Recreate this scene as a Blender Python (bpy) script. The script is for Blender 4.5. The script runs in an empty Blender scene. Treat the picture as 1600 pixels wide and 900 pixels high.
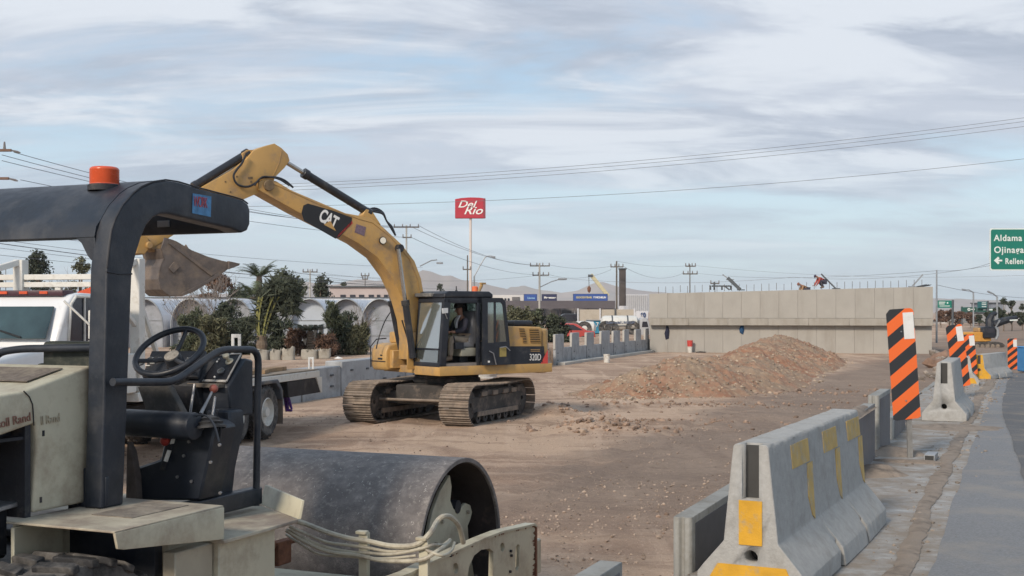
import bpy, bmesh, math, random
import numpy as np
from mathutils import Vector, Matrix, noise
random.seed(7)
S = bpy.context.scene
COL = S.collection
R_ = math.radians
# ------------------------------------------------------------------ camera
F = 1900.0; HY = 487.0; EYE = 1.6          # focal length and horizon in photo pixels, eye height above the road
cam_d = bpy.data.cameras.new('camera'); cam = bpy.data.objects.new('camera', cam_d); COL.objects.link(cam)
cam.location = (0, 0, EYE); cam.rotation_euler = (R_(90), 0, 0)
cam_d.sensor_width = 36; cam_d.lens = 36*F/1600; cam_d.shift_y = (HY-450)/1600
cam_d.clip_start = 0.1; cam_d.clip_end = 20000
S.camera = cam
# ------------------------------------------------------------------ world, sun, exposure
SUN_EL, SUN_AZ = R_(32), R_(212)            # azimuth measured clockwise from +Y : behind and to the left of the camera
w = bpy.data.worlds.new('World'); S.world = w; w.use_nodes = True
nt = w.node_tree; nt.nodes.clear(); N = nt.nodes.new; Lk = nt.links.new
out = N('ShaderNodeOutputWorld'); sky = N('ShaderNodeTexSky'); sky.sky_type = 'NISHITA'; sky.sun_disc = False
sky.sun_elevation = SUN_EL; sky.sun_rotation = SUN_AZ; sky.air_density = 1.0; sky.dust_density = 1.5; sky.ozone_density = 1.2
bgs = N('ShaderNodeBackground'); bgs.inputs[1].default_value = 0.12; Lk(sky.outputs[0], bgs.inputs[0])
tc = N('ShaderNodeTexCoord'); sep = N('ShaderNodeSeparateXYZ'); Lk(tc.outputs['Generated'], sep.inputs[0])
def wm(op, a, b=None, clamp=False):
    n = N('ShaderNodeMath'); n.operation = op; n.use_clamp = clamp
    for i, v in enumerate((a, b)):
        if v is None: continue
        if isinstance(v, (int, float)): n.inputs[i].default_value = v
        else: Lk(v, n.inputs[i])
    return n.outputs[0]
zc = wm('ADD', wm('MAXIMUM', sep.outputs[2], 0.0), 0.20)
px_, py_ = wm('DIVIDE', sep.outputs[0], zc), wm('DIVIDE', sep.outputs[1], zc)
cmb = N('ShaderNodeCombineXYZ'); Lk(px_, cmb.inputs[0]); Lk(py_, cmb.inputs[1])
def wnoise(scale, detail, rough, rot, sc, dist=0.0, loc=(0, 0, 0)):
    mp = N('ShaderNodeMapping'); Lk(cmb.outputs[0], mp.inputs[0]); mp.inputs['Rotation'].default_value = (0, 0, R_(rot)); mp.inputs['Scale'].default_value = sc
    mp.inputs['Location'].default_value = loc
    n = N('ShaderNodeTexNoise'); n.inputs['Scale'].default_value = scale; n.inputs['Detail'].default_value = detail
    n.inputs['Roughness'].default_value = rough; n.inputs['Distortion'].default_value = dist; Lk(mp.outputs[0], n.inputs[0]); return n.outputs[0]
def wramp(v, a, b, ca=(0, 0, 0, 1), cb=(1, 1, 1, 1)):
    r = N('ShaderNodeValToRGB'); Lk(v, r.inputs[0]); r.color_ramp.interpolation = 'EASE'
    r.color_ramp.elements[0].position = a; r.color_ramp.elements[1].position = b
    r.color_ramp.elements[0].color = ca; r.color_ramp.elements[1].color = cb; return r.outputs[0]
n1 = wnoise(0.95, 9, 0.60, -38, (0.60, 1.35, 1), 0.9, (7.7, 11.9, 0))     # broad cloud sheets
n2 = wnoise(2.3, 8, 0.60, -40, (0.50, 1.3, 1), 0.8, (7.0, 8.2, 0))       # wisps
n3 = wnoise(1.7, 8, 0.64, -30, (0.55, 1.5, 1), 0.6, (9.0, 2.2, 0))        # grey bellies
cover = wm('ADD', wm('MULTIPLY', n1, 0.66), wm('MULTIPLY', n2, 0.34))
mask = wramp(cover, 0.38, 0.53)
hor = wramp(sep.outputs[2], 0.0, 0.16)
mask = wm('MULTIPLY', mask, wm('ADD', wm('MULTIPLY', hor, 0.60), 0.35), True)
mixc = N('ShaderNodeMixRGB'); Lk(wramp(n3, 0.40, 0.60), mixc.inputs[0])
mixc.inputs[1].default_value = (0.405, 0.44, 0.505, 1); mixc.inputs[2].default_value = (0.315, 0.352, 0.42, 1)
mix2 = N('ShaderNodeMixRGB'); Lk(wramp(n2, 0.47, 0.64), mix2.inputs[0]); Lk(mixc.outputs[0], mix2.inputs[1]); mix2.inputs[2].default_value = (0.53, 0.56, 0.605, 1)
bgc = N('ShaderNodeBackground'); Lk(mix2.outputs[0], bgc.inputs[0]); bgc.inputs[1].default_value = 1.0
# thin high veil over the clear air (whiter, a little cyan towards the horizon)
bgv = N('ShaderNodeBackground'); Lk(wramp(sep.outputs[2], 0.0, 0.30, (0.47, 0.57, 0.615, 1), (0.25, 0.39, 0.545, 1)), bgv.inputs[0])
m0 = N('ShaderNodeMixShader'); m0.inputs[0].default_value = 0.85; Lk(bgs.outputs[0], m0.inputs[1]); Lk(bgv.outputs[0], m0.inputs[2])
m1 = N('ShaderNodeMixShader'); Lk(mask, m1.inputs[0]); Lk(m0.outputs[0], m1.inputs[1]); Lk(bgc.outputs[0], m1.inputs[2])
Lk(m1.outputs[0], out.inputs[0])
sd = bpy.data.lights.new('sun', 'SUN'); sun = bpy.data.objects.new('sun', sd); COL.objects.link(sun)
sd.energy = 2.3; sd.angle = R_(11); sd.color = (1.0, 0.87, 0.72)
sun.rotation_euler = Vector((-math.sin(SUN_AZ)*math.cos(SUN_EL), -math.cos(SUN_AZ)*math.cos(SUN_EL), -math.sin(SUN_EL))).to_track_quat('-Z', 'Y').to_euler()
S.view_settings.view_transform = 'Standard'; S.view_settings.look = 'None'; S.view_settings.exposure = 0.58; S.view_settings.gamma = 1
S.cycles.max_bounces = 6; S.cycles.transparent_max_bounces = 12; S.cycles.volume_bounces = 0
# ------------------------------------------------------------------ helpers
def W(x, y, d):
    """world point that lies d metres ahead of the camera and is seen at photo pixel (x, y)"""
    return Vector(((x-800)/F*d, d, EYE-(y-HY)/F*d))
def onz(x, y, z):
    return W(x, y, (EYE-z)*F/(y-HY))
def onplane(x, y, p0, n):
    r = Vector(((x-800)/F, 1, -(y-HY)/F)); o = Vector((0, 0, EYE)); n = Vector(n)
    return o + r*((Vector(p0)-o).dot(n)/r.dot(n))
def lin(c):
    return tuple((v/12.92 if v <= 0.04045 else ((v+0.055)/1.055)**2.4) for v in c)
_mats = {}
def M(name, col, rough=0.65, metal=0.0, var=0.12, scale=4.0, bump=0.15, bscale=40.0, dirt=None, damt=0.4, dscale=2.0, spec=0.4, hue=None, clear=0, rough_var=0.1, streak=0, isl=0, pits=None):
    """painted / mineral surface: base colour with mottling, optional dirt colour in patches, fine relief"""
    if name in _mats: return _mats[name]
    m = bpy.data.materials.new(name); m.use_nodes = True; t = m.node_tree; b = t.nodes['Principled BSDF']; n_ = t.nodes.new; l = t.links.new
    tc = n_('ShaderNodeTexCoord'); geo = n_('ShaderNodeNewGeometry'); oi = n_('ShaderNodeObjectInfo')
    add = n_('ShaderNodeVectorMath'); add.operation = 'ADD'; l(tc.outputs['Object'], add.inputs[0])
    mulr = n_('ShaderNodeVectorMath'); mulr.operation = 'SCALE'; mulr.inputs[0].default_value = (37, 17, 23); l(oi.outputs['Random'], mulr.inputs['Scale']); l(mulr.outputs[0], add.inputs[1])
    def nz(sc, det=6, ro=0.6, vec=None):
        x = n_('ShaderNodeTexNoise'); x.inputs['Scale'].default_value = sc; x.inputs['Detail'].default_value = det; x.inputs['Roughness'].default_value = ro
        l(vec or add.outputs[0], x.inputs[0]); return x.outputs[0]
    base = nz(scale)
    mr = n_('ShaderNodeMapRange'); l(base, mr.inputs[0]); mr.inputs[1].default_value = 0.3; mr.inputs[2].default_value = 0.7
    mr.inputs[3].default_value = 1-var; mr.inputs[4].default_value = 1+var
    sc = n_('ShaderNodeVectorMath'); sc.operation = 'SCALE'; sc.inputs[0].default_value = col; l(mr.outputs[0], sc.inputs['Scale'])
    cur = sc.outputs[0]
    if isl:
        mi = n_('ShaderNodeMapRange'); l(geo.outputs['Random Per Island'], mi.inputs[0]); mi.inputs[3].default_value = 1-isl; mi.inputs[4].default_value = 1+isl
        s2 = n_('ShaderNodeVectorMath'); s2.operation = 'SCALE'; l(cur, s2.inputs[0]); l(mi.outputs[0], s2.inputs['Scale']); cur = s2.outputs[0]
    if hue:
        mx = n_('ShaderNodeMixRGB'); r = n_('ShaderNodeMapRange'); l(nz(scale*0.37, 4), r.inputs[0]); r.inputs[1].default_value = 0.4; r.inputs[2].default_value = 0.62
        l(r.outputs[0], mx.inputs[0]); l(cur, mx.inputs[1]); mx.inputs[2].default_value = (*hue, 1); cur = mx.outputs[0]
    if dirt:
        r = n_('ShaderNodeMapRange')
        if streak:
            mp = n_('ShaderNodeMapping'); l(add.outputs[0], mp.inputs[0]); mp.inputs['Scale'].default_value = (1, 1, 1/streak); dv = nz(dscale, 7, 0.7, mp.outputs[0])
        else: dv = nz(dscale, 7, 0.7)
        l(dv, r.inputs[0]); r.inputs[1].default_value = 0.66-damt*0.4; r.inputs[2].default_value = 0.74-damt*0.2; r.inputs[4].default_value = min(1, 0.55+damt*0.5)
        mx = n_('ShaderNodeMixRGB'); l(r.outputs[0], mx.inputs[0]); l(cur, mx.inputs[1]); mx.inputs[2].default_value = (*dirt, 1); cur = mx.outputs[0]
    if pits:                                                # (scale, size, colour) : small chips or air holes
        vo = n_('ShaderNodeTexVoronoi'); vo.inputs['Scale'].default_value = pits[0]; vo.inputs['Randomness'].default_value = 1.0; l(add.outputs[0], vo.inputs['Vector'])
        th = n_('ShaderNodeMath'); th.operation = 'MULTIPLY_ADD'; l(nz(pits[0]*0.18, 5, 0.7), th.inputs[0]); th.inputs[1].default_value = pits[1]*4; th.inputs[2].default_value = -pits[1]*1.9
        ls = n_('ShaderNodeMath'); ls.operation = 'LESS_THAN'; l(vo.outputs['Distance'], ls.inputs[0]); l(th.outputs[0], ls.inputs[1])
        mx = n_('ShaderNodeMixRGB'); l(ls.outputs[0], mx.inputs[0]); l(cur, mx.inputs[1]); mx.inputs[2].default_value = (*pits[2], 1); cur = mx.outputs[0]
    l(cur, b.inputs['Base Color'])
    if rough_var:
        r = n_('ShaderNodeMapRange'); l(nz(scale*3), r.inputs[0]); r.inputs[3].default_value = max(0.02, rough-rough_var); r.inputs[4].default_value = min(1, rough+rough_var); l(r.outputs[0], b.inputs['Roughness'])
    else: b.inputs['Roughness'].default_value = rough
    b.inputs['Metallic'].default_value = metal; b.inputs['Specular IOR Level'].default_value = spec
    if clear: b.inputs['Coat Weight'].default_value = clear; b.inputs['Coat Roughness'].default_value = 0.2
    if bump:
        bp = n_('ShaderNodeBump'); bp.inputs['Strength'].default_value = bump; bp.inputs['Distance'].default_value = 0.02; l(nz(bscale, 8, 0.7), bp.inputs['Height']); l(bp.outputs[0], b.inputs['Normal'])
    _mats[name] = m; return m
def glass(name, tint, alpha_mix=0.35, rough=0.03, dust_sheen=(0.22, 0.24, 0.22)):
    m = bpy.data.materials.new(name); m.use_nodes = True; t = m.node_tree; t.nodes.clear(); n_ = t.nodes.new; l = t.links.new
    o = n_('ShaderNodeOutputMaterial'); g = n_('ShaderNodeBsdfGlossy'); g.inputs['Roughness'].default_value = rough
    tr = n_('ShaderNodeBsdfTransparent'); tr.inputs[0].default_value = (*tint, 1); fr = n_('ShaderNodeFresnel'); fr.inputs[0].default_value = 1.6
    d = n_('ShaderNodeBsdfDiffuse'); d.inputs[0].default_value = (*dust_sheen, 1)
    a = n_('ShaderNodeMixShader'); a.inputs[0].default_value = alpha_mix*0.45; l(tr.outputs[0], a.inputs[1]); l(d.outputs[0], a.inputs[2])
    mr = n_('ShaderNodeMath'); mr.operation = 'ADD'; mr.inputs[1].default_value = alpha_mix*0.5; mr.use_clamp = True; l(fr.outputs[0], mr.inputs[0])
    mx = n_('ShaderNodeMixShader'); l(mr.outputs[0], mx.inputs[0]); l(a.outputs[0], mx.inputs[1]); l(g.outputs[0], mx.inputs[2]); l(mx.outputs[0], o.inputs[0])
    return m
THINGLOC = {}
def thing(name, label, cat, loc=(0, 0, 0), rotz=0.0, group=None):
    o = bpy.data.objects.new(name, None); COL.objects.link(o); o.location = loc; o.rotation_euler = (0, 0, rotz)
    o.empty_display_size = 0.2; o['label'] = label; o['category'] = cat
    if group: o['group'] = group
    THINGLOC[o.name] = (Vector(loc), rotz)
    return o
def tag(o, label, cat, group=None):
    o['label'] = label; o['category'] = cat
    if group: o['group'] = group
    return o
def inv_of(parent):
    p = parent
    while p.parent is not None: p = p.parent
    loc, rz = THINGLOC.get(p.name, (p.location.copy(), 0.0))
    return (Matrix.Translation(loc) @ Matrix.Rotation(rz, 4, 'Z')).inverted()
class MB:
    """collects shapes, then links them as one mesh object"""
    def __init__(s): s.b = bmesh.new()
    def poly(s, pts):
        vs = [s.b.verts.new(p) for p in pts]
        try: s.b.faces.new(vs)
        except ValueError: pass
        return s
    def extr(s, pts, vec):
        """closed prism: polygon pts (3D) swept by vec"""
        vec = Vector(vec); a = [s.b.verts.new(p) for p in pts]; c = [s.b.verts.new(Vector(p)+vec) for p in pts]; n = len(pts)
        s.b.faces.new(a); s.b.faces.new(c[::-1])
        for i in range(n): s.b.faces.new((a[i], c[i], c[(i+1) % n], a[(i+1) % n]))
        return s
    def box(s, lo, hi, M_=None):
        x0, y0, z0 = lo; x1, y1, z1 = hi
        ps = [Vector(p) for p in ((x0, y0, z0), (x1, y0, z0), (x1, y1, z0), (x0, y1, z0), (x0, y0, z1), (x1, y0, z1), (x1, y1, z1), (x0, y1, z1))]
        if M_ is not None: ps = [M_ @ p for p in ps]
        v = [s.b.verts.new(p) for p in ps]
        for f in ((0, 3, 2, 1), (4, 5, 6, 7), (0, 1, 5, 4), (1, 2, 6, 5), (2, 3, 7, 6), (3, 0, 4, 7)): s.b.faces.new([v[i] for i in f])
        return s
    def bar(s, p, q, wdt, hgt, up=(0, 0, 1)):
        """rectangular bar from p to q"""
        p, q = Vector(p), Vector(q); d = (q-p); L = d.length; d.normalize(); up = Vector(up)
        if abs(d.dot(up)) > 0.98: up = Vector((1, 0, 0))
        x = d.cross(up).normalized(); y = x.cross(d)
        m = Matrix((x, d, y)).transposed().to_4x4(); m.translation = p
        return s.box((-wdt/2, 0, -hgt/2), (wdt/2, L, hgt/2), m)
    def tube(s, pts, r, n=8, close=False, caps=True):
        pts = [Vector(p) for p in pts]; k = len(pts); rr = r if isinstance(r, (list, tuple)) else [r]*k
        rings = []; prev = None
        for i, p in enumerate(pts):
            a = pts[(i-1) % k] if (close or i > 0) else p; b_ = pts[(i+1) % k] if (close or i < k-1) else p
            d = (b_-a)
            if d.length < 1e-9: d = Vector((0, 0, 1))
            d.normalize()
            if prev is None:
                u = d.orthogonal().normalized()
            else:
                u = (prev - d*prev.dot(d))
                u = u.normalized() if u.length > 1e-6 else d.orthogonal().normalized()
            prev = u; v = d.cross(u)
            rings.append([s.b.verts.new(p + (u*math.cos(2*math.pi*j/n)+v*math.sin(2*math.pi*j/n))*rr[i]) for j in range(n)])
        for i in range(k if close else k-1):
            A, B = rings[i], rings[(i+1) % k]
            for j in range(n): s.b.faces.new((A[j], A[(j+1) % n], B[(j+1) % n], B[j]))
        if caps and not close:
            if rr[0] > 1e-5: s.b.faces.new(rings[0][::-1])
            if rr[-1] > 1e-5: s.b.faces.new(rings[-1])
        return s
    def cyl(s, p, q, r, n=16, r2=None): return s.tube([p, q], [r, r if r2 is None else r2], n)
    def lathe(s, prof, o, axis, n=32, full=True, a0=0.0, a1=2*math.pi):
        """prof: (radius, distance along axis) pairs"""
        o = Vector(o); ax = Vector(axis).normalized(); u = ax.orthogonal().normalized(); v = ax.cross(u); rings = []
        cnt = n if full else n+1
        for r, h in prof:
            rings.append([s.b.verts.new(o+ax*h+(u*math.cos(a0+(a1-a0)*j/n)+v*math.sin(a0+(a1-a0)*j/n))*max(r, 1e-4)) for j in range(cnt)])
        for A, B in zip(rings, rings[1:]):
            for j in range(n if full else n):
                j2 = (j+1) % cnt
                s.b.faces.new((A[j], A[j2], B[j2], B[j]))
        return s
    def build(s, name, mat, parent=None, X=None, bevel=0.0, seg=1, smooth=True, world=True, ang=38, link=True, tri=False):
        """X maps builder coordinates to world; parented parts are stored relative to their thing"""
        b = s.b
        if X is not None: bmesh.ops.transform(b, matrix=X, verts=b.verts)
        if world and parent is not None: bmesh.ops.transform(b, matrix=inv_of(parent), verts=b.verts)
        bmesh.ops.recalc_face_normals(b, faces=b.faces)
        if bevel > 0:
            es = [e for e in b.edges if len(e.link_faces) == 2 and e.calc_face_angle(0) > R_(28)]
            bmesh.ops.bevel(b, geom=es, offset=bevel, segments=seg, profile=0.6, affect='EDGES', clamp_overlap=True)
        if smooth:
            for f in b.faces: f.smooth = True
            for e in b.edges:
                if len(e.link_faces) != 2 or e.calc_face_angle(0) > R_(ang): e.smooth = False
        me = bpy.data.meshes.new(name); b.to_mesh(me); b.free()
        for m in (mat if isinstance(mat, (list, tuple)) else [mat]): me.materials.append(m)
        o = bpy.data.objects.new(name, me)
        if link: COL.objects.link(o)
        if parent is not None: o.parent = parent
        return o
def arr_mesh(name, V, Fc, mat, parent=None, smooth=True, kind=None):
    me = bpy.data.meshes.new(name); V = np.asarray(V, np.float32); Fc = np.asarray(Fc, np.int32); k = Fc.shape[1]
    me.vertices.add(len(V)); me.vertices.foreach_set('co', V.ravel()); me.loops.add(Fc.size); me.loops.foreach_set('vertex_index', Fc.ravel())
    me.polygons.add(len(Fc)); me.polygons.foreach_set('loop_start', np.arange(0, Fc.size, k, dtype=np.int32)); me.polygons.foreach_set('loop_total', np.full(len(Fc), k, np.int32))
    me.polygons.foreach_set('use_smooth', np.full(len(Fc), smooth)); me.update(calc_edges=True); me.validate()
    me.materials.append(mat); o = bpy.data.objects.new(name, me); COL.objects.link(o)
    if parent is not None: o.parent = parent
    if kind: o['kind'] = kind
    return o
def copy_part(o, parent, mat4=None):
    c = o.copy(); COL.objects.link(c); c.parent = parent
    if mat4 is not None: c.matrix_local = mat4
    return c
def copy_tree(o, loc=None, rotz=None, label=None, parent=None):
    c = o.copy(); COL.objects.link(c); c.parent = parent
    if parent is None:
        if loc is not None: c.location = loc
        if rotz is not None: c.rotation_euler = (0, 0, rotz)
        if label: c['label'] = label
        THINGLOC[c.name] = (Vector(c.location), c.rotation_euler[2])
    for ch in list(o.children): copy_tree(ch, parent=c)
    return c
def text(name, body, mat, parent, p, xdir, ydir, size, sx=1.0, ext=0.002, align='LEFT', shear=0.0, off=0.0, space=1.0):
    """flat lettering with its own thickness: p baseline start, xdir reading direction, ydir up (world)"""
    cu = bpy.data.curves.new(name, 'FONT'); cu.body = body; cu.size = size; cu.extrude = ext; cu.align_x = align; cu.shear = shear; cu.offset = off; cu.space_character = space
    cu.materials.append(mat); t_ = bpy.data.objects.new(name, cu); COL.objects.link(t_); bpy.context.view_layer.update()
    me = bpy.data.meshes.new_from_object(t_); bpy.data.objects.remove(t_); bpy.data.curves.remove(cu)
    o = bpy.data.objects.new(name, me); COL.objects.link(o)
    x = Vector(xdir).normalized(); y = Vector(ydir); y = (y-x*y.dot(x)).normalized(); z = x.cross(y)
    m = Matrix((x*sx, y, z)).transposed().to_4x4(); m.translation = Vector(p)
    if parent is not None: o.parent = parent; m = inv_of(parent) @ m
    o.matrix_local = m
    return o
# numpy value noise
_rng = np.random.RandomState(3); _tab = _rng.rand(256, 256)
def vnoise(x, y):
    xi = np.floor(x).astype(int); yi = np.floor(y).astype(int); fx = x-xi; fy = y-yi; fx = fx*fx*(3-2*fx); fy = fy*fy*(3-2*fy)
    g = lambda a, b: _tab[a & 255, b & 255]
    return (g(xi, yi)*(1-fx)+g(xi+1, yi)*fx)*(1-fy)+(g(xi, yi+1)*(1-fx)+g(xi+1, yi+1)*fx)*fy
def fbm(x, y, o=4, lac=2.03, g=0.5):
    s = 0; a = 1; t = 0
    for i in range(o): s = s+a*vnoise(x+i*17.3, y+i*9.1); t += a; a *= g; x = x*lac; y = y*lac
    return s/t
# ------------------------------------------------------------------ shared frames
HR = R_(22.6); E2 = Vector((math.sin(HR), math.cos(HR), 0)); N2 = Vector((math.cos(HR), -math.sin(HR), 0))   # along the road / to its right
SITE = -0.8
def road_z(e):
    t = np.clip((np.asarray(e, float)-16)/46, 0, 1); return -0.78*t*t*(3-2*t)
def EN(e, n, z=0.0): 
    v = E2*e+N2*n; return Vector((v.x, v.y, z))
def en_of(p): return p[0]*E2.x+p[1]*E2.y, p[0]*N2.x+p[1]*N2.y
# ================================================================== the setting : ground, road, hills
def ground_material():
    m = bpy.data.materials.new('earth'); m.use_nodes = True; t = m.node_tree; b = t.nodes['Principled BSDF']; n_ = t.nodes.new; l = t.links.new
    tc = n_('ShaderNodeTexCoord')
    def nz(sc, det=8, ro=0.6, scl=None, rot=0, dist=0):
        v = tc.outputs['Object']
        mp = n_('ShaderNodeMapping'); l(v, mp.inputs[0]); mp.inputs['Rotation'].default_value = (0, 0, rot)
        if scl: mp.inputs['Scale'].default_value = scl
        x = n_('ShaderNodeTexNoise'); x.inputs['Scale'].default_value = sc; x.inputs['Detail'].default_value = det; x.inputs['Roughness'].default_value = ro; x.inputs['Distortion'].default_value = dist
        l(mp.outputs[0], x.inputs[0]); return x.outputs[0]
    def rp(v, a, b_, lo=0.0, hi=1.0):
        r = n_('ShaderNodeMapRange'); r.interpolation_type = 'SMOOTHSTEP'; l(v, r.inputs[0]); r.inputs[1].default_value = a; r.inputs[2].default_value = b_; r.inputs[3].default_value = lo; r.inputs[4].default_value = hi; return r.outputs[0]
    def mix(f, a, c):
        x = n_('ShaderNodeMixRGB'); l(f, x.inputs[0])
        for i, v in ((1, a), (2, c)):
            if isinstance(v, tuple): x.inputs[i].default_value = (*v, 1)
            else: l(v, x.inputs[i])
        return x.outputs[0]
    base = mix(rp(nz(0.30, 8, 0.62, None, 0, 0.8), 0.42, 0.58), (0.316, 0.218, 0.158), (0.479, 0.348, 0.252))
    # wheel and drum tracks : long streaks along the strip and across it
    base = mix(rp(nz(1.1, 7, 0.62, (1.0, 0.09, 1), -HR+R_(180), 0.3), 0.50, 0.60, 0, 0.65), base, (0.551, 0.410, 0.306))
    base = mix(rp(nz(1.7, 7, 0.65, (0.10, 1.0, 1), R_(-12), 0.4), 0.51, 0.60, 0, 0.60), base, (0.251, 0.171, 0.122))
    base = mix(rp(nz(2.3, 7, 0.65, (0.12, 1.0, 1), R_(16), 0.3), 0.53, 0.61, 0, 0.55), base, (0.527, 0.389, 0.292))
    base = mix(rp(nz(0.16, 5, 0.6, None, 0, 1.0), 0.54, 0.62, 0, 0.55), base, (0.258, 0.176, 0.129))
    base = mix(rp(nz(5, 9, 0.75), 0.50, 0.66, 0, 0.6), base, (0.454, 0.326, 0.242))
    base = mix(rp(nz(30, 6, 0.8), 0.55, 0.64, 0, 0.75), base, (0.646, 0.491, 0.380))
    base = mix(rp(nz(21, 6, 0.8), 0.33, 0.44, 0.7, 0), base, (0.156, 0.102, 0.073))
    mpn = n_('ShaderNodeMapping'); l(tc.outputs['Object'], mpn.inputs[0]); mpn.inputs['Rotation'].default_value = (0, 0, HR); sx_ = n_('ShaderNodeSeparateXYZ'); l(mpn.outputs[0], sx_.inputs[0])
    nn = n_('ShaderNodeMath'); nn.operation = 'MULTIPLY_ADD'; l(nz(0.5, 6, 0.65), nn.inputs[0]); nn.inputs[1].default_value = 4.0; l(sx_.outputs[0], nn.inputs[2])       # n + 4 * noise
    ee = n_('ShaderNodeMath'); ee.operation = 'MULTIPLY'; l(rp(nn.outputs[0], -5.6, -3.6), ee.inputs[0]); l(rp(sx_.outputs[1], 9, 17), ee.inputs[1])
    dk = mix(rp(nz(9, 8, 0.75), 0.35, 0.65), (0.165, 0.128, 0.105), (0.235, 0.185, 0.15)); ff = n_('ShaderNodeMath'); ff.operation = 'MULTIPLY'; l(ee.outputs[0], ff.inputs[0]); ff.inputs[1].default_value = 0.72
    base = mix(ff.outputs[0], base, dk)                                         # darker freshly rolled fill along the edge panels
    l(base, b.inputs['Base Color']); b.inputs['Roughness'].default_value = 0.95; b.inputs['Specular IOR Level'].default_value = 0.15
    bp = n_('ShaderNodeBump'); bp.inputs['Strength'].default_value = 0.7; bp.inputs['Distance'].default_value = 0.05; l(nz(14, 10, 0.75), bp.inputs['Height'])
    bp2 = n_('ShaderNodeBump'); bp2.inputs['Strength'].default_value = 0.5; bp2.inputs['Distance'].default_value = 0.02; l(nz(60, 6, 0.7), bp2.inputs['Height']); l(bp.outputs[0], bp2.inputs['Normal'])
    l(bp2.outputs[0], b.inputs['Normal'])
    return m
EARTH = ground_material()
def sm(t): t = np.clip(t, 0, 1); return t*t*(3-2*t)
def ground_h(x, y):
    e = x*E2.x+y*E2.y; n = x*N2.x+y*N2.y
    near = np.exp(-np.maximum(np.hypot(x, y)-25, 0)/60)
    z = SITE + near*(0.09*(fbm(x*0.35, y*0.35, 4)-0.5) + 0.035*(fbm(x*2.2+5, y*2.2, 4)-0.5) + 0.03*(fbm(x*7, y*7+3, 3, 2.1, 0.6)-0.5))
    z = z + near*0.05*(fbm(n*2.0, e*0.12, 3)-0.5)*sm((e-9)/6)
    for n0 in (-5.6, -6.3, -8.9, -9.5, -12.8):                     # wheel ruts along the strip
        q = (n-n0-0.6*(fbm(e*0.08, e*0+n0, 2)-0.5)*2)/0.16
        z = z-near*0.035*np.exp(-q*q)+near*0.02*np.exp(-(np.abs(q)-1.6)**2*2)
    # stony heaps and dark clods by the barriers and beside the drum
    rough = sm((fbm(x*0.5+9, y*0.5+2, 3)-0.52)/0.2)*near
    z = z + rough*0.07*(fbm(x*9, y*9, 3, 2.2, 0.7)-0.4)
    # low windrow in the middle of the strip (pixel ~ 930,670) and the clods by the excavator
    for (cx, cy, sx, sy, h) in ((1.9, 24.9, 0.9, 0.45, 0.20), (2.9, 26.0, 1.2, 0.4, 0.12), (0.9, 28.3, 0.9, 0.35, 0.22), (5.2, 27.5, 1.6, 0.5, 0.10)):
        z = z + h*np.exp(-((x-cx)/sx)**2-((y-cy)/sy)**2)*(0.6+0.8*fbm(x*5, y*5, 3))
    up = sm((n+2.15+0.10*(fbm(e*1.7, n*0+3, 3)-0.5))/0.36)      # bank up to the road
    zr = road_z(e)-0.03
    z = z*(1-up)+(zr+0.0*z)*up
    sl = (x-1.77)*-0.946+(y-54.3)*0.325                       # raised street side behind the block wall
    ul = sm((sl-0.15)/0.3); zl = -0.06+0.05*(fbm(x*0.5, y*0.5, 3)-0.5)
    z = z*(1-ul)+zl*ul
    return z
def axis(lo, hi, n, k, c):
    u = np.linspace(math.asinh((lo-c)/k), math.asinh((hi-c)/k), n); return np.sinh(u)*k+c
gx = axis(-7000, 7000, 620, 4.5, 1.2); gy = axis(-300, 14000, 620, 4.5, 9.0)
GX, GY = np.meshgrid(gx, gy); GZ = ground_h(GX, GY)
V = np.stack([GX.ravel(), GY.ravel(), GZ.ravel()], 1); ny, nx = GX.shape
idx = np.arange(ny*nx).reshape(ny, nx)
Fc = np.stack([idx[:-1, :-1].ravel(), idx[:-1, 1:].ravel(), idx[1:, 1:].ravel(), idx[1:, :-1].ravel()], 1)
arr_mesh('ground', V, Fc, EARTH, kind='structure')
M_CLOD = M('earth clod', (0.25, 0.175, 0.13), 0.95, var=0.35, scale=9, bump=0.5, isl=0.35)
def gz(x, y): return float(ground_h(np.array([float(x)]), np.array([float(y)]))[0])
# stones : loose gravel scattered over the near earth (nobody could count it)
def rock_unit(seed, sub=1):
    b = bmesh.new(); bmesh.ops.create_icosphere(b, subdivisions=sub, radius=1); rg = random.Random(seed)
    o = Vector((rg.random()*50, rg.random()*50, rg.random()*50))
    for v in b.verts: v.co *= 1+0.55*(noise.noise(v.co*1.3+o)); 
    for v in b.verts: v.co = Vector((v.co.x, v.co.y*(0.7), v.co.z*0.62))
    vs = np.array([v.co[:] for v in b.verts]); fs = np.array([[v.index for v in f.verts] for f in b.faces]); b.free(); return vs, fs
ROCKS = [rock_unit(i) for i in range(5)]
def scatter(name, pts, sizes, mat, rs):
    Vs, Fs = [], []; off = 0
    for (x, y, z), s in zip(pts, sizes):
        v, f = ROCKS[rs.randint(5)]; a = rs.rand()*6.28; c, s_ = math.cos(a), math.sin(a); m = np.array([[c, s_, 0], [-s_, c, 0], [0, 0, 1]])
        Vs.append((v@m)*s*np.array([1, 1, 0.8+0.4*rs.rand()])+np.array([x, y, z+0.15*s])); Fs.append(f+off); off += len(v)
    return arr_mesh(name, np.concatenate(Vs), np.concatenate(Fs), mat, smooth=False, kind='stuff')
M_STONE = M('pale stone', (0.285, 0.22, 0.172), 0.9, var=0.25, scale=6, bump=0.3, bscale=30, isl=0.55)
rs = np.random.RandomState(5); K = 120000
d_ = 5.0+38*rs.rand(K)**1.7; x_ = (rs.rand(K)*1500-350)/F*d_; n_ = x_*N2.x+d_*N2.y; dens = fbm(x_*0.45+3, d_*0.45+8, 3); fine_ = fbm(x_*1.9, d_*1.9+5, 3)
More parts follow.
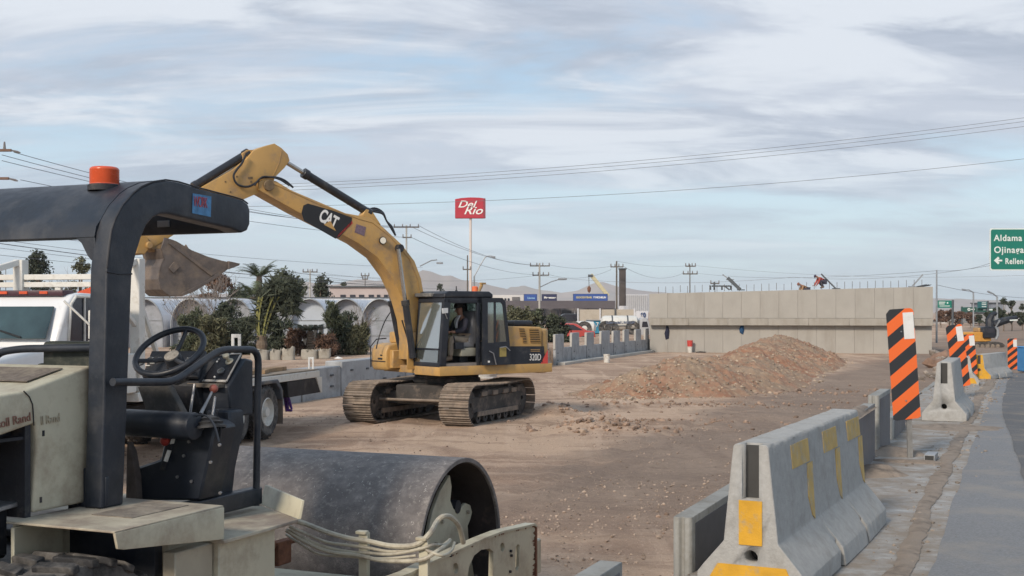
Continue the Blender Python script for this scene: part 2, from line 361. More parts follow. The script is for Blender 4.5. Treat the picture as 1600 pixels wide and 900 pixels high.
ok = (n_ < -2.05) & (rs.rand(K) < (0.012+np.maximum(0, dens-0.47)*2.0+np.maximum(0, fine_-0.56)*2.6)); x_, d_ = x_[ok][:26000], d_[ok][:26000]
P = np.stack([x_, d_], 1); hz_ = ground_h(x_, d_); Z = 0.004+0.022*rs.rand(len(P))**4.5
scatter('gravel', [(a, b_, c) for (a, b_), c in zip(P, hz_)], Z, M_STONE, rs)
P = []; Z = []
for cx, cd, sx2, sd2, k, zm in ((1.8, 24.9, .8, .5, 260, .10), (2.9, 26.2, 1.3, .5, 200, .08), (0.8, 28.4, .9, .4, 200, .08), (4.5, 31.2, 2.6, .6, 300, .09), (8.0, 36.5, 2.2, 1.2, 260, .11), (1.3, 7.3, .8, .9, 420, .035), (0.2, 9.5, .9, .8, 260, .035), (-5.5, 20.5, 1.5, .8, 160, .07), (0.3, 6.2, .7, .5, 200, .03), (3.5, 15, 1.2, 1.0, 90, .04)):
    for _ in range(k): P.append((cx+sx2*rs.randn(), cd+sd2*rs.randn())); Z.append(zm*(0.15+0.85*rs.rand()**3))
P = np.array(P); kk = (P[:, 0]*N2.x+P[:, 1]*N2.y) < -2.1; P = P[kk]; Z = np.array(Z)[kk]; hz_ = ground_h(P[:, 0], P[:, 1])
scatter('clods', [(a, b_, c) for (a, b_), c in zip(P, hz_)], Z, M_CLOD, rs)
# ---------------------------------------------------------------- road sheets (each 4 mm above the one below)
def strip(name, cols, e0, e1, de, mat, dz, wob=0.0, wsc=1.3, kind='structure'):
    """sheet along the road between n-profiles; cols: two functions or numbers giving left and right n"""
    es = []; e = e0
    while e < e1: es.append(e); e += de*max(1, e/14)
    es.append(e1); es = np.array(es); k = 9; Vv = []
    f = lambda c, s: (c(es) if callable(c) else np.full(len(es), float(c))) + wob*(fbm(es*wsc+s, es*0+s, 4)-0.5)*2
    a, b_ = f(cols[0], 3.3), f(cols[1], 8.1)
    for i in range(k):
        n = a+(b_-a)*i/(k-1); x = E2.x*es+N2.x*n; y = E2.y*es+N2.y*n; Vv.append(np.stack([x, y, road_z(es)+dz], 1))
    Vv = np.stack(Vv, 1); r, c = Vv.shape[:2]; id_ = np.arange(r*c).reshape(r, c)
    Ff = np.stack([id_[:-1, :-1].ravel(), id_[:-1, 1:].ravel(), id_[1:, 1:].ravel(), id_[1:, :-1].ravel()], 1)
    return arr_mesh(name, Vv.reshape(-1, 3), Ff, mat, kind=kind)
M_PAVE = M('worn concrete slab', (0.33, 0.325, 0.315), 0.9, var=0.25, scale=9.0, bump=0.5, bscale=45, dirt=(0.235, 0.195, 0.155), damt=0.72, dscale=3.2)
M_ROAD = M('grey asphalt', (0.20, 0.203, 0.21), 0.85, var=0.22, scale=60, bump=0.5, bscale=160, dirt=(0.27, 0.25, 0.225), damt=0.45, dscale=1.3)
M_ROAD2 = M('dark asphalt', (0.115, 0.117, 0.122), 0.88, var=0.3, scale=50, bump=0.5, bscale=140, dirt=(0.24, 0.205, 0.17), damt=0.38, dscale=1.0)
M_SOIL = M('spilled soil', (0.215, 0.175, 0.14), 0.95, var=0.45, scale=9, bump=0.6, bscale=30, hue=(0.25, 0.205, 0.165))
strip('pavement', (-1.86, 0.1), 1.5, 46, 0.25, M_PAVE, 0.0, 0.03)
strip('road', (lambda e: -0.50+0*e, 0.75), 1.5, 44, 0.25, M_ROAD, 0.004, 0.03)
strip('road_lane', (lambda e: 0.08-0.35*sm((e-10)/14), 9.5), 1.5, 46, 0.25, M_ROAD2, 0.010, 0.03)
# ridge of spilled soil between slab and road
es = np.arange(3.0, 44, 0.035); ks = np.linspace(0, 1, 15); Vv = []
mid = -0.68+0.10*(fbm(es*0.4, es*0+7, 2)-0.5)+0.05*(fbm(es*1.7, es*0+3, 3)-0.5); eL = mid-0.02-0.12*fbm(es*1.2, es*0+1, 5, 2.3, 0.65)-0.05*sm((es-20)/10); eR = mid+0.01+0.09*fbm(es*1.4, es*0+9, 5, 2.3, 0.65)+0.05*sm((es-20)/10)
for k in ks:
    n = eL+(eR-eL)*k; h = 4*k*(1-k)*0.015*(0.3+fbm(es*11, n*11, 3))
    Vv.append(np.stack([E2.x*es+N2.x*n, E2.y*es+N2.y*n, road_z(es)+h+0.006], 1))
Vv = np.stack(Vv, 1); r, c = Vv.shape[:2]; id_ = np.arange(r*c).reshape(r, c)
arr_mesh('spilled_soil', Vv.reshape(-1, 3), np.stack([id_[:-1, :-1].ravel(), id_[:-1, 1:].ravel(), id_[1:, 1:].ravel(), id_[1:, :-1].ravel()], 1), M_SOIL, kind='stuff')
# soil and crumbs spilled over the slab beside the panels
def patch(name, cx, cy, rx, ry, h, mat, seed, base, n=34, kind='stuff'):
    u = np.linspace(-1, 1, n); A, B = np.meshgrid(u, u); rr = np.hypot(A, B); ang = np.arctan2(B, A)
    edge = 0.72+0.5*(fbm(np.cos(ang)*1.6+seed, np.sin(ang)*1.6+seed, 3)-0.3)
    x = cx+(A*rx)*N2.x+(B*ry)*E2.x; y = cy+(A*rx)*N2.y+(B*ry)*E2.y
    z = base+h*np.clip(1-(rr/edge)**2, -0.3, 1)*(0.5+fbm(x*8+seed, y*8, 4))
    V = np.stack([x.ravel(), y.ravel(), z.ravel()], 1); id_ = np.arange(n*n).reshape(n, n)
    return arr_mesh(name, V, np.stack([id_[:-1, :-1].ravel(), id_[:-1, 1:].ravel(), id_[1:, 1:].ravel(), id_[1:, :-1].ravel()], 1), mat, kind=kind)
for i, (x, y, rx, ry, h) in enumerate(((1388, 708, .5, .45, .07), (1425, 722, .55, .16, .03), (1490, 668, .8, .6, .03), (1370, 740, .35, .4, .08))):
    p = onz(x, y, 0.0); patch('spilled_soil', p.x, p.y, rx, ry, h, M_SOIL, i*3.1, 0.0)
# ---------------------------------------------------------------- hills
M_HILL = M('desert hillside', (0.40, 0.31, 0.26), 0.95, var=0.3, scale=0.004, bump=0, hue=(0.31, 0.26, 0.21))
def hills(name, ctrl, d, depth, mat, seed, rough=10):
    xs = np.array([c[0] for c in ctrl]); ys = np.array([c[1] for c in ctrl]); px = np.linspace(xs[0], xs[-1], 260); py = np.interp(px, xs, ys)
    rows = []
    for j, t in enumerate(np.linspace(0, 1, 22)):
        dd = d-depth*(1-t); hh = np.maximum((HY-py)/F*d, 0)
        prof = t**1.3*(0.75+0.5*fbm(px*0.02+seed, px*0+t*5, 4)*(1-t)) if j < 21 else 1.0
        z = EYE+hh*prof+rough*(fbm(px*0.05+seed, px*0+t*9, 5, 2.1, 0.6)-0.5)*min(1, t*2); z = np.where(t == 0, SITE-5, z)
        rows.append(np.stack([(px-800)/F*d, np.full_like(px, dd), z], 1))
    rows.append(np.stack([(px-800)/F*d, np.full_like(px, d+depth), np.full_like(px, SITE-5)], 1))
    V = np.stack(rows, 0); r, c = V.shape[:2]; id_ = np.arange(r*c).reshape(r, c)
    return arr_mesh(name, V.reshape(-1, 3), np.stack([id_[:-1, :-1].ravel(), id_[:-1, 1:].ravel(), id_[1:, 1:].ravel(), id_[1:, :-1].ravel()], 1), mat, kind='structure')
hills('hills', [(-500, 478), (-200, 470), (100, 474), (300, 462), (420, 455), (480, 440), (520, 446), (560, 436), (610, 440), (660, 423), (672, 424), (690, 431), (706, 430), (720, 437), (745, 441), (770, 446), (800, 453), (830, 456)], 3600, 900, M_HILL, 2.0, 8)
hills('hills', [(760, 470), (780, 458), (800, 447), (806, 448), (818, 445), (830, 449), (850, 454), (880, 457), (905, 453), (925, 444), (940, 440), (955, 444), (970, 449), (1000, 453), (1060, 459), (1180, 464), (1320, 460), (1460, 466), (1600, 470), (1900, 468), (2200, 476)], 4200, 900, M_HILL, 6.0, 6)
# ================================================================== soil compactor (near left)
HA = R_(23.5); RU = Vector((math.sin(HA), math.cos(HA), 0)); RR = Vector((math.cos(HA), -math.sin(HA), 0))
XR = Matrix((RR, RU, Vector((0, 0, 1)))).transposed().to_4x4()         # (r, u, z) -> world
def rl(x, y, r=None, u=None, z=None):
    """builder point (r, u, z) on the plane r=, u= or z= seen at a photo pixel"""
    if z is not None: p = onz(x, y, z)
    elif r is not None: p = onplane(x, y, RR*r, RR)
    else: p = onplane(x, y, RU*u, RU)
    return Vector((p.dot(RR), p.dot(RU), p.z))
M_BLK = M('black frame paint', (0.012, 0.017, 0.027), 0.45, var=0.25, scale=5, bump=0.12, bscale=25, dirt=(0.05, 0.052, 0.058), damt=0.42, dscale=2.2, spec=0.5, rough_var=0.18, pits=(38, 0.10, (0.10, 0.095, 0.09)))
M_BLK2 = M('dusty black metal', (0.018, 0.02, 0.026), 0.6, var=0.3, scale=8, bump=0.2, dirt=(0.11, 0.098, 0.085), damt=0.32, dscale=5)
M_CREAM = M('cream machine paint', (0.48, 0.455, 0.35), 0.5, var=0.08, scale=3, bump=0.08, bscale=18, dirt=(0.27, 0.215, 0.16), damt=0.42, dscale=2.2, rough_var=0.15, pits=(26, 0.075, (0.17, 0.10, 0.06)))
M_CREAMD = M('dusty cream deck', (0.40, 0.36, 0.28), 0.75, var=0.15, scale=4, bump=0.15, bscale=40, dirt=(0.19, 0.15, 0.125), damt=0.62, dscale=2.6)
M_DRUM = M('worn drum steel', (0.205, 0.185, 0.175), 0.72, metal=0.0, var=0.20, scale=26, bump=0.5, bscale=90, dirt=(0.36, 0.33, 0.30), damt=0.30, dscale=22, spec=0.35, hue=(0.145, 0.13, 0.125), pits=(24, 0.10, (0.40, 0.37, 0.34)))
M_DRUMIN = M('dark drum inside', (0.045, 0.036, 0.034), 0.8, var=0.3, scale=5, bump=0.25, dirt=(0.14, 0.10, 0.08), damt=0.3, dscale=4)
M_RUST = M('rusty steel', (0.16, 0.07, 0.04), 0.85, var=0.4, scale=14, bump=0.4)
M_RUBBER = M('black rubber', (0.028, 0.028, 0.030), 0.8, var=0.25, scale=6, bump=0.3, dirt=(0.15, 0.14, 0.13), damt=0.62, dscale=5)
M_HOSE = M('cream hose', (0.42, 0.39, 0.31), 0.55, var=0.12, scale=12, bump=0.12, dirt=(0.20, 0.17, 0.14), damt=0.4, dscale=10)
M_ORANGE = M('orange lens', (0.56, 0.08, 0.025), 0.25, var=0.12, scale=10, bump=0.05, spec=0.6)
M_REDK = M('faded red plastic', (0.28, 0.085, 0.065), 0.5, var=0.2, scale=30)
M_WHITEP = M('white plate', (0.72, 0.72, 0.70), 0.5, var=0.1, scale=20, dirt=(0.35, 0.33, 0.3), damt=0.35, dscale=20)
M_GAUGE = M('gauge face', (0.11, 0.12, 0.12), 0.35, var=0.4, scale=60)
M_STEEL = M('dull steel', (0.30, 0.30, 0.31), 0.4, metal=0.7, var=0.2, scale=15)
rol = thing('road_roller', 'cream single drum soil compactor with black roll bar and wide grey steel drum', 'road roller', (RR*-4.85+RU*6.0+Vector((0, 0, SITE))), -HA)
def pt(mb, name, mat, **k):
    par = k.pop('parent', rol); return mb.build(name, mat, par, X=XR, **k)
DR = 0.675; DC = SITE+DR; DU = 7.85; D0, D1 = -5.86, -3.80
# ---- drum : thick shell, recessed heads
mb = MB(); n = 96
mb.lathe([(DR, D0), (DR, D1-0.004), (DR-0.004, D1), (DR-0.030, D1), (DR-0.034, D1-0.004), (DR-0.034, D1-0.42)], (0, DU, DC), (1, 0, 0), n)
drum = pt(mb, 'drum', M_DRUM, ang=30)
M_SCR = M('bright scratch', (0.48, 0.45, 0.42), 0.5, var=0.2, scale=20); mb = MB(); rg_ = random.Random(9)      # scuffs left by stones on the shell
for i in range(420):
    x0 = D1-0.05-rg_.random()**1.4*1.9; a = math.radians(100+rg_.random()*75); la = 0.004+0.03*rg_.random()**3; lx = (rg_.random()-0.5)*0.035; w_ = 0.0012+0.0022*rg_.random(); R0 = DR+0.0006
    q = [(x0, a), (x0+lx, a+la), (x0+lx+w_, a+la), (x0+w_*2, a)]; mb.poly([(xx, DU+R0*math.cos(aa), DC+R0*math.sin(aa)) for xx, aa in q])
pt(mb, 'scratch_marks', M_SCR, parent=drum, smooth=False)['kind'] = 'stuff'
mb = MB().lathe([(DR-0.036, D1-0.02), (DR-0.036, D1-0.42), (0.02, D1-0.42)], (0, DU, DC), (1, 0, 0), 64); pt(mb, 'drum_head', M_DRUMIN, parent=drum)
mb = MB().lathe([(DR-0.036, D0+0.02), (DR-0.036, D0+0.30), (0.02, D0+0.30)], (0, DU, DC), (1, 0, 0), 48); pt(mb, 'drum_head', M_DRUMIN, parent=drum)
# cream support plate inside the drum end (the arm plate that carries the drum motor)
rp = D1-0.16
outl = [(662, 905), (668, 840), (676, 800), (688, 768), (703, 742), (706, 760), (704, 782), (709, 795), (717, 800), (722, 792), (728, 786), (735, 789), (738, 800), (735, 812), (731, 822), (733, 850), (742, 905)]
mb = MB().extr([rl(x, y, r=rp) for x, y in outl], (-0.03, 0, 0)); pt(mb, 'drum_support_plate', M_CREAM, bevel=0.004)
mb = MB().cyl((rp-0.02, DU, DC), (rp-0.30, DU, DC), 0.22, 24); pt(mb, 'drum_motor', M_BLK2, bevel=0.01)
c = rl(716, 792, r=rp+0.005); mb = MB().cyl(c, c+Vector((-0.12, 0, 0)), 0.05, 16); pt(mb, 'bearing', M_BLK2)
for px_, py_ in ((730, 800), (712, 850), (690, 815), (680, 850)):
    c = rl(px_, py_, r=rp+0.002); mb = MB().cyl(c, c+Vector((0.018, 0, 0)), 0.014, 6); pt(mb, 'bolt', M_CREAMD)
# ---- drum yoke : right side plate with cut-outs, rear cross beam, hidden left plate and front beam
RY = -3.56
top = [(600, 912), (640, 897), (668, 882), (700, 868), (728, 855), (755, 843), (780, 833), (800, 828), (818, 824), (834, 820), (837, 823)]
def yplate(r0, th):
    t = [rl(x, y, r=RY) for x, y in top]; t = [Vector((r0, p.y, p.z)) for p in t]
    bt = [Vector((r0, t[-1].y+0.005, -0.52)), Vector((r0, t[-1].y-0.5, -0.56)), Vector((r0, t[0].y, -0.50))]
    return t+bt, th
pts, th = yplate(RY, 0.03)
def hole_plate(pts, holes, th, name, mat):
    """plate with real openings: outline in the (u, z) plane, holes as loops"""
    r0 = pts[0].x; b = bmesh.new()
    def loop(ps):
        vs = [b.verts.new(p) for p in ps]; return [b.edges.new((vs[i], vs[(i+1) % len(vs)])) for i in range(len(vs))]
    es = loop(pts)
    for h in holes: es += loop(h)
    bmesh.ops.triangle_fill(b, use_beauty=True, use_dissolve=False, edges=es)
    r = bmesh.ops.extrude_face_region(b, geom=list(b.faces)); vv = [g for g in r['geom'] if isinstance(g, bmesh.types.BMVert)]
    bmesh.ops.translate(b, verts=vv, vec=(-th, 0, 0)); m = MB(); m.b.free(); m.b = b
    return m
def ring(cx, cy, rx, ry, r, n=18):
    return [rl(cx+rx*math.cos(2*math.pi*i/n), cy+ry*math.sin(2*math.pi*i/n), r=r) for i in range(n)]
holes = [ring(785, 855, 3.5, 7, RY), ring(712, 888, 4.5, 8.5, RY), [rl(x, y, r=RY) for x, y in ((806, 855), (809, 850), (812, 852), (811, 885), (808, 893), (805, 888))],
         [rl(x, y, r=RY) for x, y in ((730, 905), (733, 885), (741, 868), (752, 859), (765, 857), (771, 862), (770, 905))]]
plate = pt(hole_plate(pts, holes, 0.035, 'yoke_side_plate', M_CREAM), 'yoke_side_plate', M_CREAM)
mb = MB(); tp = pts[:11]                                                     # welded top flange
for a, b_ in zip(tp, tp[1:]): mb.bar(a+Vector((-0.03, 0, 0.004)), b_+Vector((-0.03, 0, 0.004)), 0.085, 0.016)
pt(mb, 'flange', M_CREAM, parent=plate)
e_ = pts[10]; mb = MB().box((RY-0.06, e_.y-0.012, -0.5), (RY+0.006, e_.y+0.02, e_.z+0.004)); pt(mb, 'rusty_end', M_RUST, parent=plate)
rrng = random.Random(4); mb = MB()                                            # peeled paint along the end
for i in range(26):
    z0 = e_.z-0.01-0.36*rrng.random(); l_ = 0.02+0.05*rrng.random()**1.5
    mb.extr([(RY+0.001, e_.y-0.012, z0), (RY+0.001, e_.y-0.012-l_, z0-0.012), (RY+0.001, e_.y-0.012-l_*0.5, z0-0.022), (RY+0.001, e_.y-0.012, z0-0.03)], (0.0015, 0, 0))
for i in range(14):
    a = tp[3+i % 7]; b_ = tp[4+i % 7]; q = a.lerp(b_, rrng.random()); mb.extr([(RY+0.001, q.y-0.02, q.z-0.006), (RY+0.001, q.y+0.02, q.z-0.004), (RY+0.001, q.y, q.z-0.02)], (0.0015, 0, 0))
pt(mb, 'rust_patch', M_RUST, parent=plate, smooth=False)['kind'] = 'stuff'
for q in ((742, 900), (797, 861), (798, 868), (796, 893), (703, 868), (835, 0)):
    if q[1]:
        c = rl(q[0], q[1], r=RY); mb = MB().cyl(c, c+Vector((0.015, 0, 0)), 0.011, 6); pt(mb, 'bolt', M_BLK2, parent=plate)
mb = MB().box((-6.14, 6.75, -0.5), (-6.10, 8.9, -0.1)); pt(mb, 'yoke_side_plate', M_CREAM, bevel=0.004)
mb = MB().box((-6.10, 8.68, -0.45), (-3.6, 8.86, -0.18)); pt(mb, 'front_beam', M_CREAM, bevel=0.01)
mb = MB().box((-6.10, 6.72, -0.46), (-3.6, 6.94, -0.14)); rearb = pt(mb, 'rear_beam', M_CREAM, bevel=0.01)
mb = MB().box((-5.2, 5.9, -0.45), (-4.35, 6.72, -0.20)); pt(mb, 'articulation_joint', M_BLK2, bevel=0.02)
# scraper bar close to the drum, clamp posts and the hoses
mb = MB().box((-5.9, 6.98, -0.34), (-3.78, 7.04, -0.24)); pt(mb, 'scraper', M_CREAMD, bevel=0.004)
for (x0, yt, yb) in ((568, 832, 905), (662, 842, 905)):
    p = rl(x0, yt, u=6.68); q = rl(x0-6, yb, u=6.68)
    mb = MB().box((p.x-0.032, p.y-0.01, -0.50), (p.x+0.032, p.y+0.03, p.z)).box((p.x-0.045, p.y-0.03, p.z-0.01), (p.x+0.03, p.y+0.02, p.z+0.012)); post = pt(mb, 'hose_clamp', M_CREAM, bevel=0.005)
    mb = MB().box((p.x-0.05, p.y-0.03, -0.28), (p.x+0.03, p.y-0.01, -0.10)); pt(mb, 'bracket', M_CREAMD, parent=post, bevel=0.003)
def spline(ps, k=7):
    o = []; n_ = len(ps)
    for i in range(n_-1):
        p0, p1, p2, p3 = ps[max(i-1, 0)], ps[i], ps[i+1], ps[min(i+2, n_-1)]
        for j in range(k):
            t = j/k; o.append(0.5*((2*p1)+(-p0+p2)*t+(2*p0-5*p1+4*p2-p3)*t*t+(-p0+3*p1-3*p2+p3)*t**3))
    o.append(ps[-1]); return o
def hose(pix, r, us):
    ps = [rl(x, y, u=(us if not isinstance(us, list) else us[i])) for i, (x, y) in enumerate(pix)]
    mb = MB().tube(spline(ps), r, 8); pt(mb, 'hose', M_HOSE)
hose([(425, 805), (470, 816), (510, 831), (545, 841), (573, 845), (612, 853), (650, 851), (672, 833), (682, 816), (692, 807), (704, 808), (717, 822), (724, 848)], 0.017, [6.20, 6.55, 6.55, 6.64, 6.66, 6.66, 6.66, 6.70, 6.85, 6.90, 7.00, 7.10, 7.20])
hose([(452, 822), (478, 834), (510, 847), (545, 852), (575, 856), (612, 862), (655, 856), (672, 862), (692, 868), (705, 860), (710, 848)], 0.0105, [6.50, 6.55, 6.60, 6.65, 6.67, 6.67, 6.67, 6.67, 6.70, 6.90, 7.00])
hose([(452, 826), (478, 842), (510, 855), (545, 862), (575, 864), (612, 866), (655, 858), (675, 852), (692, 851), (700, 846)], 0.0105, [6.50, 6.55, 6.60, 6.65, 6.66, 6.65, 6.65, 6.70, 6.90, 7.00])
hose([(447, 828), (480, 848), (515, 862), (560, 868), (600, 876), (655, 875), (682, 862), (697, 851), (703, 844)], 0.014, [6.50, 6.55, 6.60, 6.64, 6.64, 6.64, 6.70, 6.90, 7.00])
hose([(447, 835), (470, 850), (500, 866), (550, 870), (575, 872), (612, 872), (650, 868)], 0.008, [6.55, 6.55, 6.60, 6.64, 6.65, 6.64, 6.64])
# ---- fender with folded lip
ZF = 0.60
a, b_, c_, d_ = rl(4, 813, z=ZF), rl(179, 830, z=ZF), rl(355, 790, z=ZF), rl(190, 775, z=ZF)
rn = b_.x; rf = rn-0.66; u0, u1 = b_.y, c_.y
mb = MB().box((rf, u0, ZF-0.012), (rn, u1, ZF)); fen = pt(mb, 'fender', M_CREAMD, bevel=0.003)
mb = MB().extr([(rn-0.012, u0, ZF-0.010), (rn-0.012, u0+0.02, ZF-0.085), (rn-0.012, u0+0.06, ZF-0.095), (rn-0.012, u1, ZF-0.175), (rn-0.012, u1, ZF-0.010)], (0.016, 0, 0))
pt(mb, 'lip', M_CREAM, parent=fen, bevel=0.004, seg=2)
mb = MB().box((rf+0.25, u0+0.3, ZF), (rn-0.16, u1-0.08, ZF+0.004)); pt(mb, 'anti_slip_strip', M('grip strip', (0.27, 0.235, 0.19), 0.95, var=0.25, scale=20, bump=0.5, dirt=(0.13, 0.11, 0.095), damt=0.6, dscale=4), parent=fen)
# ---- front deck, flap, body sides
ZD = ZF-0.175
rd = rn+0.02; e0 = rl(353, 845, z=ZD); e1 = rl(470, 812, z=ZD); e2 = rl(405, 788, z=ZD)
dk = [Vector((rd, u1-0.02, ZD)), Vector((rd, e1.y, ZD)), e2, Vector((e2.x-1.1, e2.y+0.02, ZD)), Vector((e2.x-1.1, u1-0.02, ZD))]
mb = MB().extr([p-Vector((0, 0, 0.02)) for p in dk], (0, 0, 0.02)); dk_o = pt(mb, 'deck', M_CREAMD, bevel=0.003)
f0, f1 = Vector((rd, e1.y, ZD)), e2
mb = MB().extr([f0, f0+Vector((0.01, 0.02, 0.105)), f1+Vector((0.02, 0.03, 0.115)), f1], (0.012, 0.012, 0)); pt(mb, 'deck_flap', M_CREAM, bevel=0.003)
ub = rl(430, 825, r=rd-0.05).y
mb = MB().box((rd-0.75, u1, -0.6), (rd-0.05, ub, ZD-0.02)); pt(mb, 'front_box', M_CREAM, bevel=0.006)
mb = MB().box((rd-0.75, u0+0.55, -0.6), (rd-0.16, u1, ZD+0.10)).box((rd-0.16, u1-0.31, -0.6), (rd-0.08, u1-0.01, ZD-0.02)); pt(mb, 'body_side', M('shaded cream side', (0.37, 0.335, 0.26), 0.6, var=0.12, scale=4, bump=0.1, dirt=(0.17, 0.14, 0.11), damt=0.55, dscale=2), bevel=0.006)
mb = MB().box((rd-0.78, u0+0.49, -0.6), (rd-0.20, u0+0.545, ZF-0.03)); pt(mb, 'gap_shade_plate', M_BLK)  # black plate added to paint the shade in the gap under the fender
mb = MB().box((rf-0.02, u0+0.06, -0.1), (rf+0.02, u0+0.40, ZF-0.02)); pt(mb, 'inner_skirt', M_CREAM, bevel=0.004)
mb = MB().box((rf-1.25, u0-0.9, -0.35), (rf-0.03, u1+0.2, 0.35)); pt(mb, 'chassis', M_BLK2, bevel=0.02)
# cable bundle and valve behind the deck corner
p = rl(438, 858, u=6.5); mb = MB().box((p.x-0.05, 6.45, p.z-0.10), (p.x+0.02, 6.6, p.z+0.05)).cyl((p.x-0.02, 6.4, p.z+0.03), (p.x-0.02, 6.7, p.z+0.03), 0.025, 10); pt(mb, 'valve', M_RUST, bevel=0.006)
# ---- tyre with tread blocks under the fender
TU, TR, TW = 4.35, 0.63, 0.44; tc_ = (-4.22, TU, SITE+0.635)
mb = MB().lathe([(0.33, -TW/2+0.03), (TR-0.10, -TW/2), (TR-0.035, -TW/2+0.03), (TR-0.028, 0), (TR-0.035, TW/2-0.03), (TR-0.10, TW/2), (0.33, TW/2-0.03)], tc_, (1, 0, 0), 48); wh = pt(mb, 'wheel', M_RUBBER)
mb = MB().lathe([(0.33, 0.18), (0.30, 0.10), (0.12, 0.08), (0.0, 0.08)], tc_, (1, 0, 0), 32); pt(mb, 'rim', M_CREAM, parent=wh)
mb = MB()
for k in range(30):
    for sgn, off in ((1, 0), (-1, 0.5)):
        a = 2*math.pi*(k+off)/30; ps = []
        for (xx, da) in ((0.015, -0.055), (0.015, 0.045), (0.19, 0.11), (0.215, 0.11), (0.215, 0.02), (0.19, 0.01)):
            rad = TR-0.035 if xx < 0.2 else TR-0.05
            ps.append(Vector((tc_[0]+sgn*xx, tc_[1]+rad*math.sin(a+da), tc_[2]+rad*math.cos(a+da))))
        mb.extr(ps, (0, math.sin(a)*0.036, math.cos(a)*0.036))
pt(mb, 'tread', M_RUBBER, parent=wh, bevel=0.006)
w2 = MB().lathe([(0.33, -TW/2+0.03), (TR-0.10, -TW/2), (TR-0.02, -TW/2+0.03), (TR-0.02, TW/2-0.03), (TR-0.10, TW/2), (0.33, TW/2-0.03), (0.0, 0.08)], (tc_[0]-1.6, TU, tc_[2]), (1, 0, 0), 32); pt(w2, 'wheel', M_RUBBER)
# ---- engine hood
rh = -4.50; hz0 = rl(37, 611, r=rh); hz1 = rl(141, 571, r=rh)
prof = [(3.7, 1.16), (4.2, 1.20), (hz0.y, hz0.z), (hz1.y, hz1.z), (4.92, hz1.z-0.01)]
mb = MB().extr([Vector((rh, y, z)) for y, z in prof]+[Vector((rh, 4.92, 0.62)), Vector((rh, 4.50, 0.62)), Vector((rh, 4.53, 0.95)), Vector((rh, 4.515, 1.055)), Vector((rh, 4.27, 1.01)), Vector((rh, 3.7, 0.92))], (-1.15, 0, 0))
hood = pt(mb, 'engine_hood', M_CREAM, bevel=0.018, seg=3)
seam = [rl(x, y, r=rh+0.003) for x, y in ((37, 611), (46, 620), (51, 632), (52, 646), (53, 665))]
mb = MB().tube(seam, 0.003, 6); pt(mb, 'seam', M_BLK2, parent=hood)
mb = MB().extr([rl(x, y, u=None, r=None, z=1.325) if False else Vector((r_, u_, z_)) for r_, u_, z_ in ((rh-0.10, 4.56, 1.253), (rh-0.10, 4.80, 1.307), (rh-1.05, 4.80, 1.307), (rh-1.05, 4.56, 1.253))], (0, -0.0006, 0.004)); pt(mb, 'tread_mat', M('brown grip mat', (0.15, 0.125, 0.105), 0.95, var=0.3, scale=25, bump=0.5, dirt=(0.30, 0.26, 0.2), damt=0.4, dscale=5), parent=hood)
M_TXT = M('faded red brown lettering', (0.23, 0.12, 0.09), 0.7, var=0.3, scale=40); M_TXT2 = M('ghost lettering', (0.37, 0.33, 0.25), 0.6, var=0.1, scale=40)
q0, q1 = rl(-93, 699, r=rh+0.004), rl(50, 655, r=rh+0.004)
text('lettering', 'Ingersoll Rand', M_TXT, hood, XR @ rl(49, 657, r=rh+0.004), (XR.to_3x3() @ Vector((0, 1, 0.10))), (0, 0, 1), 0.060, 0.95, align='RIGHT')
q0 = rl(64, 664, r=rh+0.004)
text('lettering', 'll Rand', M_TXT2, hood, XR @ q0, (XR.to_3x3() @ Vector((0, 1, 0.06))), (0, 0, 1), 0.062, 0.75)
for x, y in ((68, 677), (64, 781)):
    c = rl(x, y, r=rh+0.002); mb = MB().box((rh-0.001, c.y-0.007, c.z-0.014), (rh+0.003, c.y+0.007, c.z+0.014)); pt(mb, 'slot', M_BLK2, parent=hood)
c = rl(45, 643, r=rh+0.002)
# engine bay seen under the open hood side
pt(MB().box((-5.64, 4.46, 0.60), (-4.512, 4.497, 1.052)), 'bay_shade_panel', M_BLK2); pt(MB().box((-5.60, 3.75, 0.98), (-4.52, 4.46, 0.995)), 'bay_shade_roof', M_BLK2)  # dark panels added so the bay interior reads as shaded
mb = MB().box((-5.6, 3.9, 0.40), (-4.62, 4.47, 0.66)); pt(mb, 'engine_block', M_BLK2, bevel=0.02)
mb = MB().cyl((-5.3, 4.15, 0.86), (-4.66, 4.15, 0.86), 0.15, 20).box((-5.5, 3.85, 0.98), (-4.60, 4.50, 1.02)); pt(mb, 'air_filter', M_BLK, bevel=0.01)
mb = MB().extr([(-4.56, 3.9, 0.635), (-4.56, 4.52, 0.68), (-4.56, 4.52, 0.655), (-4.56, 3.9, 0.61)], (-0.5, 0, 0)); pt(mb, 'step_plate', M_STEEL, bevel=0.004)
mb = MB().cyl((-4.62, 4.24, 0.1), (-4.62, 4.24, 0.56), 0.065, 20); pt(mb, 'filter_canister', M('pale blue canister', (0.33, 0.37, 0.42), 0.5, var=0.15, scale=10), bevel=0.008)
mb = MB().box((rh-0.01, u0+0.01, -0.15), (rh+0.012, u0+0.33, ZF-0.03)); pt(mb, 'lower_skirt', M_CREAM, bevel=0.004)
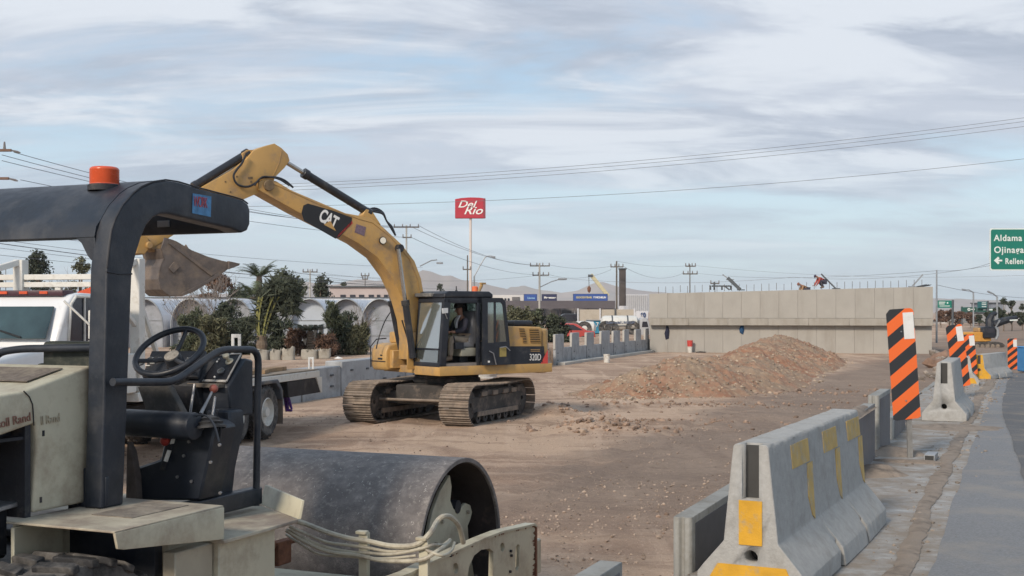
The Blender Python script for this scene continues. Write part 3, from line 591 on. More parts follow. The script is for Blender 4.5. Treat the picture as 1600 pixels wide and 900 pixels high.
# ---- roll bar : side arms, sheet rear and roof
ra = -4.36; zt = 2.30
def prf(pix, r): return [rl(x, y, r=r) for x, y in pix]
op_ = [(158, 792), (163, 640), (168, 420), (172, 384), (175, 362), (181, 343), (193, 321), (210, 302), (222, 293), (240, 285), (260, 282), (280, 285), (300, 291), (337, 301), (368, 309), (380, 313), (388, 319), (391, 328), (391, 350), (387, 360), (378, 364)]
ip_ = [(362, 357), (330, 350), (297, 342), (262, 334), (250, 335), (240, 340), (230, 351), (221, 372), (213, 398), (207, 425), (204, 500), (199, 640), (193, 792)]
def uz(x, y):
    q = rl(x, y, r=ra); return (q.y, q.z)
outer = [uz(*q) for q in op_]; inner = [uz(*q) for q in ip_]; outer[0] = (outer[0][0], 0.60); inner[-1] = (inner[-1][0], 0.60)
side = [Vector((ra, u, z)) for u, z in outer+inner]
mb = MB().extr(side, (-0.115, 0, 0)); ropsr = pt(mb, 'roll_bar_arm', M_BLK, bevel=0.014, seg=3)
mb = MB().extr([Vector((ra-1.42, p.y, p.z)) for p in side], (-0.115, 0, 0)); pt(mb, 'roll_bar_arm', M_BLK, bevel=0.014, seg=2)
# sheet: follows the curve from the rear skirt to the front
sh = [(outer[3][0]-0.004, 1.985), (outer[4][0]-0.004, 2.04)]+[(u, z+0.003) for u, z in outer[5:15]]
sh_in = [(u+0.012 if i < 3 else u, z-0.012) for i, (u, z) in enumerate(sh)][::-1]
mb = MB().extr([Vector((ra-0.10, u, z)) for u, z in sh+sh_in], (-1.33, 0, 0)); roof = pt(mb, 'roll_bar_sheet', M_BLK, ang=50)
mb = MB().box((ra-1.45, outer[17][0]-0.04, outer[19][1]-0.012), (ra-0.08, outer[17][0]-0.004, outer[14][1]-0.015)); pt(mb, 'roll_bar_front_beam', M_BLK, bevel=0.012, seg=2)
# rear skirt lower edge with curved gusset towards the post
gp = [(ra-0.10, 2.0), (ra-0.10, 1.86), (ra-0.125, 1.865), (ra-0.15, 1.89), (ra-0.19, 1.955), (ra-0.225, 1.98), (ra-0.30, 1.99), (ra-0.30, 2.0)]
mb = MB().extr([Vector((r_, 4.877, z_)) for r_, z_ in gp], (0, 0.012, 0)); pt(mb, 'gusset', M_BLK, bevel=0.003)
# base shoe of the post
mb = MB().extr([rl(x, y, u=4.87) for x, y in ((112, 798), (112, 750), (115, 738), (124, 731), (150, 729), (172, 745), (172, 790))], (0, -0.03, 0)); pt(mb, 'post_shoe', M_BLK, bevel=0.01, seg=2)
for x, y in ((122, 742), (122, 770), (122, 790), (146, 742), (146, 770)):
    c = rl(x, y, u=4.84); pt(MB().cyl(c, c+Vector((0, -0.014, 0)), 0.012, 6), 'bolt', M_BLK2, parent=ropsr)
wl = [rl(x, y, r=ra+0.001) for x, y in ((166, 424), (186, 428), (206, 428))]; pt(MB().tube(wl, 0.005, 5), 'weld_bead', M_BLK2, parent=ropsr)
wl = [Vector((ra-0.004, u, z+0.004)) for u, z in outer[2:17]]; pt(MB().tube(wl, 0.005, 5), 'weld_bead', M_BLK2, parent=ropsr)
# sticker on the arm
M_STB = M('sticker blue', (0.07, 0.22, 0.42), 0.5, var=0.3, scale=30); M_STR = M('sticker red', (0.38, 0.07, 0.09), 0.5, var=0.4, scale=50)
s0 = [rl(x, y, r=ra+0.0015) for x, y in ((301, 302), (330, 307), (329, 339), (300, 333))]; mb = MB().extr(s0, (0.0015, 0, 0)); pt(mb, 'sticker', M_STB, parent=ropsr, smooth=False)
s1 = [rl(x, y, r=ra+0.0035) for x, y in ((303, 305), (328, 309), (328, 324), (302, 320))]
q0 = rl(302.5, 322, r=ra+0.004); dirq = (rl(330, 326, r=ra+0.004)-q0)
text('lettering', 'WORK', M_STR, ropsr, XR @ q0, XR.to_3x3() @ dirq, (0, 0, 1), 0.085, 0.50, space=0.85)
ub_ = outer[17][0]-0.04; c = rl(256, 350, u=ub_); mb = MB().box((c.x-0.045, ub_-0.01, c.z-0.02), (c.x+0.045, ub_+0.01, c.z+0.02)); pt(mb, 'reflector', M('grey tag', (0.22, 0.22, 0.23), 0.5), bevel=0.002)
# beacon
bc = Vector((-4.66, 5.17, 2.255)); ax = (0, 0, 1)
mb = MB().lathe([(0.0, 0.0), (0.088, 0.0), (0.088, 0.03), (0.08, 0.035)], bc, ax, 28); bea = pt(mb, 'beacon_light', M_BLK2)
prof_ = [(0.079, 0.03)]
for k in range(9): prof_ += [(0.0790, 0.036+k*0.0095), (0.0772, 0.036+k*0.0095+0.007)]
prof_ += [(0.074, 0.124), (0.066, 0.129), (0.0, 0.131)]
mb = MB().lathe(prof_, bc, ax, 36); pt(mb, 'lens', M_ORANGE, parent=bea, ang=60)
# ---- hand rails
def rail(pix, r, rad=0.021, name='hand_rail', extra=None):
    ps = [rl(x, y, r=r) for x, y in pix]
    if extra: ps = extra(ps)
    mb = MB().tube(ps, rad, 12); return pt(mb, name, M_BLK)
rr_ = -4.27
def rounded(ps, rad=0.06, k=5):
    o = [ps[0]]
    for a, b_, c_ in zip(ps, ps[1:], ps[2:]):
        d1 = (a-b_).normalized(); d2 = (c_-b_).normalized(); t = min(rad, (a-b_).length*0.45, (c_-b_).length*0.45); s_, e_ = b_+d1*t, b_+d2*t
        for i in range(k+1):
            f = i/k; o.append((s_*(1-f)+b_*f)*(1-f)+(b_*(1-f)+e_*f)*f)
    o.append(ps[-1]); return o
rail([(176, 597), (272, 597), (344, 546), (404, 546), (400, 790)], rr_, extra=lambda p: rounded(p, 0.09))
pt(MB().tube(rounded([rl(x, y, u=5.0) for x, y in ((-14, 640), (-10, 552), (30, 545), (155, 543))], 0.10), 0.021, 12), 'hand_rail', M_BLK)
p0 = rl(200, 763, r=rr_-0.05); mb = MB().box((rr_-0.06, 4.95, ZD+0.03), (rr_+0.02, rl(406, 762, r=rr_).y, ZD+0.13)); pt(mb, 'toe_board', M_BLK, bevel=0.006)
# ---- seat, column, console
mb = MB().box((-4.98, 5.04, 1.28), (-4.55, 5.18, 1.44)).box((-5.02, 5.03, 1.26), (-4.96, 5.2, 1.32)); pt(mb, 'seat_backrest', M('seat vinyl', (0.030, 0.036, 0.030), 0.6, var=0.3, scale=6, bump=0.2, dirt=(0.12, 0.11, 0.09), damt=0.4, dscale=6), bevel=0.03, seg=3)
ctr = rl(265, 549, u=5.72); axs = Vector((0.05, -0.62, 0.78)).normalized()
u_ = axs.orthogonal(); 
def circ(c, ax, r, n=48, a0=0, a1=2*math.pi):
    x = Vector((1, 0, 0)); x = (x-ax*x.dot(ax)).normalized(); y = ax.cross(x)
    return [c+x*r*math.cos(a0+(a1-a0)*i/n)+y*r*math.sin(a0+(a1-a0)*i/n) for i in range(n)]
mb = MB().tube(circ(ctr, axs, 0.205), 0.0185, 10, close=True); sw = pt(mb, 'steering_wheel', M_BLK)
mb = MB(); hubc = ctr-axs*0.05; cp = circ(ctr, axs, 0.2, 12)
for k in (3, 7, 11):
    if True: mb.tube([hubc, hubc.lerp(cp[k], 0.5)-axs*0.01, cp[k]], 0.013, 6)
mb.cyl(hubc-axs*0.05, hubc+axs*0.015, 0.050, 20); pt(mb, 'spoke', M_BLK, parent=sw)
mb = MB().cyl(hubc+axs*0.014, hubc+axs*0.022, 0.044, 20); pt(mb, 'horn_cap', M('scuffed grey cap', (0.30, 0.28, 0.25), 0.5, var=0.4, scale=40), parent=sw)
colb = Vector((ctr.x+0.0, ctr.y+0.30, 0.80)); mb = MB().cyl(hubc-axs*0.03, hubc-axs*0.22, 0.055, 16, 0.075); pt(mb, 'steering_column', M_BLK2)
# dashboard behind the wheel
def plate3(p, q, s_, th): n_ = (q-p).cross(s_-p).normalized(); return [p, q, q+(s_-p), s_], n_*th
pa, pb, pc = rl(228, 592, u=5.80), rl(300, 592, u=5.80), rl(243, 552, u=5.98)
nrm = (pb-pa).cross(pc-pa).normalized()
mb = MB().extr([pa-Vector((0.02, 0, 0)), pb+Vector((0.05, 0, 0)), pb+(pc-pa)+Vector((0.05, 0, 0)), pc-Vector((0.02, 0, 0))], nrm*0.02); dash = pt(mb, 'dashboard', M_BLK2, bevel=0.004)
def gauge(c, nrm, r, par, face=None):
    mb = MB().lathe([(r, 0.0), (r, 0.012), (r*0.84, 0.012), (r*0.84, 0.006)], c, nrm, 20); g = pt(mb, 'gauge', M_STEEL, parent=par)
    mb = MB().cyl(c+nrm*0.001, c+nrm*0.007, r*0.84, 20); pt(mb, 'gauge_face', face or M_GAUGE, parent=par)
up_n = -nrm if nrm.z < 0 else nrm
for x, y, rr__ in ((235, 564, 0.021), (250, 563, 0.017), (226, 576, 0.019), (297, 566, 0.02)):
    t = rl(x, y, u=5.9); k = (pa-t).dot(up_n)/up_n.dot(Vector((0, 0, 1))); gauge(t+up_n*((pa-t).dot(up_n)+0.02), up_n, rr__, dash)
for x, y in ((234, 554), (294, 566), (239, 583), (243, 574), (295, 556)):
    t = rl(x, y, u=5.9); c = t+up_n*((pa-t).dot(up_n)+0.021); mb = MB().box((c.x-0.016, c.y-0.008, c.z-0.002), (c.x+0.016, c.y+0.008, c.z+0.003)); pt(mb, 'switch', M_WHITEP, parent=dash)
# instrument box right of the wheel
A, B, C_, D_ = rl(308, 595, u=5.86), rl(354, 596, u=5.86), rl(377, 553, u=6.02), rl(327, 556, u=6.02)
n2_ = (B-A).cross(D_-A).normalized(); n2_ = n2_ if n2_.z > 0 else -n2_
mb = MB().extr([A, B, C_, D_], -n2_*0.016); ins = pt(mb, 'instrument_panel', M('panel black', (0.012, 0.012, 0.015), 0.4, var=0.2), bevel=0.001)
mb = MB()
for a, b_ in ((A, B), (B, C_), (C_, D_), (D_, A)): mb.bar(a+n2_*0.002, b_+n2_*0.002, 0.008 if (a, b_) != (A, B) else 0.016, 0.006, up=n2_)
pt(mb, 'panel_trim', M('worn panel trim', (0.42, 0.40, 0.37), 0.5, var=0.3, scale=50), parent=ins)
def onins(x, y): 
    t = rl(x, y, u=5.95); ray = (t-rl(x, y, u=5.5)).normalized(); return t+ray*((A-t).dot(n2_)/ray.dot(n2_))
gauge(onins(346, 581), n2_, 0.023, ins); gauge(onins(343, 563), n2_, 0.007, ins, M_WHITEP)
kc = onins(359, 566); mb = MB().cyl(kc, kc+n2_*0.012, 0.026, 18).cyl(kc+n2_*0.01, kc+n2_*0.05, 0.012, 12).cyl(kc+n2_*0.045+Vector((-0.004, 0, 0)), kc+n2_*0.062, 0.020, 16); pt(mb, 'cream_knob', M('aged cream plastic', (0.62, 0.56, 0.42), 0.45, var=0.1), parent=ins, bevel=0.003)
for x, y in ((328, 576), (322, 585), (340, 566), (336, 590)):
    c = onins(x, y); mb = MB().cyl(c, c+n2_*0.008, 0.006, 8); pt(mb, 'switch', M_WHITEP, parent=ins)
# console body, pillars, side plates
mb = MB().extr([Vector((x_, y_, z_)) for x_, y_, z_ in ((0, A.y-0.01, A.z-0.03), (0, C_.y, C_.z-0.025), (0, C_.y+0.08, C_.z-0.04), (0, C_.y+0.08, 0.98), (0, A.y+0.02, 0.98))], (0.25, 0, 0)); mb.b.transform(Matrix.Translation((A.x-0.02, 0, 0))); pt(mb, 'console', M_BLK, bevel=0.01)
mb = MB().extr([Vector((0, y_, z_)) for y_, z_ in ((pa.y-0.01, pa.z-0.03), (pc.y, pc.z-0.03), (pc.y+0.10, pc.z-0.05), (pc.y+0.10, 0.90), (pa.y+0.10, 0.90))], (0.42, 0, 0)); mb.b.transform(Matrix.Translation((pa.x-0.05, 0, 0))); pt(mb, 'console', M_BLK2, bevel=0.01)
mb = MB().box((pa.x+0.30, 5.80, 1.155), (A.x+0.20, 5.95, 1.18)); pt(mb, 'tray', M('brown dusty tray', (0.13, 0.11, 0.09), 0.8, var=0.3, scale=12, dirt=(0.25, 0.2, 0.16), damt=0.4), bevel=0.004)
pil = [rl(x, y, u=5.6) for x, y in ((214, 604), (262, 601), (300, 672), (240, 676))]; mb = MB().extr(pil, (0, 0.05, 0)); pt(mb, 'pedestal', M('scuffed dark plate', (0.055, 0.055, 0.055), 0.7, var=0.3, scale=10, dirt=(0.12, 0.11, 0.1), damt=0.4, dscale=6), bevel=0.006)
# horizontal tube and big slanted lower housing
a, b_ = rl(196, 660, u=5.35), rl(305, 666, u=5.35)
mb = MB().cyl(a, b_, 0.075, 20); pt(mb, 'transverse_tube', M_BLK, bevel=0.01, seg=2)
hs = [rl(x, y, u=5.45) for x, y in ((262, 662), (300, 655), (322, 660), (336, 668), (330, 700), (318, 752), (312, 782), (196, 782), (200, 735), (250, 718))]
mb = MB().extr(hs, (0, 0.20, 0)); pt(mb, 'pedal_housing', M_BLK, bevel=0.012)
hs = [rl(x, y, u=5.72) for x, y in ((322, 640), (358, 642), (360, 668), (346, 735), (340, 790), (300, 790), (312, 735), (322, 700))]
mb = MB().extr(hs, (0, 0.14, 0)); pt(mb, 'lever_housing', M_BLK, bevel=0.012)
hs = [rl(x, y, u=5.70) for x, y in ((320, 700), (324, 702), (312, 790), (304, 790))]; mb = MB().extr(hs, (0, 0.03, 0)); pt(mb, 'worn_edge', M('worn brown edge', (0.16, 0.13, 0.10), 0.8, var=0.3, scale=20))
hs = [rl(x, y, u=5.40) for x, y in ((198, 690), (205, 706), (212, 745), (214, 785), (196, 785))]; mb = MB().extr(hs, (0, 0.05, 0)); pt(mb, 'floor_bracket', M('dusty brown bracket', (0.10, 0.08, 0.07), 0.8, var=0.3, scale=15), bevel=0.004)
hs = [rl(x, y, u=6.15) for x, y in ((330, 600), (420, 596), (426, 612), (400, 640), (352, 648), (330, 640))]
for x, y in ((309, 664), (316, 670), (344, 695), (288, 712), (330, 722), (278, 745), (300, 752), (345, 770), (296, 690)):
    c = rl(x, y, u=5.445); mb = MB().cyl(c, c+Vector((0, -0.01, 0)), 0.009, 8); pt(mb, 'bolt', M_STEEL)
# boot, levers and knobs
bt = rl(322, 662, u=5.42); mb = MB().lathe([(0.09, 0), (0.092, 0.012), (0.07, 0.022), (0.078, 0.034), (0.055, 0.044), (0.06, 0.056), (0.034, 0.066), (0.02, 0.075)], bt+Vector((0, 0.03, -0.03)), (-0.15, 0.1, 1), 20)
pt(mb, 'lever_boot', M('ribbed rubber boot', (0.05, 0.05, 0.052), 0.5, var=0.3, scale=20))
l0, l1 = rl(314, 646, u=5.46), rl(334, 607, u=5.56); mb = MB().tube([l0, l0.lerp(l1, 0.5), l1], [0.011, 0.008, 0.007], 8); lev = pt(mb, 'lever', M_STEEL)
mb = MB().lathe([(0.0, -0.024), (0.014, -0.021), (0.023, -0.01), (0.025, 0), (0.022, 0.012), (0.012, 0.021), (0, 0.024)], l1, (0.2, 0.2, 1), 18); pt(mb, 'knob', M_REDK, parent=lev)
for a, b_, uu in (((296, 655), (304, 600), 5.75), ((330, 665), (336, 620), 5.6)):
    p, q = rl(*a, u=uu), rl(*b_, u=uu+0.05); mb = MB().tube([p, q], 0.008, 8); pt(mb, 'lever', M_STEEL)
kp = rl(258, 688, u=5.43); mb = MB().lathe([(0, -0.03), (0.018, -0.03), (0.028, -0.012), (0.028, 0.012), (0.018, 0.03), (0, 0.03)], kp, (0.5, -0.5, 0.6), 16); pt(mb, 'emergency_button', M('red button', (0.36, 0.045, 0.035), 0.4, var=0.15), bevel=0.0)
mb = MB().extr([rl(x, y, u=5.44) for x, y in ((262, 672), (255, 715), (248, 735), (258, 735), (270, 690), (272, 676))], (0, 0.03, 0)); pt(mb, 'button_bracket', M_BLK2, bevel=0.003)
for poly in (((268, 686), (274, 685), (272, 693), (266, 694)), ((262, 703), (268, 704), (262, 722), (256, 720)), ((341, 655), (346, 664), (349, 668), (342, 667))):
    mb = MB().extr([rl(x, y, u=5.43 if poly[0][0] < 300 else 5.70) for x, y in poly], (0, -0.003, 0)); pt(mb, 'label_plate', M_WHITEP, smooth=False)
mb = MB().tube(spline([rl(x, y, u=5.36) for x, y in ((300, 655), (312, 648), (326, 652), (336, 668), (342, 690))]), 0.006, 6).tube(spline([rl(x, y, u=5.5) for x, y in ((340, 640), (337, 655), (345, 668), (343, 688))]), 0.006, 6); pt(mb, 'cable', M_BLK)
# floor under the operator's feet
mb = MB().box((-5.9, 4.95, ZD-0.05), (-4.55, 6.0, ZD-0.004)); pt(mb, 'operator_floor', M_BLK2, bevel=0.01)
# ================================================================== yellow excavator (middle)
G_ = Vector((-0.79, -0.613, 0)).normalized(); L_ = Vector((-G_.y, G_.x, 0)); L_ = Vector((0.613, -0.79, 0)).normalized()
CX = Vector((-1.45, 27.3, SITE))
XE = Matrix((G_, L_, Vector((0, 0, 1)))).transposed().to_4x4(); XE.translation = CX       # (s forward, l left, z above ground) -> world
XEi = XE.inverted()
def ex(x, y, l=None, s=None, z=None):
    if l is not None: p = onplane(x, y, CX+L_*l, L_)
    elif s is not None: p = onplane(x, y, CX+G_*s, G_)
    else: p = onz(x, y, SITE+z)
    return XEi @ p
M_YEL = M('excavator yellow', (0.47, 0.285, 0.098), 0.45, var=0.08, scale=2.0, bump=0.04, bscale=12, dirt=(0.29, 0.20, 0.12), damt=0.46, dscale=3.0, rough_var=0.15, pits=(9, 0.09, (0.12, 0.085, 0.05)))
M_YELD = M('dirty yellow paint', (0.42, 0.25, 0.08), 0.6, var=0.12, scale=3, dirt=(0.22, 0.16, 0.11), damt=0.55, dscale=3)
M_DARK = M('excavator dark grey', (0.016, 0.019, 0.027), 0.45, var=0.2, scale=3, bump=0.05, dirt=(0.07, 0.065, 0.06), damt=0.3, dscale=3)
M_CYL = M('hydraulic cylinder black', (0.022, 0.024, 0.03), 0.35, var=0.2, scale=6, dirt=(0.10, 0.09, 0.08), damt=0.3, dscale=4)
M_CHR = M('chrome rod', (0.45, 0.43, 0.40), 0.22, metal=0.9, var=0.1, scale=4)
M_TRK = M('dusty track steel', (0.20, 0.165, 0.135), 0.75, metal=0.25, var=0.25, scale=5, bump=0.3, bscale=30, dirt=(0.33, 0.265, 0.21), damt=0.5, dscale=6)
M_TRKD = M('dark undercarriage', (0.05, 0.046, 0.043), 0.8, var=0.3, scale=4, bump=0.2, dirt=(0.20, 0.16, 0.13), damt=0.4, dscale=3)
M_BUCK = M('scoured bucket steel', (0.125, 0.105, 0.095), 0.6, metal=0.3, var=0.3, scale=3, bump=0.3, bscale=20, dirt=(0.25, 0.19, 0.14), damt=0.5, dscale=2)
M_GLASS = glass('cab glass', (0.62, 0.74, 0.68), 0.45); M_GLASSW = glass('windshield sky sheen', (0.55, 0.66, 0.60), 0.95, 0.08, (0.42, 0.46, 0.42))  # windshield: sky reflection painted in as a pale diffuse colour
M_GLASS2 = glass('door glass', (0.35, 0.55, 0.50), 0.5)
exc = thing('excavator', 'yellow tracked excavator working on the dirt strip with its boom raised', 'excavator', CX, 0)
def pe(mb, name, mat, **k):
    par = k.pop('parent', exc); return mb.build(name, mat, par, X=XE, **k)
# ---- tracks
TA = R_(24); T_ = Vector((math.sin(TA), math.cos(TA), 0)); TS = Vector((math.cos(TA), -math.sin(TA), 0))
XT = Matrix((TS, T_, Vector((0, 0, 1)))).transposed().to_4x4(); XT.translation = CX+T_*-0.20+Vector((-0.02, 0.05, 0))
def ptk(mb, name, mat, **k):
    par = k.pop('parent', exc); return mb.build(name, mat, par, X=XT, **k)
HL, RT = 1.34, 0.44                                       # half distance between sprocket centres, outer radius
SHOE_W, PITCH = 0.68, 0.172
sb = MB(); sb.box((-SHOE_W/2, -PITCH*0.46, -0.012), (SHOE_W/2, PITCH*0.46, 0.006))
for gy_, hh_ in ((-0.062, 0.024), (0.0, 0.02), (0.062, 0.026)): sb.extr([(-SHOE_W/2, gy_-0.011, 0.005), (-SHOE_W/2, gy_-0.005, hh_+0.006), (-SHOE_W/2, gy_+0.005, hh_+0.006), (-SHOE_W/2, gy_+0.011, 0.005)], (SHOE_W, 0, 0))
shoe = sb.build('track_shoe', M_TRK, None, world=False, smooth=False); shoe_me = shoe.data; bpy.data.objects.remove(shoe)
per = 4*HL+2*math.pi*(RT-0.02); ns = int(per/PITCH)
for sx in (-1.16, 1.16):
    base = MB()                                            # track frame and link chain band
    band = []
    for t in np.linspace(0, 1, 61)[:-1]:
        q = t*per; r0 = RT-0.085
        # simple oval
    base.box((sx-0.19, -HL+0.05, 0.26), (sx+0.19, HL-0.05, 0.60)); base.extr([(sx-0.22, -1.0, 0.60), (sx-0.22, -0.8, 0.74), (sx-0.22, 0.8, 0.74), (sx-0.22, 1.0, 0.60)], (0.44, 0, 0))
    asm = ptk(base, 'track_frame', M_TRKD, bevel=0.02)
    for yy in (-HL, HL):
        mb = MB().lathe([(0.05, 0.19), (0.30, 0.17), (0.345, 0.07), (0.345, -0.07), (0.30, -0.17), (0.05, -0.19)], (sx, yy, RT), (1, 0, 0), 26); ptk(mb, 'idler_wheel' if yy < 0 else 'drive_sprocket', M_TRKD, parent=asm)
    for k in range(7):
        mb = MB().lathe([(0.03, 0.23), (0.10, 0.23), (0.10, -0.23), (0.03, -0.23)], (sx, -1.05+0.35*k, 0.15), (1, 0, 0), 14); ptk(mb, 'bottom_roller', M_TRKD, parent=asm)
    for k in (-0.6, 0.6):
        mb = MB().lathe([(0.02, 0.2), (0.075, 0.2), (0.075, -0.2), (0.02, -0.2)], (sx, k, 0.73), (1, 0, 0), 12); ptk(mb, 'top_roller', M_TRKD, parent=asm)
    mb = MB().bar((sx+0.235, -1.1, 0.24), (sx+0.235, 1.0, 0.24), 0.02, 0.10); ptk(mb, 'guard_rail', M_TRK, parent=asm)
    for k in (-0.75, -0.2, 0.35, 0.8):
        mb = MB().box((sx+0.18, k-0.13, 0.60), (sx+0.245, k+0.13, 0.70)); ptk(mb, 'step', M_TRK, parent=asm, bevel=0.01)
    chain = MB()
    cp_ = []
    for t in range(72):
        q = t/72*per
        if q < 2*HL: y, z = -HL+q, 2*RT-0.075-0.028*math.sin(q/(2*HL)*math.pi)
        elif q < 2*HL+math.pi*RT: a = (q-2*HL)/RT; y, z = HL+(RT-0.075)*math.sin(a), RT+(RT-0.075)*math.cos(a)
        elif q < 4*HL+math.pi*RT: y, z = HL-(q-2*HL-math.pi*RT), 0.075
        else: a = (q-4*HL-math.pi*RT)/RT; y, z = -HL-(RT-0.075)*math.sin(a), RT-(RT-0.075)*math.cos(a)
        cp_.append((y, z))
    for o_ in (-0.09, 0.09): chain.tube([Vector((sx+o_, y, z)) for y, z in cp_], 0.045, 4, close=True)
    ptk(chain, 'track_chain', M_TRKD, parent=asm)
    for k in range(ns):
        q = (k+0.5)/ns*per
        if q < 2*HL: y, z, a = -HL+q, 2*RT-0.02-0.03*math.sin(q/(2*HL)*math.pi)**2, 0
        elif q < 2*HL+math.pi*(RT-0.02): a = (q-2*HL)/(RT-0.02); y, z = HL+(RT-0.02)*math.sin(a), RT+(RT-0.02)*math.cos(a)
        elif q < 4*HL+math.pi*(RT-0.02): y, z, a = HL-(q-2*HL-math.pi*(RT-0.02)), 0.02, math.pi
        else: a = math.pi+(q-4*HL-math.pi*(RT-0.02))/(RT-0.02); y, z = -HL+(RT-0.02)*math.sin(a), RT+(RT-0.02)*math.cos(a)
        o = bpy.data.objects.new('track_shoe', shoe_me); COL.objects.link(o); o.parent = asm
        o.matrix_local = inv_of(exc) @ XT @ Matrix.Translation((sx, y, z)) @ Matrix.Rotation(-a, 4, 'X')
mb = MB().box((-1.0, -0.75, 0.38), (1.0, -0.45, 0.66)).box((-1.0, 0.45, 0.38), (1.0, 0.75, 0.66)).box((-0.75, -0.8, 0.42), (0.75, 0.8, 0.80)); ptk(mb, 'undercarriage_body', M_TRKD, bevel=0.03)
mb = MB().tube([Vector((-0.95, -1.15, 0.50)), Vector((0.95, -1.15, 0.50))], 0.03, 8); ptk(mb, 'cross_tube', M_TRK)
mb = MB().cyl((0, 0.2, 0.78), (0, 0.2, 0.98), 0.72, 40).cyl((0, 0.2, 0.84), (0, 0.2, 0.92), 0.76, 40); ptk(mb, 'slew_ring', M_TRKD, bevel=0.01)
# ---- house
B0, B1 = 1.02, 1.24
mb = MB().extr([(1.10, 1.30, B0+0.02), (1.10, 1.30, B1), (-1.98, 1.30, B1), (-1.98, 1.30, B0+0.02)], (0, -0.03, 0)).box((-1.95, -1.27, B0+0.04), (0.55, 1.27, B1-0.01)).box((0.5, -0.98, B0+0.045), (1.06, 1.26, B1-0.015)).box((1.02, 0.33, B0+0.02), (1.10, 1.27, B1)); pe(mb, 'base_frame', M_YEL, bevel=0.015, seg=2)
# counterweight : rounded in plan
cw = []
for k in range(13):
    a = -math.pi/2+math.pi*k/12; cw.append((-1.62-0.40*math.cos(a)**0.6 if abs(math.cos(a)) > 1e-6 else -1.62, 1.29*math.sin(a)))
cw = [(-1.60, 1.29), (-1.84, 1.27), (-1.97, 1.16), (-2.06, 0.8), (-2.10, 0.3), (-2.10, -0.3), (-2.06, -0.8), (-1.97, -1.16), (-1.84, -1.27), (-1.60, -1.29)]
mb = MB().extr([(x, y, B0) for x, y in cw], (0, 0, 1.0)); pe(mb, 'counterweight', M_YEL, bevel=0.07, seg=4)
# engine cover
ec = [(-1.70, 1.24), (-1.70, 2.02), (-1.64, 2.06), (-0.5, 2.09), (-0.5, 1.24)]
mb = MB().extr([(s_, 1.285, z_) for s_, z_ in ec], (0, -2.55, 0)); eng = pe(mb, 'engine_cover', M_YEL, bevel=0.03, seg=3)
# dark lower side door with the numbers, yellow above
d0 = [ex(x, y, l=1.290) for x, y in ((797, 541), (850, 541), (852, 574), (797, 574))]
mb = MB().extr(d0, (0, 0.004, 0)); sdp = pe(mb, 'side_door', M_DARK, smooth=False)
M_DEC = M('decal white', (0.75, 0.75, 0.73), 0.5, var=0.05); M_DECR = M('decal red', (0.55, 0.06, 0.05), 0.5, var=0.1); M_DECB = M('decal black', (0.018, 0.018, 0.02), 0.4, var=0.1)
q0, q1 = ex(827, 563, l=1.297), ex(845, 563, l=1.297)
text('number_decal', '320D', M_DEC, sdp, XE @ q0, (XE @ q1)-(XE @ q0), (0, 0, 1), 0.21, 0.72, ext=0.001, off=0.0)
mb = MB().extr([ex(x, y, l=1.296) for x, y in ((856, 546), (856, 570), (844, 570))], (0, 0.002, 0)); pe(mb, 'red_triangle', M_DECR, parent=sdp, smooth=False)
# ventilation grilles : recess with slats
def grille(pix, n_):
    q = [ex(x, y, l=1.288) for x, y in pix]; mb = MB().extr(q, (0, 0.004, 0)); g = pe(mb, 'vent_grille', M('vent dark', (0.045, 0.03, 0.02), 0.8), parent=eng, smooth=False)
    for k in range(n_):
        t = (k+0.5)/n_; a = q[0].lerp(q[3], t); b_ = q[1].lerp(q[2], t); mb = MB().bar(a+Vector((0, 0.008, 0)), b_+Vector((0, 0.008, 0)), 0.02, abs(q[0].z-q[3].z)/n_*0.42); o = mb.build('slat', M_YELD, eng, X=XE); o['kind'] = 'thing'; del o['kind']
grille(((827, 514), (841, 514), (845, 536), (829, 536)), 8)
grille(((811, 513), (819, 513), (822, 526), (813, 526)), 5)
grille(((817, 526), (822, 526), (823, 536), (817, 536)), 4)
grille(((829, 545), (843, 545), (843, 550), (829, 550)), 2)
sa = [ex(x, y, l=1.30) for x, y in ((849, 512), (858, 524), (858, 574))]
mb = MB().tube([Vector((-1.685, 1.297, 1.26)), Vector((-1.685, 1.297, 1.96))], 0.008, 6); pe(mb, 'panel_gap', M_DECB)
# exhaust / pre-cleaner box and rails on top
t0 = ex(801, 505, l=0.9); mb = MB().box((t0.x-0.55, 0.2, 2.07), (t0.x, 0.95, 2.20)); pe(mb, 'top_cover', M_DARK, bevel=0.05, seg=3)
mb = MB().box((-1.5, -1.1, 2.07), (-0.2, 0.15, 2.22)); pe(mb, 'engine_hood', M_YEL, bevel=0.05, seg=2)
# right-hand boxes in front of the engine (seen left of the boom)
rbx = [(1.31, 1.10), (1.36, 1.20), (1.36, 1.52), (1.29, 1.66), (1.1, 1.70), (0.2, 1.70), (0.2, 1.10)]
mb = MB().extr([(s_, -0.42, z_) for s_, z_ in rbx], (0, -0.62, 0)); tb = pe(mb, 'tool_box', M_YEL, bevel=0.05, seg=3)
mb = MB()
for z_ in (1.30,): mb.bar((1.365, -0.44, z_), (1.365, -1.02, z_), 0.01, 0.02)
pe(mb, 'box_seam', M_DECB, parent=tb)
mb = MB().box((1.362, -0.56, 1.34), (1.372, -0.74, 1.38)).box((1.362, -0.56, 1.42), (1.372, -0.64, 1.45)); pe(mb, 'latch', M_DECB, parent=tb)
mb = MB().tube([Vector((1.40, -0.98, 1.16)), Vector((1.41, -0.98, 1.62)), Vector((1.26, -0.98, 1.78)), Vector((1.0, -0.98, 1.80))], 0.014, 6); pe(mb, 'grab_rail', M_DARK)
mb = MB().box((0.1, -1.02, 1.7), (0.9, -0.44, 1.95)); pe(mb, 'fuel_tank', M_YEL, bevel=0.04, seg=2)
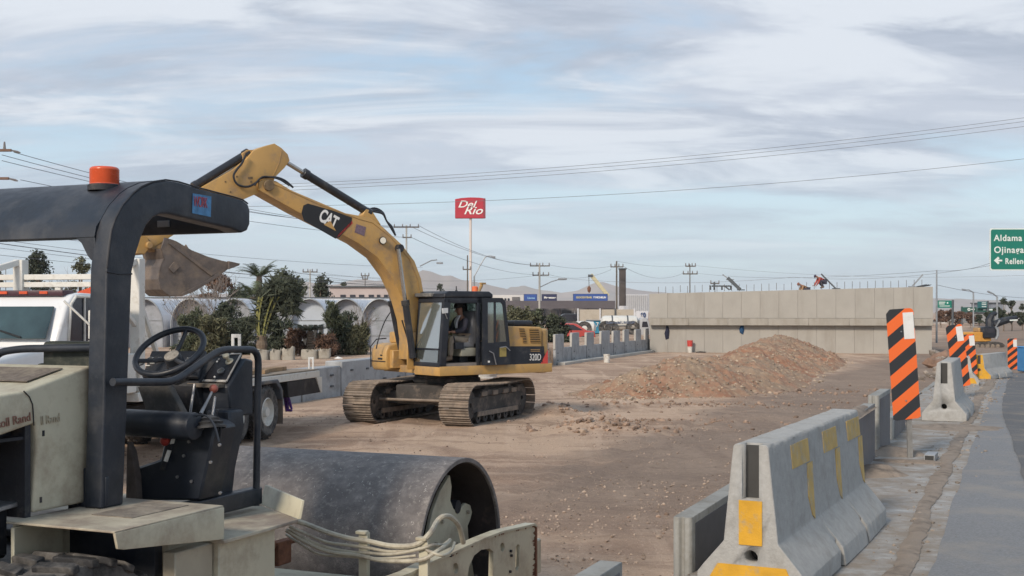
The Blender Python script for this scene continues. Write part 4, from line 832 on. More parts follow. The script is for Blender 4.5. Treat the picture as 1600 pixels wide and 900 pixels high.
mb = MB().box((0.55, -0.50, 1.15), (1.25, -0.30, 1.55)).box((0.55, 0.245, 1.15), (1.25, 0.285, 1.95)).extr([(1.0, -0.42, 1.5), (1.0, -0.42, 2.35), (0.8, -0.42, 2.45), (0.7, -0.42, 1.5)], (0, 0.05, 0)); pe(mb, 'boom_foot_bracket', M_YEL, bevel=0.015)
# ---- boom
BW = 0.24
bo = [(404, 285), (409, 281), (416, 279), (432, 283), (455, 297), (500, 316), (540, 333), (568, 338), (580, 341), (600, 356), (628, 382), (648, 408), (658, 435), (664, 470), (666, 520), (657, 562), (641, 562), (642, 530), (638, 500), (628, 465), (612, 432), (590, 402), (560, 380), (530, 364), (465, 331), (415, 303), (405, 297)]
bp_ = [ex(x, y, l=BW) for x, y in bo]
mb = MB().extr(bp_, (0, -2*BW, 0)); boom = pe(mb, 'boom', M_YEL, bevel=0.018, seg=2)
def seam_line(pix, l, r, mat, par, name='seam'):
    mb = MB().tube([ex(x, y, l=l) for x, y in pix], r, 6); return pe(mb, name, mat, parent=par)
seam_line([(418, 283), (440, 293), (500, 320), (560, 342), (582, 348), (610, 370), (640, 405), (652, 435), (658, 470)], BW+0.004, 0.007, M_YELD, boom)
M_DIRTY = M('grease stain', (0.16, 0.11, 0.06), 0.6, var=0.4, scale=10)
# CAT decal
hexp = [(474, 321), (481, 318), (520, 329), (550, 340), (549, 350), (530, 371), (524, 373), (475, 345), (471, 333)]
mb = MB().extr([ex(x, y, l=BW+0.003) for x, y in hexp], (0, 0.003, 0)); dec = pe(mb, 'decal', M_DECB, parent=boom, smooth=False)
rp0, rp1 = ex(497, 343, l=BW+0.009), ex(530, 361.5, l=BW+0.009); upv = XE.to_3x3() @ (ex(499, 324, l=BW)-ex(497, 343, l=BW))
text('decal_lettering', 'CAT', M_DEC, boom, XE @ rp0, XE.to_3x3() @ (rp1-rp0), upv, 0.37, 0.62, ext=0.001, off=0.012, space=0.93)
mb = MB().extr([ex(x, y, l=BW+0.012) for x, y in ((516, 345), (525, 361), (506, 351))], (0, 0.002, 0)); pe(mb, 'yellow_triangle', M_YEL, parent=boom, smooth=False)
mb = MB().extr([ex(x, y, l=BW+0.004) for x, y in ((550, 345), (551, 349), (533, 366), (525, 373), (529, 366))], (0, 0.002, 0)); pe(mb, 'red_triangle', M_DECR, parent=boom, smooth=False)
mb = MB().extr([ex(x, y, l=BW+0.004) for x, y in ((557, 350), (572, 355), (569, 369), (554, 363))], (0, 0.002, 0)); pe(mb, 'faded_sticker', M('faded purple sticker', (0.17, 0.12, 0.15), 0.6, var=0.3, scale=30), parent=boom, smooth=False)
# work lamp
c = ex(597, 376, l=BW); mb = MB().lathe([(0.075, 0), (0.085, 0.05), (0.075, 0.07)], c, (0.2, 1, 0), 20); lm = pe(mb, 'work_lamp', M_DECB, parent=boom)
mb = MB().cyl(c+Vector((0.01, 0.05, 0)), c+Vector((0.012, 0.066, 0)), 0.068, 18); pe(mb, 'lamp_lens', M('lamp lens', (0.75, 0.72, 0.62), 0.15, var=0.1), parent=boom)
# pins
for (x, y, r0, l_) in ((419, 290, 0.11, 0.30), (622, 388, 0.085, 0.36), (650, 556, 0.10, 0.32)):
    c = ex(x, y, l=BW); mb = MB().cyl(Vector((c.x, l_, c.z)), Vector((c.x, -l_, c.z)), r0, 20); pe(mb, 'pin', M_DIRTY if r0 > 0.1 else M_CYL, parent=boom, bevel=0.008)
c = ex(422, 290, l=BW); mb = MB().extr([ex(x, y, l=BW+0.02) for x, y in ((412, 288), (418, 284), (426, 288), (426, 296), (420, 298), (413, 295))], (0, 0.03, 0)); pe(mb, 'pin_collar', M_DIRTY, parent=boom, bevel=0.006)
# ---- stick
SW = 0.17
so = [(397, 235), (412, 229), (429, 224), (440, 231), (450, 241), (453, 251), (445, 262), (430, 277), (424, 294), (405, 301), (380, 312), (330, 338), (280, 362), (238, 388), (224, 392), (216, 384), (219, 370), (240, 345), (280, 316), (317, 292), (365, 265), (385, 249)]
mb = MB().extr([ex(x, y, l=SW) for x, y in so], (0, -2*SW, 0)); stick = pe(mb, 'stick', M_YEL, bevel=0.015, seg=2)
seam_line([(440, 236), (436, 255), (430, 268), (426, 276)], SW+0.003, 0.007, M_YELD, stick)
mb = MB()
for x, y, w_, h_ in ((391, 278, 7, 3), (392, 284, 3, 3), (370, 276, 2, 2), (340, 302, 3, 3), (360, 300, 2, 2), (352, 284, 2, 2)): mb.extr([ex(x+a, y+b_, l=SW+0.002) for a, b_ in ((-w_/2, -h_/2), (w_/2, -h_/2-0.5), (w_/2, h_/2), (-w_/2, h_/2))], (0, 0.006, 0))
o = pe(mb, 'grease_marks', M_DIRTY, parent=stick, smooth=False); o['kind'] = 'stuff'
hosep = [(384, 242), (378, 255), (370, 265), (365, 275), (369, 286), (378, 291), (390, 291), (402, 284), (409, 278), (430, 277), (445, 282), (458, 293)]
mb = MB().tube(spline([ex(x, y, l=SW+0.06) for x, y in hosep], 5), 0.022, 8); pe(mb, 'hydraulic_hose', M_CYL, parent=stick)
mb = MB().tube(spline([ex(x, y, l=SW+0.10) for x, y in ((398, 290), (404, 281), (412, 276), (425, 277), (438, 281), (452, 290))], 5), 0.018, 8); pe(mb, 'hydraulic_hose', M_CYL, parent=stick)
def cylinder(a, b_, l, frac, r1, r2, name, par, ends=True):
    """barrel from a towards b, chrome rod for the rest"""
    A, B_ = ex(*a, l=l), ex(*b_, l=l); Mi = A.lerp(B_, frac); d = (B_-A).normalized()
    mb = MB().cyl(A, Mi, r1, 20).cyl(Mi-d*0.10, Mi+d*0.02, r1*1.22, 20).cyl(A-d*0.02, A+d*0.08, r1*1.1, 16); c_ = pe(mb, name, M_CYL, parent=par, bevel=0.006)
    if frac < 0.97:
        mb = MB().cyl(Mi, B_, r2, 14); pe(mb, 'piston_rod', M_CHR, parent=par)
    return c_
cylinder((577, 333), (448, 254), 0.0, 0.80, 0.088, 0.048, 'stick_cylinder', boom)
cylinder((303, 291), (388, 239), 0.0, 0.99, 0.082, 0.04, 'bucket_cylinder', stick)
mb = MB().extr([ex(x, y, l=0.09) for x, y in ((566, 337), (572, 326), (582, 330), (596, 352))], (0, -0.18, 0)); pe(mb, 'cylinder_bracket', M_YEL, parent=boom, bevel=0.01)
mb = MB().extr([ex(x, y, l=0.09) for x, y in ((380, 252), (378, 240), (386, 234), (398, 234), (400, 240))], (0, -0.18, 0)); pe(mb, 'cylinder_bracket', M_YELD, parent=stick, bevel=0.01)
for off in (0.0, 0.07, -0.07):
    pth = [(572+off*30, 330), (585, 328+off*40), (598, 333+off*20), (604, 345), (612, 356+off*30), (618, 368)]
    mb = MB().tube(spline([ex(x, y, l=off) for x, y in pth], 5), 0.021, 8); pe(mb, 'hydraulic_hose', M_CYL, parent=boom)
# boom cylinders, one on each side
cylinder((645, 558), (622, 389), BW+0.12, 0.52, 0.075, 0.045, 'boom_cylinder', boom)
A = ex(634, 575, l=0.34); 
for l_, a, b_, fr in ((-0.40, (632, 573), (606, 440), 0.77),):
    cylinder(a, b_, l_, fr, 0.075, 0.045, 'boom_cylinder', boom)
mb = MB().tube(spline([ex(x, y, l=-0.5) for x, y in ((617, 478), (604, 497), (596, 515), (590, 535), (588, 545))], 5), 0.013, 6); pe(mb, 'hydraulic_hose', M_CYL, parent=boom)
mb = MB().tube(spline([ex(x, y, l=0.2) for x, y in ((628, 500), (634, 520), (640, 540), (641, 560), (646, 575))], 5), 0.016, 6).tube(spline([ex(x, y, l=0.28) for x, y in ((632, 500), (638, 520), (645, 540), (646, 560), (650, 572))], 5), 0.016, 6); pe(mb, 'hydraulic_hose', M_CYL, parent=boom)
# ---- bucket and linkage
bk = [(257, 371), (268, 374), (276, 377), (300, 391), (325, 401), (346, 407), (360, 410), (364, 414), (352, 424), (338, 434), (322, 444), (304, 455), (284, 463), (264, 462), (252, 452), (247, 436), (250, 418), (256, 404), (252, 388)]
near = [ex(x, y, l=0.50) for x, y in bk]
shell = MB(); K = len(near)
for sgn, l_ in ((1, 0.50), (-1, -0.50)):
    P_ = [Vector((p.x, l_, p.z)) for p in near]; shell.extr(P_, (0, -0.035*sgn, 0))
for i in range(11, K-1):                                   # curved back, from the lip round to the hinge, 30 mm plate
    a, b_ = near[i], near[i+1]; cen_ = sum(near, Vector())/K
    shell.extr([a, b_, b_+(cen_-b_).normalized()*0.035, a+(cen_-a).normalized()*0.035], (0, -1.0, 0))
for i in range(5, 11):
    a, b_ = near[i], near[i+1]; cen_ = sum(near, Vector())/K
    shell.extr([a, b_, b_+(cen_-b_).normalized()*0.035, a+(cen_-a).normalized()*0.035], (0, -1.0, 0))
bucket = pe(shell, 'bucket', M_BUCK, bevel=0.004)
mb = MB().extr([ex(x, y, l=0.505) for x, y in ((262, 380), (268, 381), (334, 428), (330, 432))], (0, 0.02, 0)); pe(mb, 'side_cutter', M_BUCK, parent=bucket, bevel=0.004)
mb = MB().extr([ex(x, y, l=0.505) for x, y in ((263, 419), (271, 409), (280, 417), (270, 427))], (0, 0.03, 0)); pe(mb, 'wear_plate', M_BUCK, parent=bucket, bevel=0.004)
mb = MB().extr([ex(x, y, l=0.505) for x, y in ((283, 459), (300, 450), (322, 439), (340, 427), (344, 430), (322, 444), (304, 455), (284, 463))], (0, 0.02, 0)); pe(mb, 'edge_plate', M_BUCK, parent=bucket, bevel=0.003)
for k in range(5):
    l_ = 0.50-0.24*k; tp_ = [Vector((q.x, l_-0.045, q.z)) for q in (ex(356, 408, l=0.5), ex(374, 412, l=0.5), ex(372, 415, l=0.5), ex(356, 421, l=0.5))]
    mb = MB().extr(tp_, (0, 0.09, 0)); pe(mb, 'bucket_tooth', M_BUCK, parent=bucket, bevel=0.006)
for x, y in ((290, 380), (292, 386)):
    pass
t_ = [ex(x, y, l=0.5) for x, y in ((289, 386), (291, 382), (296, 390))]; mb = MB().extr(t_, (0, -0.05, 0)); pe(mb, 'side_tooth', M_BUCK, parent=bucket)
mb = MB().extr([ex(x, y, l=0.16) for x, y in ((232, 372), (240, 362), (262, 366), (268, 384), (262, 398), (246, 396), (234, 388))], (0, -0.32, 0)); pe(mb, 'bucket_ear', M('worn tan casting', (0.33, 0.21, 0.10), 0.7, var=0.3, scale=5, dirt=(0.16, 0.11, 0.07), damt=0.5), parent=bucket, bevel=0.02)
mb = MB().extr([ex(x, y, l=0.22) for x, y in ((214, 372), (222, 366), (232, 372), (236, 386), (226, 398), (214, 396))], (0, -0.44, 0)).cyl(Vector((ex(226, 384, l=0).x, 0.28, ex(226, 384, l=0).z)), Vector((ex(226, 384, l=0).x, -0.28, ex(226, 384, l=0).z)), 0.07, 14); pe(mb, 'bucket_link', M_YELD, parent=bucket, bevel=0.015)
# ---- cab
CT = 2.83; CL, CR_ = 1.29, 0.29                             # left and right faces of the cab
sF, sB = 1.08, -0.26
def post(a, b_, w_=0.07, d=0.07): return MB().bar(a, b_, w_, d)
cabp = exc
# pillars
fs = 0.90                                                   # the front corner pillar is wide and leans back a little
mb = MB()
mb.extr([(1.08, CL, B1), (0.93, CL, B1), (0.80, CL, 2.68), (0.97, CL, 2.68)], (0, -0.10, 0))
mb.extr([(1.08, CR_, B1), (0.95, CR_, B1), (0.86, CR_, 2.68), (0.97, CR_, 2.68)], (0, 0.06, 0))
mb.extr([(1.10, CL, B1-0.02), (1.10, CL, 1.32), (1.03, CL, 1.32), (1.03, CL, B1-0.02)], (0, CR_-CL, 0))
mb.extr([(0.985, CL, 2.60), (0.96, CL, 2.70), (0.90, CL, 2.70), (0.93, CL, 2.60)], (0, CR_-CL, 0))
mb.box((0.02, CL-0.06, B1), (0.12, CL, 2.70)); mb.box((sB, CL-0.07, B1), (sB+0.12, CL-0.02, 2.70)); mb.box((sB, CR_, B1), (sB+0.10, CR_+0.06, 2.70)); mb.box((0.25, CR_, B1), (0.33, CR_+0.04, 2.70))
mb.box((sB, CR_+0.05, B1), (sB+0.04, CL-0.05, 1.75)); mb.box((sB, CR_, 1.24), (0.95, CR_+0.04, 1.60)); mb.box((sB+0.02, CR_, 2.62), (0.9, CR_+0.04, 2.72)); mb.box((sB, CL-0.045, 2.58), (0.9, CL, 2.70)); mb.box((sB, CR_+0.04, 2.60), (sB+0.05, CL-0.05, 2.70))
cab = pe(mb, 'cab_frame', M_DARK, bevel=0.012, seg=2)
mb = MB().extr([(1.00, CL+0.02, 2.70), (0.98, CL+0.02, 2.78), (0.86, CL+0.02, 2.84), (-0.20, CL+0.02, 2.84), (-0.30, CL+0.02, 2.78), (-0.30, CL+0.02, 2.70)], (0, -(CL-CR_+0.04), 0)); pe(mb, 'cab_roof', M_DARK, bevel=0.03, seg=3)
mb = MB().box((0.80, CR_-0.05, 2.72), (1.04, CL-0.40, 2.80)); pe(mb, 'sun_visor', M('grey metal visor', (0.10, 0.10, 0.10), 0.6, var=0.3, dirt=(0.25, 0.24, 0.22), damt=0.5, dscale=6), bevel=0.01)
# panes
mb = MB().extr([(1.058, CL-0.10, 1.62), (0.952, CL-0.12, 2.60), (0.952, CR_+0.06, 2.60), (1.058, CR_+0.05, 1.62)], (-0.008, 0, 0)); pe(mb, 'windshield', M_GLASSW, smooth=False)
mb = MB().extr([(1.085, CL-0.10, 1.32), (1.062, CL-0.10, 1.58), (1.062, CR_+0.05, 1.58), (1.085, CR_+0.05, 1.32)], (-0.008, 0, 0)); pe(mb, 'lower_windshield', M_GLASS2, smooth=False)
mb = MB().bar((1.066, CL-0.08, 1.60), (1.066, CR_+0.04, 1.60), 0.03, 0.03); pe(mb, 'windshield_bar', M_DARK)
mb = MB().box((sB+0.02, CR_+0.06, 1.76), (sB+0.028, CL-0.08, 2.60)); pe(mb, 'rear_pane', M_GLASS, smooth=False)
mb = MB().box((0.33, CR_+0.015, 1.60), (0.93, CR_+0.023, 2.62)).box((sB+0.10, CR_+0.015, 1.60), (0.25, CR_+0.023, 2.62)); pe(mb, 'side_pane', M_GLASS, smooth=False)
# open door folded back against the side
def dpl(l_, th, o_): return [Vector((s_, l_, z_)) for s_, z_ in o_]
dl = CL+0.05; do = [(0.03, B1), (0.03, 2.70), (-0.50, 2.70), (-0.58, 2.62), (-0.70, 1.70), (-0.72, B1)]
di = [(-0.10, 1.72), (-0.10, 2.60), (-0.47, 2.60), (-0.52, 2.55), (-0.63, 1.75)]
b = bmesh.new()
def lp(ps):
    vs = [b.verts.new((s_, dl, z_)) for s_, z_ in ps]; return [b.edges.new((vs[i], vs[(i+1) % len(vs)])) for i in range(len(vs))]
es_ = lp(do)+lp(di); bmesh.ops.triangle_fill(b, use_beauty=True, edges=es_); r_ = bmesh.ops.extrude_face_region(b, geom=list(b.faces)); bmesh.ops.translate(b, verts=[g for g in r_['geom'] if isinstance(g, bmesh.types.BMVert)], vec=(0, 0.045, 0))
mb = MB(); mb.b.free(); mb.b = b; door = pe(mb, 'cab_door', M_DARK)
mb = MB().extr([(s_, dl+0.02, z_) for s_, z_ in di], (0, 0.006, 0)); pe(mb, 'door_pane', M_GLASS2, parent=door, smooth=False)
mb = MB().bar((-0.30, dl+0.03, 1.72), (-0.30, dl+0.03, 2.60), 0.035, 0.035); pe(mb, 'glazing_bar', M_DARK, parent=door)
mb = MB().tube([Vector((-0.40, dl+0.08, 1.62)), Vector((-0.55, dl+0.10, 1.64)), Vector((-0.68, dl+0.08, 1.55))], 0.012, 6).tube([Vector((-0.12, dl+0.07, 1.55)), Vector((-0.22, dl+0.09, 1.50)), Vector((-0.30, dl+0.08, 1.25))], 0.012, 6); pe(mb, 'door_handle', M_STEEL, parent=door)
mb = MB().box((-0.42, dl+0.046, 1.42), (-0.60, dl+0.052, 1.62)); pe(mb, 'yellow_label', M('dull yellow label', (0.30, 0.24, 0.08), 0.6, var=0.3), parent=door)
mb = MB().box((-0.10, dl+0.046, 1.30), (-0.15, dl+0.052, 1.34)); pe(mb, 'white_label', M_DEC, parent=door)
# interior
mb = MB().box((sB+0.02, CR_+0.02, B1), (1.04, CL-0.02, 1.30)); pe(mb, 'cab_floor', M('pale dusty cab floor', (0.20, 0.18, 0.165), 0.8, var=0.2))
M_SEAT = M('grey seat cloth', (0.16, 0.165, 0.18), 0.9, var=0.15, scale=10); M_BEIGE = M('beige seat base', (0.25, 0.245, 0.20), 0.7, var=0.15)
mb = MB().box((0.02, 0.62, 1.62), (0.50, 1.08, 1.74)); pe(mb, 'seat_cushion', M_SEAT, bevel=0.04, seg=3)
mb = MB().extr([(0.10, 0.62, 1.68), (0.20, 0.62, 1.72), (0.08, 0.62, 2.30), (0.02, 0.62, 2.42), (-0.06, 0.62, 2.42), (-0.08, 0.62, 1.70)], (0, 0.46, 0)); pe(mb, 'seat_backrest', M_SEAT, bevel=0.04, seg=3)
mb = MB().box((0.05, 0.66, 1.44), (0.46, 1.18, 1.62)); pe(mb, 'seat_base', M_BEIGE, bevel=0.03, seg=2)
mb = MB().box((0.14, 0.70, 1.29), (0.36, 1.0, 1.45)); pe(mb, 'seat_pedestal', M_DARK, bevel=0.02)
mb = MB().box((0.40, 1.06, 1.60), (0.62, 1.20, 1.74)).tube([Vector((0.58, 1.13, 1.72)), Vector((0.62, 1.13, 1.88))], 0.014, 8); pe(mb, 'left_console', M_DARK, bevel=0.02)
mb = MB().box((0.0, CR_+0.04, 1.30), (0.75, CR_+0.20, 1.75)); pe(mb, 'right_console', M_DARK, bevel=0.02)
mb = MB().box((-0.24, CR_+0.06, B1), (-0.20, CL-0.08, 1.75)); pe(mb, 'rear_panel', M_DARK)
# roof bits : beacon, lamp arm, mirrors
c = ex(742, 447, l=0.8); mb = MB().lathe([(0, 0), (0.075, 0), (0.07, 0.02), (0.07, 0.10), (0.05, 0.12), (0, 0.12)], Vector((c.x, 0.8, 2.84)), (0, 0, 1), 18); pe(mb, 'beacon_light', M('excavator beacon orange', (0.70, 0.16, 0.06), 0.3, var=0.1))
mb = MB().tube([Vector((-0.20, 0.9, 2.82)), Vector((-0.27, 0.9, 2.95)), Vector((-0.31, 0.9, 3.02))], [0.03, 0.04, 0.025], 8).box((-0.38, 0.86, 3.0), (-0.26, 0.94, 3.04)); pe(mb, 'rear_lamp_arm', M_YELD)
c = ex(713, 449, l=0.6); mb = MB().tube([Vector((c.x, 0.6, 2.83)), Vector((c.x, 0.6, 2.96))], 0.012, 6).cyl(Vector((c.x, 0.6, 2.84)), Vector((c.x, 0.6, 2.87)), 0.03, 10); pe(mb, 'antenna', M_DECB)
mb = MB().extr([ex(x, y, l=CL+0.08) for x, y in ((690, 482), (699, 481), (699, 489), (691, 490))], (0, 0.03, 0)).tube([Vector((0.90, CL, 2.25)), ex(694, 486, l=CL+0.09)], 0.01, 6); pe(mb, 'mirror', M('mirror glass', (0.5, 0.52, 0.54), 0.15, var=0.1), bevel=0.003)
# ---- operator
M_SKIN = M('operator skin', (0.26, 0.14, 0.095), 0.6, var=0.1); M_NAVY = M('dark navy jacket', (0.022, 0.022, 0.034), 0.85, var=0.3, scale=12, bump=0.3); M_KHAKI = M('khaki trousers', (0.26, 0.215, 0.165), 0.85, var=0.15, scale=10, bump=0.2)
M_SHIRT = M('white shirt', (0.55, 0.56, 0.60), 0.8, var=0.1); M_SHOE = M('tan boots', (0.17, 0.12, 0.08), 0.8)
def skin_obj(name, verts, edges, radii, mat, parent=None, root=0, sub=2, X=None, worldmat=None):
    me = bpy.data.meshes.new(name); me.from_pydata([tuple(v) for v in verts], edges, []); o = bpy.data.objects.new(name, me); COL.objects.link(o)
    sk = o.modifiers.new('skin', 'SKIN'); sk.use_smooth_shade = True; sk.branch_smoothing = 0.4
    for i, r in enumerate(radii):
        r = (r, r) if not isinstance(r, tuple) else r; me.skin_vertices[0].data[i].radius = r
    me.skin_vertices[0].data[root].use_root = True
    sb_ = o.modifiers.new('sub', 'SUBSURF'); sb_.levels = sub; sb_.render_levels = sub
    bpy.context.view_layer.update(); dg = bpy.context.evaluated_depsgraph_get(); nm = bpy.data.meshes.new_from_object(o.evaluated_get(dg)); bpy.data.objects.remove(o)
    for p in nm.polygons: p.use_smooth = True
    nm.materials.clear(); nm.materials.append(mat); o = bpy.data.objects.new(name, nm); COL.objects.link(o)
    if parent is not None: o.parent = parent
    return o
def person(label, loc, rotz, J, mats, cap=None, vest=None, hard=False, group=None, shirt=None, sc=1.0):
    """J : joint positions in the person's own frame (x forward, y left, z up)"""
    J = {k: Vector(v)*sc for k, v in J.items()}
    order = ['pelvis', 'waist', 'chest', 'neck', 'headb', 'headt', 'shl', 'ell', 'wrl', 'hal', 'shr', 'elr', 'wrr', 'har', 'hil', 'knl', 'anl', 'tol', 'hir', 'knr', 'anr', 'tor']
    ed = [('pelvis', 'waist'), ('waist', 'chest'), ('chest', 'neck'), ('neck', 'headb'), ('headb', 'headt'), ('chest', 'shl'), ('shl', 'ell'), ('ell', 'wrl'), ('wrl', 'hal'), ('chest', 'shr'), ('shr', 'elr'), ('elr', 'wrr'), ('wrr', 'har'),
          ('pelvis', 'hil'), ('hil', 'knl'), ('knl', 'anl'), ('anl', 'tol'), ('pelvis', 'hir'), ('hir', 'knr'), ('knr', 'anr'), ('anr', 'tor')]
    rad = dict(pelvis=(.12, .14), waist=(.10, .13), chest=(.11, .15), neck=.05, headb=(.085, .075), headt=(.09, .075), shl=.06, ell=.045, wrl=.03, hal=.035, shr=.06, elr=.045, wrr=.03, har=.035, hil=.085, knl=.06, anl=.04, tol=.035, hir=.085, knr=.06, anr=.04, tor=.035)
    ix = {k: i for i, k in enumerate(order)}
    def mk(name, keys, ro, mat, parent=None, root='pelvis'):
        sub_ = [k for k in order if k in keys]; ii = {k: i for i, k in enumerate(sub_)}
        rr = []
        for k in sub_:
            r = ro.get(k, rad[k]) if isinstance(ro, dict) else rad[k]; rr.append(tuple(v*sc for v in r) if isinstance(r, tuple) else r*sc)
        return skin_obj(name, [J[k] for k in sub_], [(ii[a], ii[b_]) for a, b_ in ed if a in keys and b_ in keys], rr, mat, parent, ii.get(root, 0))
    body = mk('person', order, {}, mats['skin']); body.location = loc; body.rotation_euler = (0, 0, rotz); tag(body, label, 'person', group)
    g = lambda *ks: {k: (tuple(v+0.025 for v in rad[k]) if isinstance(rad[k], tuple) else rad[k]+0.02) for k in ks}
    ks = ('pelvis', 'waist', 'chest', 'shl', 'ell', 'wrl', 'shr', 'elr', 'wrr'); mk('jacket', ks, g(*ks), mats['jacket'], body)
    ks = ('pelvis', 'hil', 'knl', 'anl', 'hir', 'knr', 'anr'); mk('trousers', ks, g(*ks), mats['trousers'], body)
    for s_ in ('l', 'r'):
        a, t_ = J['an'+s_], J['to'+s_]; mb = MB().tube([a+Vector((0, 0, 0.06))*sc, a-Vector((0, 0, 0.02))*sc, a.lerp(t_, .6), t_+(t_-a).normalized()*0.04*sc], [0.05*sc, 0.058*sc, 0.056*sc, 0.036*sc], 10)
        mb.build('boot', mats['shoe'], body, world=False)
    hd = (J['headt']-J['headb']).normalized(); hc = J['headb'].lerp(J['headt'], 0.45); fw = Vector((1, 0, 0)); fw = (fw-hd*fw.dot(hd)).normalized(); sd_ = hd.cross(fw)
    mb = MB().tube([hc+fw*0.085*sc+hd*0.02*sc, hc+fw*0.115*sc-hd*0.02*sc, hc+fw*0.095*sc-hd*0.035*sc], [0.008*sc, 0.016*sc, 0.010*sc], 8); mb.build('nose', mats['skin'], body, world=False)
    for s_ in (-1, 1):
        mb = MB().lathe([(0.0, -0.008), (0.022*sc, -0.005), (0.026*sc, 0.004), (0.0, 0.008)], hc+sd_*s_*0.083*sc, sd_*s_, 12); mb.build('ear', mats['skin'], body, world=False)
        mb = MB().lathe([(0.0, -0.004), (0.011*sc, 0.0), (0.0, 0.006)], hc+fw*0.088*sc+sd_*s_*0.032*sc+hd*0.022*sc, fw, 8); mb.build('eye', M_DECB, body, world=False)
    mb = MB().bar(hc+fw*0.088*sc-hd*0.058*sc-sd_*0.024*sc, hc+fw*0.088*sc-hd*0.058*sc+sd_*0.024*sc, 0.010*sc, 0.010*sc); mb.build('mouth', M('lip', (0.22, 0.09, 0.07), 0.6), body, world=False)
    prof_ = [(0.100, -0.005), (0.104, 0.02), (0.098, 0.055), (0.07, 0.088), (0.03, 0.10), (0.0, 0.102)]
    mb = MB().lathe([(r*sc, h*sc) for r, h in prof_], hc+hd*0.045*sc, hd, 20); c_ = mb.build('hard_hat' if hard else 'cap', cap, body, world=False)
    a = hc+hd*0.048*sc; mb = MB().extr([a+fw*0.085*sc+sd_*0.07*sc, a+fw*0.15*sc+sd_*0.05*sc, a+fw*0.165*sc, a+fw*0.15*sc-sd_*0.05*sc, a+fw*0.085*sc-sd_*0.07*sc], hd*0.010*sc); mb.build('peak', cap, body, world=False)
    for s_ in ('l', 'r'):                                   # five fingers a hand
        w0, h0 = J['wr'+s_], J['ha'+s_]; d = (h0-w0).normalized(); sdv = d.cross(Vector((0, 0, 1)));
        sdv = sdv.normalized() if sdv.length > .05 else Vector((0, 1, 0)); dn = d.cross(sdv).normalized()
        for k, ln in enumerate((0.065, 0.08, 0.085, 0.08, 0.06)):
            if k == 0: b0 = h0-d*0.02*sc+sdv*0.036*sc; p_ = [b0, b0+(d+sdv)*0.025*sc, b0+(d*1.4+sdv*0.7)*0.04*sc]
            else: b0 = h0+sdv*(0.030-0.02*(k-1))*sc; p_ = [b0, b0+d*ln*0.5*sc, b0+d*ln*0.8*sc+dn*0.02*sc, b0+d*ln*0.85*sc+dn*0.045*sc]
            MB().tube(p_, [0.0095*sc]*len(p_), 6).build('finger', mats['skin'], body, world=False)
    if shirt is not None:
        c0, c1 = J['waist'].lerp(J['neck'], 0.25), J['neck']; f_ = Vector((1, 0, 0))
        mb = MB().extr([c0+f_*0.158*sc+Vector((0, 0.02, 0)), c0.lerp(c1, .5)+f_*0.155*sc+Vector((0, 0.05, 0)), c1+f_*0.06*sc+Vector((0, 0.06, 0)), c1+f_*0.06*sc-Vector((0, 0.06, 0)), c0.lerp(c1, .5)+f_*0.155*sc-Vector((0, 0.05, 0)), c0+f_*0.158*sc-Vector((0, 0.02, 0))], (-0.03, 0, 0)); mb.build('shirt_front', shirt, body, world=False)
    return body
ang_g = math.atan2(G_.y, G_.x)
J = dict(pelvis=(0, 0, 0), waist=(0.0, 0, .17), chest=(0.02, 0, .38), neck=(0.05, 0, .54), headb=(0.075, 0, .62), headt=(0.10, 0, .74), shl=(0.03, .19, .46), ell=(.13, .25, .22), wrl=(.34, .18, .18), hal=(.41, .17, .19),
         shr=(0.03, -.19, .46), elr=(.10, -.26, .22), wrr=(.30, -.22, .17), har=(.37, -.21, .18), hil=(.03, .10, -.01), knl=(.40, .17, .05), anl=(.46, .20, -.36), tol=(.57, .21, -.40), hir=(.03, -.10, -.01), knr=(.42, -.16, .05), anr=(.50, -.17, -.36), tor=(.62, -.18, -.40))
op = person('operator in dark jacket, white shirt and cap sitting in the open excavator cab', XE @ Vector((0.22, 0.88, 1.78)), ang_g, J, dict(skin=M_SKIN, jacket=M_NAVY, trousers=M_KHAKI, shoe=M_SHOE), cap=M('black cap', (0.02, 0.018, 0.018), 0.8), shirt=M_SHIRT)
# ================================================================== barriers, panels, markers, piles, walls
M_CONC = M('barrier concrete', (0.36, 0.355, 0.34), 0.88, var=0.10, scale=22, bump=0.45, bscale=55, dirt=(0.28, 0.27, 0.25), damt=0.42, dscale=6, pits=(30, 0.11, (0.14, 0.135, 0.125)))
M_CONC2 = M('panel concrete', (0.27, 0.27, 0.255), 0.85, var=0.16, scale=2.5, bump=0.3, bscale=35, dirt=(0.17, 0.155, 0.13), damt=0.45, dscale=3)
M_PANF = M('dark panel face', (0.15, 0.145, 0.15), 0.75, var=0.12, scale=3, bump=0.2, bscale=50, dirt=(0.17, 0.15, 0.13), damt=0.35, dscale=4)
M_YP = M('yellow road paint', (0.58, 0.31, 0.025), 0.7, var=0.12, scale=8, bump=0.25, bscale=50, dirt=(0.33, 0.27, 0.17), damt=0.35, dscale=9)
M_YPF = M('faded yellow paint', (0.50, 0.345, 0.125), 0.8, var=0.15, scale=10, bump=0.25, bscale=50, dirt=(0.36, 0.33, 0.27), damt=0.42, dscale=12)
M_HOLE = M('dark hollow', (0.05, 0.05, 0.05), 0.9)
def cut(o, cutters):
    """real openings: subtract closed meshes from o"""
    tmp = []
    for c in cutters:
        m_ = o.modifiers.new('cut', 'BOOLEAN'); m_.operation = 'DIFFERENCE'; m_.solver = 'EXACT'; m_.object = c; tmp.append(c)
    bpy.context.view_layer.update(); dg = bpy.context.evaluated_depsgraph_get(); nm = bpy.data.meshes.new_from_object(o.evaluated_get(dg))
    o.modifiers.clear(); old = o.data; o.data = nm; bpy.data.meshes.remove(old)
    for c in tmp: bpy.data.objects.remove(c)
